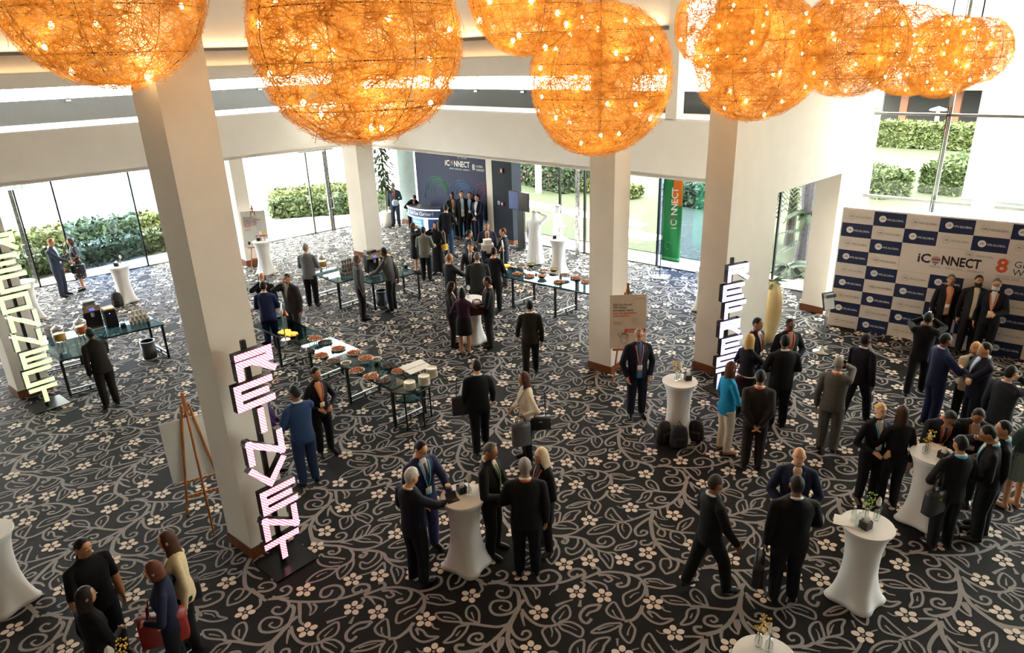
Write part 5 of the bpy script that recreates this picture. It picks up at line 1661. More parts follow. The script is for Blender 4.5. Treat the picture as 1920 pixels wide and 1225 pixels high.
for a in [(590, 634, 'w', 'pastry', 'plate of golden pastries on a wire riser at the far end of the long buffet', BH, .08, True),
          (609, 641, 'p', 'dark', 'platter of dark chocolate bites next to the raised pastries', BH, 0, False),
          (576, 656, 'p', 'dark', 'platter of dark bites with tongs at the near edge by the fries', BH, 0, True),
          (602, 666, 'w', 'crois', 'plate of croissants at the near edge, second from the fries', BH, 0, False),
          (634, 653, 'w', 'pastry', 'plate of small pastries in the back row middle', BH, 0, False),
          (626, 676, 'p', 'tart', 'platter of dark tartlets with tongs at the near edge', BH, 0, True),
          (649, 683, 'c', 'nut', 'small white bowl of nuts on the long buffet', BH, 0, False),
          (664, 661, 'w', 'crois', 'plate of croissants in the back row', BH, 0, False),
          (686, 671, 'w', 'pastry', 'plate of pastries on a wire riser near the white bowl', BH, .06, False),
          (706, 676, 'c', 'nut', 'white bowl with wrapped tongs beside a bud vase', BH, 0, False),
          (669, 694, 'w', 'crois', 'plate of croissants with tongs at the near edge', BH, 0, True),
          (695, 705, 'w', 'pastry', 'plate of pastries with tongs near the plate stacks', BH, 0, True),
          (729, 684, 'p', 'dark', 'platter of chocolate balls on a riser beside the white trays', BH, .04, False),
          (748, 695, 'w', 'pastry', 'plate of pastries half under the white trays', BH, 0, False),
          (717, 712, 'p', 'tart', 'platter of dark tartlets at the near edge next to the plates', BH, 0, True)]:
    platter(*a)
g2 = 'dishes on the right buffet'
for a in [(977, 498, 'w', 'tart', 'white plate of small bites on a riser by the hot lamp of the right buffet', .86, .10, True),
          (996, 499, 'b', 'green', 'black bowl of green olives on the right buffet', .86, 0, False),
          (970, 513, 'p', 'pastry', 'platter of pastries at the near edge by the right hot lamp', .86, 0, True),
          (992, 517, 'w', 'crois', 'plate of fried bites at the near edge, left of the orange bowl', .86, 0, False),
          (1016, 520, 'b', 'orange', 'black bowl of orange cubes at the near edge', .86, 0, False),
          (1020, 507, 'w', 'tart', 'plate of bites in the back row between the two bowls', .86, 0, False),
          (1038, 508, 'b', 'yellow', 'black bowl of yellow chips in the back row', .86, 0, False),
          (1058, 515, 'p', 'tart', 'platter on a wire riser in the back row before the middle column', .86, .08, False),
          (1048, 528, 'p', 'pastry', 'long platter of fried bites with tongs at the near edge', .86, 0, True),
          (1080, 521, 'p', 'crois', 'platter of bites in the back row near the middle column', .86, 0, False),
          (1099, 527, 'w', 'pastry', 'plate of pastries touching the middle column in view', .86, 0, False)]:
    platter(*a, group=g2)
vase(None, 0, 0, 'c', 'at the far end of the long buffet', pos=gp(620, 640, BH), z=BH); vase(None, 0, 0, 'c', 'in the middle of the long buffet', .3, pos=gp(714, 682, BH), z=BH)
vase(None, 0, 0, 'c', 'at the far edge of the right buffet', pos=gp(1004, 500, .86), z=.86)


# carving stations: steel arch with a hot lamp over a tray of fries
def hot_lamp(u, v, z, label, lab2, hd=(1, 0)):
    p = gp(u, v, z); t = thing('heat_lamp', label, 'lamp', (p[0], p[1], z + .001), math.atan2(hd[1], hd[0]))
    MB().cyl((-.32, .06, 0), .10, .02, 16).obj('base', M_STEEL, t)
    P = [(-.32, .06, .02), (-.32, .06, .62), (-.27, .05, .74), (-.16, .03, .80), (-.05, .01, .74), (0, 0, .60)]
    MB().tube([tuple(x) for x in _cr(P, 4)], .014, 8).obj('arch', M_STEEL, t, True)
    MB().lathe([(.02, .60), (.03, .56), (.075, .47), (.08, .46), (.07, .47)], n=14).obj('lamp_shade', mat('#7a4a2a', .3, metal=.8), t, True)
    MB().ball((0, 0, .47), .03, 8, 6).obj('bulb', emis('#ffb050', 30, sample=False), t, True)
    l = bpy.data.lights.new('hot_lamp', 'SPOT'); l.energy = 60; l.color = (1, .55, .15); l.spot_size = 1.5; l.shadow_soft_size = .05
    lo = bpy.data.objects.new('hot_lamp', l); COL.objects.link(lo); lo.location = (p[0], p[1], z + .44)
    for k, (dx, dy) in enumerate(((-.10, .10), (.10, -.06))):
        s = thing('food_platter', ('left ' if k == 0 else 'right ') + lab2, 'platter', (p[0] + dx, p[1] + dy, z + .001), 0, 'fries under hot lamps')
        link('plate', PL_ME, s); o = link('food', heap(.135, 40, .022, '#e0a23c', .03, 20 + k, .3), s); o['kind'] = 'stuff'


hot_lamp(540, 628, BH, 'steel arch hot lamp over fries at the far end of the long buffet', 'tray of fries under the hot lamp of the long buffet', (-.3, .9))
hot_lamp(942, 500, .86, 'steel arch hot lamp over fries on the right buffet', 'tray of fries under the hot lamp of the right buffet', (-.3, .9))

# stacks of plates and the white trays
SP_ME = MB().lathe([(.001, .003), (.07, .003), (.105, .014), (.107, .016), (.105, .010), (.07, 0)], n=20).mesh('plate', mat('#e4dcc8', .35, var=.03), True)
for nm, (u, v, n) in (('left', (769, 729, 11)), ('middle', (796, 721, 14)), ('rear', (810, 707, 15))):
    p = gp(u, v, BH)
    for k in range(n):
        o = link('dinner_plate', SP_ME); o.location = (p[0] + rnd.uniform(-.002, .002), p[1], BH + .001 + k * .0128)
        tag(o, 'cream dinner plate, %s from the bottom of the %s stack on the half-round table' % (['first', 'second', 'third', 'fourth', 'fifth', 'sixth', 'seventh', 'eighth', 'ninth', 'tenth', 'eleventh', 'twelfth', 'thirteenth', 'fourteenth', 'fifteenth'][k], nm), 'plate', 'plates in the %s stack' % nm)
p = gp(780, 690, BH + .16); tr = thing('tray_stand', 'pair of slanted white trays on a stand at the end of the long buffet', 'tray', (p[0], p[1], BH + .001), .75)
for k in range(2): MB().box((0, -.09 + k * .19, .17 + .02 * k), (.52, .17, .015), rot=Matrix.Rotation(.12, 3, 'X'), bev=.006).obj('tray', M_WHITE, tr)
for sx in (-.2, .2):
    for sy in (-.12, .14): MB().box((sx, sy, .08), (.014, .014, .16)).obj('leg', M_FRAME, tr)


# drinks: cups, dispensers, coffee machines
def cup_pile(c, d, w, rows, z, label, group):
    OD = ['first', 'second', 'third', 'fourth', 'fifth', 'sixth', 'seventh']; LY = ['lowest', 'second', 'third', 'top']
    for (r, k, h) in rows:
        for i in range(k):
            q = c + d * (i - (k - 1) / 2) * .088 + w * r * .088
            o = link('paper_cup', CUP_ME); o.location = (q[0], q[1], z + .002 + h * .104); tag(o, '%s, %s layer, %s row, %s from the left' % (label, LY[h], OD[r], OD[i]), 'cup', group)


c3 = gp(661, 513, BH + .05); dd = np.array([.7, .66]); w3 = np.array([-.66, .7])
cup_pile(c3, dd, w3, [(0, 7, 0), (1, 7, 0), (2, 7, 0), (3, 6, 0), (1, 6, 1), (2, 6, 1), (3, 5, 1), (2, 5, 2), (3, 4, 2), (3, 4, 3)], BH, 'grey paper cup of the far pyramid', 'cups in the pyramid')
c3 = gp(696, 500, BH + .05); cup_pile(c3, dd, w3, [(0, 4, 0), (1, 4, 0), (0, 4, 1), (1, 3, 1), (1, 3, 2)], BH, 'grey paper cup by the far coffee machine', 'cups by the far coffee machine')
TW_ME = CUP_ME.copy(); TW_ME.materials.clear(); TW_ME.materials.append(mat('#e6ded0', .5, var=.05))
c4 = gp(263, 603, .86 + .05); cup_pile(c4, dL, np.array([-.66, .75]), [(0, 5, 0), (1, 5, 0), (2, 4, 0), (0, 4, 1), (1, 4, 1), (1, 3, 2)], .86, 'grey paper cup', 'x')
for o in list(COL.objects):
    if o.get('group') == 'x': o.data = TW_ME; o.name = 'tea_cup'; tag(o, o['label'].replace('grey paper cup', 'cream tea cup at far left'), 'cup', 'cream cups on the far left table')
c4 = gp(92, 628, .86 + .05); cup_pile(c4, -dG, nG * .9, [(0, 4, 0), (1, 4, 0), (0, 3, 1), (1, 3, 1)], .86, 'grey paper cup by the far left dispensers', 'cups at the far left dispensers')


def dispenser(u, v, z, col, label):
    p = gp(u, v, z + .3); t = thing('juice_dispenser', label, 'dispenser', (p[0], p[1], z + .001))
    for a in range(3): MB().tube([(.09 * math.cos(a * 2.1), .09 * math.sin(a * 2.1), .16), (.12 * math.cos(a * 2.1), .12 * math.sin(a * 2.1), 0)], .010, 6).obj('leg', M_STEEL, t)
    MB().lathe([(.12, .16), (.125, .18), (.125, .36), (.12, .42)], n=18).obj('tank', glass('#f3f6f4', .2, 'tank_glass'), t, True)
    MB().lathe([(.001, .17), (.118, .17), (.12, .19), (.12, .32), (.001, .32)], n=18).obj('juice', mat(col, .25, var=.05, emit=None), t, True)
    MB().lathe([(.128, .42), (.12, .45), (.07, .49), (.02, .505), (.02, .53), (.001, .535)], n=18).obj('lid', M_STEEL, t, True)
    MB().tube([(0, -.12, .20), (0, -.16, .20), (0, -.165, .16)], .012, 6).obj('tap', M_STEEL, t)


dispenser(594, 490, BH, '#d9781e', 'dispenser of orange juice at the left on the far drinks table'); dispenser(604, 492, BH, '#d9a52a', 'dispenser of yellow juice at the right on the far drinks table')
dispenser(110, 628, .86, '#d3a21e', 'dispenser of yellow juice at far left by the green letters'); dispenser(152, 614, .86, '#e0701a', 'dispenser of orange juice at far left next to the coffee machine')


def coffee(u, v, z, rz, label):
    p = gp(u, v, z); t = thing('coffee_machine', label, 'machine', (p[0], p[1], z + .001), rz)
    mk = mat('#161617', .35, var=.2)
    MB().box((0, .12, .28), (.36, .26, .56), bev=.02).obj('body', mk, t)
    MB().box((0, -.04, .50), (.36, .14, .14), rot=Matrix.Rotation(-.35, 3, 'X'), bev=.01).obj('front_panel', mat('#7b6a4a', .4, var=.7, scale=18), t)
    MB().box((0, -.115, .51), (.11, .012, .055), rot=Matrix.Rotation(-.35, 3, 'X')).obj('display', emis('#5a5cff', 1.2, base='#060606'), t)
    MB().box((0, -.06, .03), (.34, .22, .05), bev=.01).obj('drip_tray', M_STEEL, t)
    MB().cyl((0, -.08, .33), .04, .10, 12).obj('spout', M_STEEL, t)
    MB().box((0, .12, .62), (.30, .24, .10), bev=.02).obj('bean_hopper', glass('#9a9a98', .3, 'hopper'), t)


def fridge(u, v, z, rz, label):
    p = gp(u, v, z); t = thing('milk_cooler', label, 'cooler', (p[0], p[1], z + .001), rz)
    MB().box((0, 0, .22), (.25, .30, .44), bev=.015).obj('body', mat('#121213', .3, var=.15), t)
    MB().ball((-.02, -.155, .36), .010, 8, 6).obj('indicator', emis('#6a70ff', 4.0), t)
    MB().box((0, 0, .455), (.24, .28, .03), bev=.006).obj('tray', mat('#c49a2c', .5, var=.6, scale=25), t)


coffee(702, 512, BH, .7, 'black coffee machine with lit blue display on the far drinks table'); fridge(727, 508, BH, .7, 'small black milk cooler next to the far coffee machine')
coffee(180, 617, .86, .7, 'black coffee machine with lit display on the far left table'); fridge(211, 612, .86, .7, 'small black milk cooler beside the far left coffee machine')
TABLES['x'] = gp(760, 503, BH)
p = TABLES['x']; t = thing('napkin_box', 'black napkin box at the right end of the far coffee table', 'box', (p[0], p[1], BH + .002), .6, 'black napkin boxes'); link('box', NB_ME, t); link('napkins', NP_ME, t)['kind'] = 'stuff'
vase(None, 0, 0, 'c', 'at the right end of the far coffee table', pos=gp(750, 500, BH), z=BH)
p = gp(232, 615, .86); t = thing('napkin_box', 'black box of sachets between cooler and cream cups at far left', 'box', (p[0], p[1], .862), .6, 'black napkin boxes'); link('box', NB_ME, t); link('napkins', NP_ME, t)['kind'] = 'stuff'
# bins
for (u, v, lb, c1) in ((283, 672, 'black round waste bin beside the far left table', '#1b1c1e'), (717, 573, 'dark blue round waste bin under the far coffee table', '#2a3440')):
    p = gp(u, v); t = thing('waste_bin', lb, 'bin', (p[0], p[1], 0))
    MB().lathe([(.001, .0), (.15, .0), (.155, .02), (.165, .44), (.15, .44), (.14, .06), (.001, .05)], n=22).obj('body', mat(c1, .4, var=.1), t, True)
    MB().tube([(.160 * math.cos(a), .160 * math.sin(a), .445) for a in np.linspace(0, 2 * math.pi, 23)], .012, 6, cap=False).obj('rim', M_STEEL, t, True)
    MB().tube([(.160 * math.cos(a), .160 * math.sin(a), .016) for a in np.linspace(0, 2 * math.pi, 23)], .010, 6, cap=False).obj('foot_ring', M_STEEL, t, True)

# ------------------------------------------------------------------ lit letter towers
GLY = {  # strokes in a unit cell (x 0..1, y 0..1): boxes given as polylines
    'R': [[(0, 0), (0, .62), (.78, .62)], [(0, 1), (.95, 1), (.95, .55), (.5, .55)], [(.5, .55), (1, 0)]],
    'E': [[(1, 1), (0, 1), (0, 0), (1, 0)], [(0, .5), (.85, .5)]], 'I': [[(.5, 0), (.5, 1)]], 'N': [[(0, 0), (0, 1), (1, 0), (1, 1)]],
    'V': [[(0, 1), (.5, 0), (1, 1)]], 'T': [[(0, 1), (1, 1)], [(.5, 1), (.5, 0)]], 'C': [[(1, 1), (0, 1), (0, 0), (1, 0)]],
    'O': [[(0, 0), (0, 1), (1, 1), (1, 0), (0, 0)]], 'F': [[(0, 0), (0, 1), (1, 1)], [(0, .5), (.8, .5)]],
    'S': [[(1, 1), (0, 1), (0, .5), (1, .5), (1, 0), (0, 0)]], 'H': [[(0, 0), (0, 1)], [(1, 0), (1, 1)], [(0, .5), (1, .5)]]}


def glyph(ch, w, h, sw, depth, z0):
    mb = MB(); hw = sw / 2
    for pl in GLY[ch]:
        P = [(hw + x * (w - sw), hw + y * (h - sw)) for x, y in pl]
        for a, b in zip(P, P[1:]):
            d = np.array(b) - np.array(a); L = np.linalg.norm(d); m = (np.array(a) + np.array(b)) / 2
            mb.box((m[0] - w / 2, m[1], z0), (L + sw, sw, depth), math.atan2(d[1], d[0]))
    return mb


def striped(col, strength):
    m = bpy.data.materials.new('lit_stripes'); m.use_nodes = True; nt = m.node_tree; b = nt.nodes['Principled BSDF']
    tc = nt.nodes.new('ShaderNodeTexCoord'); w = nt.nodes.new('ShaderNodeTexWave'); w.inputs['Scale'].default_value = 14; w.bands_direction = 'DIAGONAL'
    r = nt.nodes.new('ShaderNodeValToRGB'); r.color_ramp.elements[0].position = .25; r.color_ramp.elements[1].position = .75
    c = lin(col); r.color_ramp.elements[0].color = c + (1,); r.color_ramp.elements[1].color = tuple(.55 + .45 * x for x in c) + (1,)
    nt.links.new(tc.outputs['Object'], w.inputs['Vector']); nt.links.new(w.outputs['Fac'], r.inputs['Fac'])
    nt.links.new(r.outputs['Color'], b.inputs['Emission Color']); b.inputs['Emission Strength'].default_value = strength
    b.inputs['Base Color'].default_value = (.6, .6, .6, 1)
    return m


def sign(word, base, ang, H, col, glow, label, jit):
    n = len(word); ch = H / n; t = thing('letter_tower', label, 'sign', (base[0], base[1], 0), 0)
    M = wall_frame((0, 0, 0), ang)
    mf = striped(col, glow); md = mat('#1a1414', .4, var=.2)
    for k, c in enumerate(word):
        z = .10 + (n - 1 - k) * ch; w = .53 if c != 'I' else .13
        s = thing('letter', None, None); s.parent = t
        body = glyph(c, w, ch * .92, .088, .10, 0).obj('casing', md, s); face = glyph(c, w - .012, ch * .92 - .012, .082, .012, .054).obj('lit_face', mf, s)
        face.location = (0, .006, 0)
        s.matrix_local = M @ Matrix.Translation((jit[k % len(jit)], z, 0))
        s.name = 'letter_' + c.lower()
    po = MB().box((0, 0, (H + .16) / 2 + .01), (.06, .05, H + .16), math.radians(ang)); o = po.obj('mast', M_BLACK, t); nrm = np.array([math.sin(math.radians(ang)), -math.cos(math.radians(ang))])
    o.location = (-nrm[0] * .09, -nrm[1] * .09, 0)
    MB().box((0, 0, .012), (.66, .62, .024), math.radians(ang)).obj('base_plate', mat('#1d2126', .25, metal=.4, var=.1), t)
    return t


sign('REINVENT', gp(537, 1052), 48, 3.15, '#ff4a72', 1.25, 'tall tower of pink lit block letters before the front left column', [.05, -.03, 0, -.02, -.04, .04, 0, -.03])
sign('RECONNECT', gp(90, 760), 50, 3.6, '#b4e838', 1.0, 'tall tower of yellow-green lit block letters at the left edge', [.03, -.02, .04, -.03, .02, -.01, .03, -.02, 0])
sign('REFRESH', gp(1358, 732), 25, 2.6, '#9c86ff', 1.5, 'tower of white-violet lit block letters before the right column', [.06, -.03, .05, -.03, .04, -.05, 0])

# ------------------------------------------------------------------ logo walls, banners, boards
M_NV = mat('#121f47', .6, var=.04); M_PW = mat('#d8cdc4', .6, var=.015); M_INK = mat('#3a3a48', .6); M_WTX = mat('#e4e2e0', .6); M_BKTX = mat('#17161c', .6); M_RDTX = mat('#cf3a26', .6)
M_GREYTX = mat('#8b8684', .6)


def ring(r, w, n=28):
    V = []; F = []
    for i in range(n):
        a = 2 * math.pi * i / n
        V += [(r * math.cos(a), r * math.sin(a), 0), ((r - w) * math.cos(a), (r - w) * math.sin(a), 0)]
    for i in range(n): F.append((2 * i, 2 * ((i + 1) % n), 2 * ((i + 1) % n) + 1, 2 * i + 1))
    return MB().add(V, F)


RING_ME = ring(.075, .006).mesh('logo_ring', M_GREYTX); DISC_ME = MB().lathe([(.001, 0), (.076, 0), (.076, .001), (.001, .001)], n=24).mesh('logo_disc', M_WTX)
bd0 = gp(1522, 603); bd0 = on_plane(gp(1552, 608), -37.7, 1553, 608)[:2]; bd = dirv(-37.7)
BW = float((on_plane(bd0, -37.7, 1628, 392)[:2] - on_plane(bd0, -37.7, 1571, 387)[:2]).dot(bd)); BHH = 2.9 / 9
wall = thing('photo_wall', 'checkered white and navy sponsor photo wall at right', 'backdrop', (bd0[0], bd0[1], 0), 0)
Mw = wall_frame((0, 0, 0), -37.7)
NCOL = 8
MB().prism([tuple(bd * 0 - bd * .03), tuple(bd * (BW * NCOL + .03)), tuple(bd * (BW * NCOL + .03) + np.array([-bd[1], bd[0]]) * .28), tuple(-bd * .03 + np.array([-bd[1], bd[0]]) * .28)], 0, 2.93).obj('frame_body', mat('#e9e2da', .5), wall)
PANW = MB().box((0, 0, 0), (BW - .004, BHH - .004, .012)).mesh('panel', M_PW); PANN = MB().box((0, 0, 0), (BW - .004, BHH - .004, .012)).mesh('panel', M_NV)
for r in range(9):
    for cidx in range(NCOL):
        if r in (2, 3) and cidx >= 2: continue
        wht = (r + cidx) % 2 == 0
        o = link('panel', PANW if wht else PANN, wall)
        o.matrix_local = Mw @ Matrix.Translation(((cidx + .5) * BW, 2.9 - (r + .5) * BHH, .008))
        I = Matrix.Identity(4)
        q = link('logo_ring' if wht else 'logo_disc', RING_ME if wht else DISC_ME, o); q.matrix_local = Matrix.Translation((-BW * .22, .005, .0075))
        place_text('vfs', .075, M_INK, o, I, -BW * .22, .006, .0095, 0, name='emblem_lettering')
        place_text('VFS.GLOBAL', .062, M_GREYTX if wht else M_WTX, o, I, BW * .17, -.005, .0085, .0005)
big = MB().box((0, 0, 0), (BW * (NCOL - 2) - .004, BHH * 2 - .004, .014)).obj('panel', M_PW, wall)
big.matrix_local = Mw @ Matrix.Translation((BW * (2 + (NCOL - 2) / 2), 2.9 - 3 * BHH, .008))
x0 = -BW * (NCOL - 2) / 2
I = Matrix.Identity(4)


def pin(parent, x, y, r, z=.01):
    """round balloon mark of coloured stripes with a pointed foot"""
    cs = ['#c98a5a', '#b5563c', '#2c3d77', '#c98a5a', '#2c3d77']
    for k in range(5):
        y0, y1 = r - 2 * r * k / 5, r - 2 * r * (k + .8) / 5
        w0, w1 = math.sqrt(max(0, r * r - y0 * y0)), math.sqrt(max(0, r * r - y1 * y1)); ym = (y0 + y1) / 2; wm = math.sqrt(max(0, r * r - ym * ym))
        MB().add([(x - w0, y + y0, z), (x + w0, y + y0, z), (x + wm, y + ym, z), (x + w1, y + y1, z), (x - w1, y + y1, z), (x - wm, y + ym, z)], [(0, 5, 4, 3, 2, 1)]).obj('stripe', mat(cs[k], .6), parent)
    MB().add([(x - r * .3, y - r * 1.1, z), (x + r * .3, y - r * 1.1, z), (x, y - r * 1.5, z)], [(0, 2, 1)]).obj('pin_foot', mat('#2c3d77', .6), parent)


place_text('iC', .28, M_BKTX, big, I, x0 + BW * .93, .02, .009, .008, 'RIGHT'); pin(big, x0 + BW * .93 + .105, .02, .088)
place_text('NNECT', .28, M_BKTX, big, I, x0 + BW * .93 + .205, .02, .009, .008, 'LEFT', name='title', width=BW * 1.12)
place_text('IDEATE  -  INNOVATE  -  INTERACT', .065, M_GREYTX, big, I, x0 + BW * 1.72, -.14, .009, 0, 'CENTER', name='subtitle')
q = link('logo_ring', RING_ME, big); q.matrix_local = Matrix.Translation((x0 + BW * 2.0, .22, .009)); place_text('vfs', .075, M_INK, big, I, x0 + BW * 2.0, .222, .0095, name='emblem_lettering')
place_text('VFS.GLOBAL', .06, M_GREYTX, big, I, x0 + BW * 2.0 + .12, .21, .009, 0, 'LEFT')
place_text('8', .42, mat('#c8502e', .6, var=.25, scale=5), big, I, x0 + BW * 2.95, .05, .009, .012, name='number'); place_text('TH', .05, M_GREYTX, big, I, x0 + BW * 3.13, .17, .009)
place_text('GLOBAL', .20, M_INK, big, I, x0 + BW * 3.25, .12, .009, 0, 'LEFT', name='title'); place_text('WORKSHOP', .20, M_INK, big, I, x0 + BW * 3.25, -.05, .009, 0, 'LEFT', name='title')
MB().box((x0 + BW * 3.9, -.15, .0085), (BW * 2.2, .006, .001)).obj('rule', M_INK, big); place_text('08 MAR 2023  |  ABU DHABI', .075, M_GREYTX, big, I, x0 + BW * 2.85, -.21, .009, 0, 'LEFT', name='date')

# navy welcome wall with its desk
nv0 = np.array(gp(916, 450)); nA = -43.0
nvL = on_plane(nv0, nA, 789, 430)[:2]; nW_ = float(np.linalg.norm(nv0 - nvL))
lw = thing('logo_wall', 'navy welcome wall with white lettering and line drawings of heads', 'backdrop', (nvL[0], nvL[1], 0))
dN = dirv(nA); MN = wall_frame((0, 0, 0), nA); nn = np.array([-dN[1], dN[0]])
MB().prism([(0, 0), tuple(dN * nW_), tuple(dN * nW_ + nn * .1), tuple(nn * .1)], .02, 3.5).obj('panel', mat('#22284a', .6, var=.10, scale=.7, spec=.25), lw)
MB().prism([tuple(-dN * .10), tuple(dN * -.005), tuple(dN * -.005 + nn * .12), tuple(-dN * .10 + nn * .12)], 0, 3.55).obj('light_edge', emis('#ffffff', 1.5), lw)
MB().prism([(0, 0), tuple(dN * nW_), tuple(dN * nW_ + nn * -.004), tuple(nn * -.004)], 3.5, 3.55).obj('light_edge', emis('#ffffff', 1.2), lw)
MB().prism([(0, 0), tuple(dN * nW_), tuple(dN * nW_ - nn * .02), tuple(-nn * .02)], .02, .75).obj('blue_band', mat('#2b7fb8', .5, var=.1), lw)
X = nW_ * .60
place_text('iC', .30, M_WTX, lw, MN, X - .32, 2.72, .006, .006, 'RIGHT', name='title'); place_text('NNECT', .30, M_WTX, lw, MN, X - .09, 2.72, .006, .006, 'LEFT', name='title', width=nW_ * .215)
pin_o = MB().obj('pin', M_WTX, lw); bpy.data.objects.remove(pin_o)
for k in range(4):
    w = .09 * math.sin(math.pi * (k + .7) / 4.4); MB().box((X - .2, 2.80 - k * .045, .007), (w * 2, .032, .002)).obj('stripe', mat(['#c98a5a', '#b5563c', '#3f6fb0', '#3f6fb0'][k], .6), lw).matrix_local = MN
place_text('IDEATE - INNOVATE - INTERACT', .075, M_WTX, lw, MN, X + .2, 2.53, .006); place_text('8', .30, M_WTX, lw, MN, nW_ * .845, 2.66, .006, .006, name='number')
q = link('logo_ring', RING_ME, lw); q.matrix_local = MN @ Matrix.Translation((X + .18, 2.98, .006)); place_text('vfs', .07, M_WTX, lw, MN, X + .18, 2.98, .006, name='emblem_lettering'); place_text('VFS.GLOBAL', .06, M_WTX, lw, MN, X + .3, 2.96, .006, 0, 'LEFT')
place_text('GLOBAL', .12, M_WTX, lw, MN, nW_ * .875, 2.71, .006, 0, 'LEFT', width=nW_ * .095); place_text('WORKSHOP', .12, M_WTX, lw, MN, nW_ * .875, 2.58, .006, 0, 'LEFT', width=nW_ * .11)
for cx, col, sc in ((.30, '#3f9a5a', 1.0), (.66, '#4a86c0', .95), (.97, '#a85a72', .9)):
    tb = MB(); cx *= nW_
    for k in range(4):
        R = (.52 - k * .07) * sc
        tb.tube([(cx + .08 * k + R * 1.25 * math.cos(a), 1.62 - .03 * k + R * math.sin(a), .006) for a in np.linspace(.15 - k * .1, 3.0 + k * .1, 20)], .011, 4)
    tb.tube([(cx - .62 * sc, 1.72, .006), (cx - .66 * sc, 1.52, .006), (cx - .78 * sc, 1.30, .006), (cx - .68 * sc, 1.26, .006), (cx - .70 * sc, 1.12, .006), (cx - .62 * sc, 1.0, .006), (cx - .45 * sc, .98, .006), (cx - .40 * sc, .80, .006)], .011, 4)
    g = random.Random(int(cx * 100))
    for k in range(70):
        a = g.uniform(0, 2.2); r = g.uniform(.35, .75) * sc; tb.box((cx + r * 1.1 * math.cos(a) + .1, 1.6 + r * math.sin(a) * .8, .006), (.016, .016, .003))
    if cx > nW_ * .9: tb.v = [v if v[0] < nW_ - .02 else (nW_ - .02, v[1], v[2]) for v in tb.v]
    tb.obj('line_drawing', mat(col, .6), lw).matrix_local = MN
    lw.children[-1]['kind'] = 'stuff'
# beige pier, navy column with alarms
pr = nv0 + dN * .02; structure('trim_9', MB().prism([tuple(pr), tuple(pr + dN * .30), tuple(pr + dN * .30 + nn * .4), tuple(pr + nn * .4)], 0, ZS + .05), M_COL)
pr = pr + dN * .30; wn = float((on_plane(nv0, nA, 962, 420)[:2] - pr).dot(dN))
structure('wall_navy', MB().prism([tuple(pr), tuple(pr + dN * wn), tuple(pr + dN * wn + nn * .5), tuple(pr + nn * .5)], 0, ZS + .06), mat('#161e2c', .6, var=.06, spec=.2))
MB().prism([tuple(pr - nn * .012), tuple(pr + dN * (wn + .01) - nn * .012), tuple(pr + dN * (wn + .01) + nn * .5), tuple(pr + nn * .5)], 0, .15).obj('skirting', M_SKIRT, bpy.data.objects['wall_navy'])
for (u, v, nm, lb, c1, w, h) in ((941, 320, 'fire_alarm', 'red fire alarm beacon high on the navy column', '#7a2a2a', .14, .17), (943, 382, 'call_point', 'dark red fire call point on the navy column', '#6a2230', .13, .15), (936, 380, 'card_reader', 'white framed card reader beside the red call point', '#d6dde2', .10, .12)):
    c = on_plane(pr, nA, u, v); t = thing(nm, lb, 'alarm' if 'card' not in nm else 'reader', tuple(c - np.array([nn[0], nn[1], 0]) * .022), math.radians(nA))
    MB().box((0, 0, 0), (w, .04, h), bev=.01).obj('housing', mat(c1, .4), t); MB().box((0, -.024, 0), (w * .4, .012, h * .4)).obj('lens', mat('#e8e6e2', .3) if 'card' not in nm else M_BLACK, t)

# curved desk
dk = gp(789, 388, 1.1); t = thing('reception_desk', 'curved blue and white desk with lettering on its front before the navy wall', 'desk', (dk[0] - .1, dk[1] - .1, 0), math.radians(-42))
arc = lambda r, z0, z1, t0=.09, a0=-2.30, a1=-.84, off=(0, 1.35): MB().add(*(lambda A: ([(off[0] + rr * math.cos(a), off[1] + rr * math.sin(a), z) for a in A for rr in (r, r - t0) for z in (z0, z1)], [f for i in range(len(A) - 1) for f in ((4 * i, 4 * i + 4, 4 * i + 5, 4 * i + 1), (4 * i + 2, 4 * i + 3, 4 * i + 7, 4 * i + 6), (4 * i + 1, 4 * i + 5, 4 * i + 7, 4 * i + 3), (4 * i, 4 * i + 2, 4 * i + 6, 4 * i + 4))] + [(0, 1, 3, 2), (4 * len(A) - 4, 4 * len(A) - 2, 4 * len(A) - 1, 4 * len(A) - 3)]))(np.linspace(a0, a1, 17)))
arc(1.45, .74, 1.06).obj('upper_band', mat('#39537f', .5, var=.15, scale=1), t); arc(1.47, 1.06, 1.11, .5).obj('counter', mat('#3a3a40', .4), t)
arc(1.475, 1.03, 1.075, .03).obj('light_strip', emis('#ffffff', .8), t); arc(1.475, .71, .745, .2).obj('light_strip', emis('#ffffff', .8), t)
arc(1.30, .02, .72, .1, -2.15, -.98).obj('lower_front', mat('#2a4a86', .5, var=.15, scale=1), t)
arc(1.32, .05, .70, .02, -1.95, -1.42).obj('sky_panel', mat('#5fa0cf', .5, var=.1), t); arc(1.33, .05, .70, .02, -1.40, -1.26).obj('light_edge', emis('#ffffff', .8), t)
for k, chh in enumerate('the Selfie Corner!'):
    a = -2.10 + k * .062
    if chh != ' ':
        o = link('lettering', text_data(chh, .20, .001, M_WTX, .003), t)
        o.matrix_local = Matrix.Translation((1.455 * math.cos(a), 1.35 + 1.455 * math.sin(a), .89)) @ Matrix.Rotation(a + math.pi / 2, 4, 'Z') @ Matrix.Rotation(math.pi / 2, 4, 'X')
for k, ln_ in enumerate(('Come and', 'get your VFS', 'selfie done')):
    a = -1.68; o = link('lettering', text_data(ln_, .12, .001, M_WTX, .002), t)
    o.matrix_local = Matrix.Translation((1.335 * math.cos(a), 1.35 + 1.335 * math.sin(a), .52 - k * .13)) @ Matrix.Rotation(a + math.pi / 2, 4, 'Z') @ Matrix.Rotation(math.pi / 2, 4, 'X')
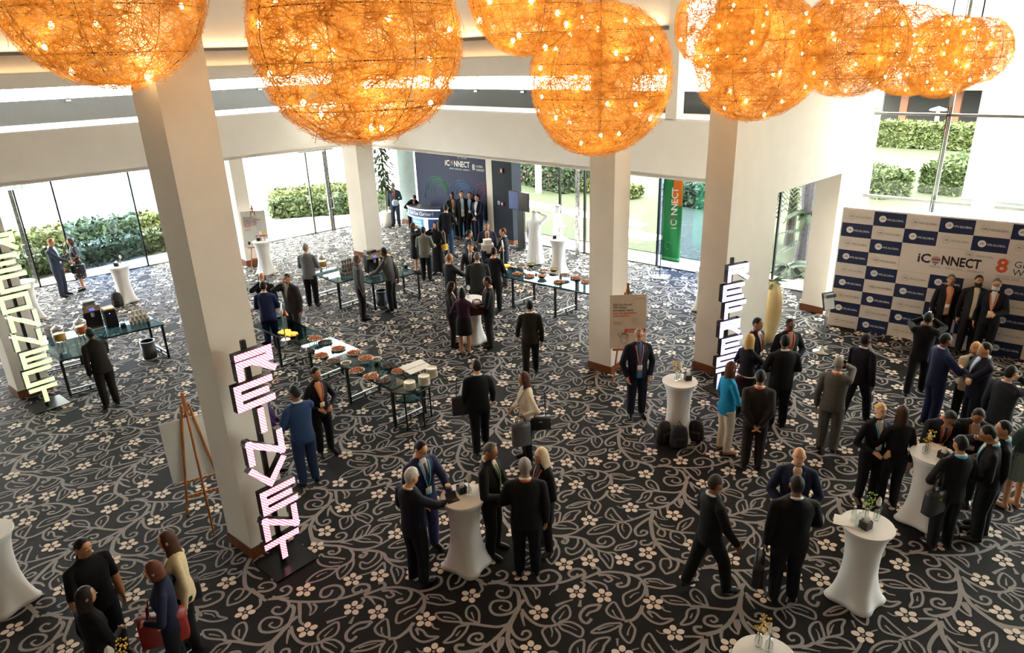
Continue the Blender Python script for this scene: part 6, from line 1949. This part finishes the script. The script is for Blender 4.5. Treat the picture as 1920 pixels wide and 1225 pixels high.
c = thing('paper_cup', 'dark cup with white lid at the left end of the curved desk', 'cup', (gp(772, 379, 1.1)[0], gp(772, 379, 1.1)[1], 1.112)); link('cup', MB().lathe([(.03, 0), (.042, .11), (.001, .11)], n=12).mesh('cup', mat('#20201f', .5), True), c); MB().cyl((0, 0, .11), .044, .02, 12).obj('lid', M_WHITE, c)

# screen on a stand beside the white robes
tp = gp(978, 466); tv = thing('display_screen', 'large screen on a black stand left of the man in the white robe', 'screen', (tp[0], tp[1], 0), math.radians(-50))
MB().box((0, 0, .02), (.8, .5, .03), bev=.01).obj('base_plate', M_BLACK, tv); MB().box((0, .02, .75), (.34, .10, 1.45), bev=.01).obj('column_stand', M_BLACK, tv)
MB().box((0, -.06, 1.72), (1.05, .06, .66), bev=.01).obj('housing', mat('#1a1c22', .3), tv); MB().box((-.25, -.093, 1.72), (.5, .004, .6)).obj('picture', emis('#123c8c', .35, base='#081428'), tv)
MB().box((.25, -.093, 1.72), (.48, .004, .6)).obj('reflecting_half', mat('#3a3432', .15), tv)


# easels with boards
def easel(pos, face, label, blabel, bw=.72, bh=.98, zb=.78, lean=8, kind='front'):
    t = thing('easel', label, 'easel', (pos[0], pos[1], 0), math.radians(face + 90))
    mw = mat('#a8662c', .5, var=.25, scale=5, kind='wood')
    for sx in (-1, 1): MB().tube([(sx * .30, -.12, 0), (sx * .05, .12, 1.95)], .018, 6).obj('leg', mw, t)
    MB().tube([(0, .62, 0), (0, .14, 1.85)], .018, 6).obj('rear_leg', mw, t)
    MB().box((0, -.085, zb - .02), (.62, .06, .03)).obj('ledge', mw, t); MB().box((0, -.05, .35), (.52, .02, .05)).obj('cross_bar', mw, t)
    MB().box((0, .12, 1.97), (.05, .03, .34)).obj('mast', mw, t); MB().box((0, .105, zb + bh + .06), (.08, .05, .06)).obj('clamp', mw, t)
    la = math.radians(lean)
    b = thing('display_board', blabel, 'board', (0, 0, 0)); M = Matrix.Translation((pos[0], pos[1], 0)) @ Matrix.Rotation(math.radians(face + 90), 4, 'Z') @ Matrix.Translation((0, -.085, zb)) @ Matrix.Rotation(-la, 4, 'X')
    b.matrix_world = M
    B = Matrix(((1, 0, 0, 0), (0, 0, -1, 0), (0, 1, 0, 0), (0, 0, 0, 1)))
    MB().box((0, 0, bh / 2), (bw, .012, bh)).obj('panel', mat('#dcd0c2' if kind == 'front' else '#d9d9d4', .6, var=.02), b)
    if kind == 'back': return
    L = -bw / 2 + .07
    if kind == 'front': lines = [('Did You Know?', M_BKTX), ('VFS Global', M_BKTX), ('processes nearly', M_BKTX), ('one visa application', M_RDTX), ('every second', M_RDTX)]
    else: lines = [('Did You Know?', M_BKTX), ("VFS Global's diverse", M_BKTX), ('workforce is represented', M_BKTX), ('by employees from', M_BKTX), ('nationalities, which is', M_RDTX), ('70% of the world\'s', M_RDTX), ('countries', M_RDTX)]
    for k, (tx, mm) in enumerate(lines): place_text(tx, .060 if kind == 'front' else .052, mm, b, B, L, bh - .20 - k * (.058 if kind == 'front' else .050), .008, .0012, 'LEFT')
    q = link('logo_ring', RING_ME, b); q.matrix_local = B @ Matrix.Translation((.13, bh - .08, .008)) @ Matrix.Scale(.5, 4); place_text('VFS.GLOBAL', .035, M_GREYTX, b, B, .25, bh - .08, .008)
    g = random.Random(5); ds = MB()
    for k in range(60): ds.tube([(.15 + .12 * math.cos(a + k) * (.3 + .012 * k) / .9 * .8, -.0075, bh * .52 + .15 * math.sin(a * 1.3 + k * 1.7) * (.3 + .011 * k)) for a in (0, .25, .5)], .0012, 3)
    ds.obj('line_drawing', M_GREYTX, b)['kind'] = 'stuff'
    for k in range(3): MB().box((L + .10 - k * .004, -.0075, bh * .50 - k * .022), (.20 - k * .008, .002, .007)).obj('small_print', M_GREYTX, b)
    if kind == 'front':
        MB().box((.145, -.008, bh * .335), (bw / 2 + .055, .004, .07)).obj('red_band', mat('#d2452e', .5), b); place_text('#OnlyatVFSGlobal', .045, M_WTX, b, B, .15, bh * .335, .012, .001)
        MB().tube([(-.12, -.008, .28), (-.15, -.008, .22), (-.14, -.008, .14), (-.08, -.008, .10), (-.02, -.008, .13), (0, -.008, .20), (-.03, -.008, .26)], .004, 4).obj('drawn_face', M_INK, b)
        MB().tube([(-.13, -.009, .30), (-.08, -.009, .33), (-.02, -.009, .30), (.01, -.009, .26)], .018, 6, flat=.3).obj('drawn_hair', M_BKTX, b); MB().tube([(-.20, -.009, .33), (-.16, -.009, .24)], .010, 5, flat=.3).obj('drawn_hair', M_GREYTX, b)
    else:
        MB().box((.17, -.008, bh * .29), (bw / 2 - .03, .004, .05)).obj('red_band', mat('#d2452e', .5), b)
        for k in range(3): MB().ball((-.24 + k * .12, -.006, .13), (.045, .004, .06), 8, 5).obj('portrait', mat('#3a3a3c', .6, var=.3), b)


easel(gp(1174, 716), -92, 'wooden easel before the middle column', 'poster board with red band on the easel before the middle column', .74, 1.12, .80, 8)
easel(gp(490, 503), -78, 'wooden easel by the pier at far left', 'grey poster board with red lines on the far left easel', .78, 1.18, .78, 10, 'left')
easel(gp(392, 962), 118, 'wooden easel seen from behind beside the front left column', 'blank back of a board on the easel beside the front left column', .78, 1.10, .62, 8, 'back')

# sign stand
sp = gp(1540, 660); st = thing('sign_stand', 'chrome floor stand with a black framed notice left of the photo wall', 'sign', (sp[0], sp[1], 0), math.radians(20))
MB().lathe([(.001, 0), (.19, 0), (.19, .015), (.06, .03), (.05, .10), (.001, .11)], n=24).obj('base', M_STEEL, st, True)
for sx in (-.02, .02): MB().tube([(sx, 0, .1), (sx, 0, 1.05)], .010, 6).obj('pole', M_STEEL, st)
MB().box((0, 0, 1.22), (.32, .03, .40), rot=Matrix.Rotation(-.3, 3, 'X'), bev=.008).obj('frame', M_BLACK, st); MB().box((0, -.017, 1.215), (.27, .01, .35), rot=Matrix.Rotation(-.3, 3, 'X')).obj('notice', mat('#cdcbc6', .5), st)
MB().box((0, -.066, 1.35), (.27, .006, .07), rot=Matrix.Rotation(-.3, 3, 'X')).obj('notice_band', M_NV, st)

# tall cream vases
for (u, v, sc, lb) in ((1437, 640, 1.0, 'tall cream egg-shaped floor vase at the edge of the opening'), (1533, 548, 1.05, 'tall cream floor vase half behind the far jamb of the opening')):
    p = gp(u, v); t = thing('floor_vase', lb, 'vase', (p[0], p[1], 0), 0, 'cream floor vases')
    MB().lathe([(.001, 0), (.14, 0), (.20, .25 * sc), (.27, .70 * sc), (.26, 1.05 * sc), (.20, 1.32 * sc), (.12, 1.48 * sc), (.11, 1.5 * sc), (.10, 1.45 * sc), (.001, 1.40 * sc)], n=28).obj('body', mat('#d9bf8a', .25, var=.05), t, True)
    if u < 1500: o = fronds(9, .30, .5, .015, 33, 1.3, .10).obj('leaves', mat('#35562c', .5, var=.3), t); o.location = (0, 0, 1.45); o['kind'] = 'stuff'

# green feather banner
fp = gp(1237, 520); fb = thing('feather_banner', 'green and orange feather flag with vertical white lettering at the right doors', 'flag', (fp[0], fp[1], 0), math.radians(-14))
MB().tube([(0, 0, .02), (0, 0, 2.5), (.02, 0, 3.1), (.10, 0, 3.35), (.30, 0, 3.45)], .016, 7).obj('pole', M_BLACK, fb); MB().lathe([(.001, 0), (.26, 0), (.25, .02), (.03, .03)], n=20).obj('base_plate', M_STEEL, fb, True)
fy = lambda x, z: .03 * math.sin(x * 9 + z * 2.2)


def cloth(x0, x1, z0, z1, m, nm, off=0.0, nx=8, nz=14):
    V = []; F = []
    for j in range(nz + 1):
        for i in range(nx + 1):
            z = z0 + (z1 - z0) * j / nz; x = x0 + (x1 - x0) * i / nx; V.append((x, fy(x, z) - off, z - .12 * x * (1 if z < 1 else 0)))
    for j in range(nz):
        for i in range(nx): F.append((j * (nx + 1) + i, j * (nx + 1) + i + 1, (j + 1) * (nx + 1) + i + 1, (j + 1) * (nx + 1) + i))
    o = MB().add(V, F).obj(nm, m, fb, True); s = o.modifiers.new('t', 'SOLIDIFY'); s.thickness = .006; s.offset = 1; return o


cloth(.02, .56, .55, 3.0, mat('#13864a', .5, var=.1, scale=3), 'green_cloth'); cloth(.02, .56, 3.0, 3.42, mat('#5f9ac6', .5, var=.3, scale=5), 'sky_cloth')
cloth(.28, .54, 2.2, 3.15, mat('#ee7d1c', .5, var=.08), 'orange_field', .012); cloth(.05, .53, .60, .68, mat('#4fb070', .5), 'pale_hem', .012)
for k, chh in enumerate('iC NNECT'):
    if chh != ' ': o = link('lettering', text_data(chh, .26, .001, M_WTX, .004), fb); o.matrix_local = Matrix.Translation((.34, -.055, 1.55 + k * .16)) @ Matrix.Rotation(math.pi / 2, 4, 'X') @ Matrix.Rotation(math.pi / 2, 4, 'Z')
for k in range(3): MB().ball((.30, -.045, 1.81 + k * .045), (.07, .004, .016), 8, 5).obj('stripe', mat(['#c98a5a', '#b5563c', '#3f6fb0'][k], .6), fb)
q = MB().tube([(.20 + .09 * math.cos(a), -.045, 1.02 + .11 * math.sin(a)) for a in np.linspace(.4, 5, 14)], .012, 5, flat=.4); q.obj('emblem', mat('#6fae8a', .5), fb)

# exit signs
def exit_sign(c, ang, label):
    t = thing('exit_sign', label, 'sign', tuple(c), math.radians(ang)); mg = emis('#149a62', .9); mwh = emis('#f4fff8', 1.3)
    MB().box((0, 0, 0), (.46, .05, .19)).obj('light_box', mg, t); B = Matrix(((1, 0, 0, 0), (0, 0, -1, 0), (0, 1, 0, 0), (0, 0, 0, 1)))
    MB().box((-.10, -.028, 0), (.12, .006, .15)).obj('door_mark', mwh, t)
    MB().tube([(-.11, -.034, -.05), (-.09, -.034, .0), (-.10, -.034, .04)], .010, 5).obj('running_figure', mg, t); MB().tube([(-.13, -.034, -.01), (-.07, -.034, .01)], .008, 5).obj('running_figure', mg, t)
    MB().add([(.06, -.03, -.01), (.17, -.03, -.01), (.115, -.03, -.075)], [(0, 2, 1)]).box((.115, -.03, .03), (.03, .006, .08)).obj('arrow', mwh, t)
    MB().tube([(-.15, 0, .095), (-.15, 0, .14)], .006, 5).obj('hanger', M_STEEL, t); MB().tube([(.15, 0, .095), (.15, 0, .14)], .006, 5).obj('hanger', M_STEEL, t)


exit_sign(on_plane(J0, DG, 1845, 381) - np.array([nG[0], nG[1], 0]) * .12, DG, 'green emergency exit sign on the tall glass front at right')
exit_sign(on_plane(GL0, DL, 25, 349) - np.array([nGl[0], nGl[1], 0]) * .15, DL, 'green emergency exit sign over the left glass doors')

# tall indoor plant by the corner
pp_ = gp(728, 424); tp = thing('tall_plant', 'tall leafy green plant in a white pot by the corner wall', 'plant', (pp_[0], pp_[1], 0))
MB().lathe([(.001, 0), (.2, 0), (.26, .6), (.24, .62), (.001, .58)], n=18).obj('pot', M_WHITE, tp, True); MB().tube([(0, 0, .55), (.03, .02, 1.5), (0, 0, 2.6), (.03, 0, 3.3)], .03, 7).obj('trunk', mat('#6b5a42', .8), tp)
g = random.Random(8); lf = MB()
for k in range(460):
    a = g.uniform(0, 6.28); r = g.uniform(.05, .46); c = Vector((r * math.cos(a), r * math.sin(a), g.uniform(1.5, 3.45))); d = Vector((math.cos(a), math.sin(a), g.uniform(-1.2, -.1))).normalized() * g.uniform(.20, .36)
    s = Vector((-math.sin(a), math.cos(a), 0)) * .055; lf.add([c, c + d * .5 + s, c + d, c + d * .5 - s], [(0, 1, 2, 3)])
lf.obj('leaves', mat('#2c481b', .5, var=.4, scale=4), tp)['kind'] = 'stuff'


# bags
def bag(pos, rz, size, col, label, name='handbag', strap=None, clasp=None, flat=True, group=None):
    t = thing(name, label, 'bag', tuple(pos), rz, group); w, d, h = size
    V = []; mb = MB()
    for z, k in ((0, .9), (.06, 1.0), (.5, 1.0), (.85, .93), (1, .80)):
        for sx, sy in ((-1, -1), (0, -1.12), (1, -1), (1.05, 0), (1, 1), (0, 1.12), (-1, 1), (-1.05, 0)): V.append((sx * w / 2 * (.97 + .03 * k), sy * d / 2 * (k if z > .5 else 1), z * h))
    F = [(j * 8 + i, j * 8 + (i + 1) % 8, (j + 1) * 8 + (i + 1) % 8, (j + 1) * 8 + i) for j in range(4) for i in range(8)] + [tuple(range(7, -1, -1)), tuple(range(32, 40))]
    mb.add(V, F).obj('body', mat(col, .5, var=.15, scale=8), t, True)
    sl = strap or h * .6
    for sy in ((-.3, .3) if sl < .24 else (0,)): MB().tube([(-w * .28, sy * d, h * .96), (-w * .22, sy * d, h + sl * .8), (0, sy * d * .6, h + sl), (w * .22, sy * d, h + sl * .8), (w * .28, sy * d, h * .96)], .010, 6).obj('strap', mat(col, .5, var=.15, scale=8), t)
    if clasp: MB().box((0, -d * .58, h * .7), (w * .16, .012, h * .09)).obj('clasp', mat(clasp, .3, metal=.8), t)
    return t


def backpack(u, v, rz, col, label, s=1.0, tilt=0):
    p = gp(u, v); t = thing('backpack', label, 'bag', (p[0], p[1], .0), rz, 'backpacks on the carpet'); m = mat(col, .7, var=.2, scale=14, bump=.2)
    V = MB().lathe([(.001, 0), (.15, .0), (.17, .08), (.165, .26), (.13, .40), (.05, .45), (.001, .455)], n=16, sy=.62); V.v = [tuple(Vector(q) * s) for q in V.v]; V.obj('body', m, t, True)
    MB().box((0, -.105 * s, .14 * s), (.22 * s, .07 * s, .20 * s), bev=.03).obj('front_pocket', m, t); MB().tube([(-.03 * s, .05 * s, .44 * s), (0, .05 * s, .51 * s), (.03 * s, .05 * s, .44 * s)], .010, 6).obj('grab_handle', m, t)
    for sx in (-1, 1): MB().tube([(sx * .07 * s, .09 * s, .40 * s), (sx * .10 * s, .17 * s, .26 * s), (sx * .11 * s, .10 * s, .05 * s)], .014, 6, flat=.5).obj('shoulder_strap', m, t)


backpack(1243, 828, .6, '#221b1a', 'brown-black backpack left of the foot of the cocktail table', .9); backpack(1272, 838, 0, '#111420', 'black-blue laptop backpack in front of the cocktail table foot', .95); backpack(1304, 824, -.5, '#141313', 'black backpack right of the cocktail table foot', .85)
backpack(222, 574, .4, '#2b2d31', 'dark grey backpack leaning on the table by the left doors', .95)


def held(key, side, off=(0, 0, 0)): return hand(PP[key], side, off)


h_ = held('f46', 'r'); bag((h_[0] + .12, h_[1] - .16, h_[2] - .32), math.radians(20), (.46, .18, .34), '#7a1a12', 'large red leather tote on the arm of the auburn woman at lower left', 'tote_bag', .22, '#c9a24a')
h_ = held('f47', 'r'); bag((h_[0] + .14, h_[1] + .05, h_[2] - .34), .4, (.34, .16, .26), '#121218', 'black shoulder bag of the woman in pale yellow jacket', 'shoulder_bag', .25)
h_ = held('f38', 'l'); bag((h_[0] - .02, h_[1] - .04, h_[2] - .50), math.radians(15), (.30, .13, .40), '#55565a', 'grey tote hanging from the forearm of the woman in cream blazer', 'tote_bag', .12)
b_ = PP['f38'].location; bag((b_[0] + .22, b_[1] - .10, .66), math.radians(5), (.34, .12, .22), '#0e0e10', 'black flap bag at the hip of the woman in cream blazer', 'shoulder_bag', .55, '#b9b4a8')
h_ = held('door_f', 'l'); bag((h_[0] + .16, h_[1], h_[2] - .34), .3, (.36, .16, .26), '#15161a', 'black handbag of the woman in floral dress', 'handbag', .12, '#c9a24a')
b_ = PP['yellowbag_f'].location; bag((b_[0] + .22, b_[1] - .05, .80), .5, (.22, .10, .18), '#c9a21e', 'small yellow bag hanging beside the woman in black', 'shoulder_bag', .45)
b_ = PP['m37'].location; bag((b_[0] - .28, b_[1] - .02, .78), .2, (.36, .16, .34), '#15161a', 'black messenger bag at the side of the man walking away', 'messenger_bag', .40)
b_ = PP['m75'].location; bag((b_[0] - .36, b_[1] - .05, .40), 1.2, (.36, .12, .30), '#17120f', 'dark brown briefcase held low by the big man in black', 'briefcase', .14)
b_ = PP['m70'].location; bag((b_[0] - .26, b_[1] - .10, .66), .4, (.30, .12, .34), '#2a2c2e', 'dark grey bag with yellow print on the arm of the man with blue lanyard', 'tote_bag', .3, '#d9b21e')
b_ = PP['f51'].location; bag((b_[0] - .20, b_[1] - .12, .62), .3, (.32, .13, .26), '#351318', 'maroon handbag beside the blond woman in black', 'handbag', .35)
h_ = held('f31', 'r'); bag((h_[0] + .08, h_[1] - .02, h_[2] - .16), .2, (.36, .18, .26), '#43140f', 'maroon leather bag held between the woman in plum and the man with glasses', 'handbag', .10, '#c9a24a')


def small(name, label, cat, pos, rz, parts):
    t = thing(name, label, cat, tuple(pos), rz)
    for nm, mb, m in parts: mb.obj(nm, m, t)


h_ = held('m25', 'r'); small('carton', 'lower white carton carried by the man with glasses', 'box', (h_[0] - .10, h_[1] - .05, h_[2] + .03), .2, [('box', MB().box((0, 0, .08), (.34, .26, .16)), mat('#c9c9c6', .6)), ('lid', MB().box((0, 0, .165), (.35, .27, .02)), M_WHITE)])
small('carton', 'upper small white carton carried by the man with glasses', 'box', (h_[0] - .10, h_[1] - .05, h_[2] + .21), .3, [('box', MB().box((0, 0, .06), (.22, .18, .12)), mat('#d2d2cf', .6)), ('lid', MB().box((0, 0, .125), (.23, .19, .02)), M_WHITE)])
h_ = held('m55', 'r'); small('phone', 'black phone at the ear of the man in grey suit', 'phone', h_, .3, [('case', MB().box((0, 0, 0), (.012, .075, .15)), M_BLACK), ('screen', MB().box((-.007, 0, 0), (.002, .068, .14)), mat('#22252b', .1))])
h_ = held('m32', 'r'); small('folder', 'black document folder in the lowered hand of the man with glasses', 'folder', (h_[0] + .03, h_[1], h_[2] - .10), 1.2, [('cover', MB().box((0, 0, 0), (.24, .015, .20)), M_BLACK), ('pages', MB().box((0, 0, .004), (.23, .008, .20)), M_NAP)])
for key, side, lb in (('drink1', 'r', 'white cup at the mouth of the balding man in black'), ('drink2', 'r', 'white cup at the mouth of the man in charcoal'), ('coffee_f', 'r', 'paper cup at the mouth of the brown-haired woman'), ('yellowbag_f', 'l', 'paper cup in the hand of the woman with the yellow bag'), ('m64', 'r', 'white cup in the hand of the man at the right edge'), ('f36', 'r', 'glass held out by the woman behind the pink letters')):
    h_ = held(key, side); t = thing('held_cup', lb, 'cup', (h_[0], h_[1], h_[2] - .03)); link('cup', TW_ME, t); MB().lathe([(.001, .09), (.038, .09)], n=10).obj('drink', mat('#3a2312', .3), t)
h_ = (held('photog', 'r') + held('photog', 'l')) / 2
c = thing('camera', 'black photo camera held up by the photographer', 'camera', tuple(h_), math.radians(55 - 90)); MB().box((0, .02, 0), (.15, .07, .10), bev=.012).obj('body', M_BLACK, c); MB().lathe([(.04, 0), (.042, .10), (.001, .10)], n=14).obj('lens', M_BLACK, c); c.children[-1].matrix_local = Matrix.Translation((0, .05, 0)) @ Matrix.Rotation(-math.pi / 2, 4, 'X')
MB().box((0, .02, .08), (.06, .06, .05), bev=.008).obj('flash', mat('#d8d8d6', .4), c)
h_ = held('glass_m', 'l'); small('jacket_bundle', 'pale blue folded cloth over the arm of the man by the corner plant', 'cloth', (h_[0], h_[1], h_[2] - .14), .2, [('folded_cloth', MB().box((0, 0, .06), (.26, .16, .22), bev=.05), mat('#b9cbe0', .8, var=.08, bump=.2))])
b_ = PP['f51'].location
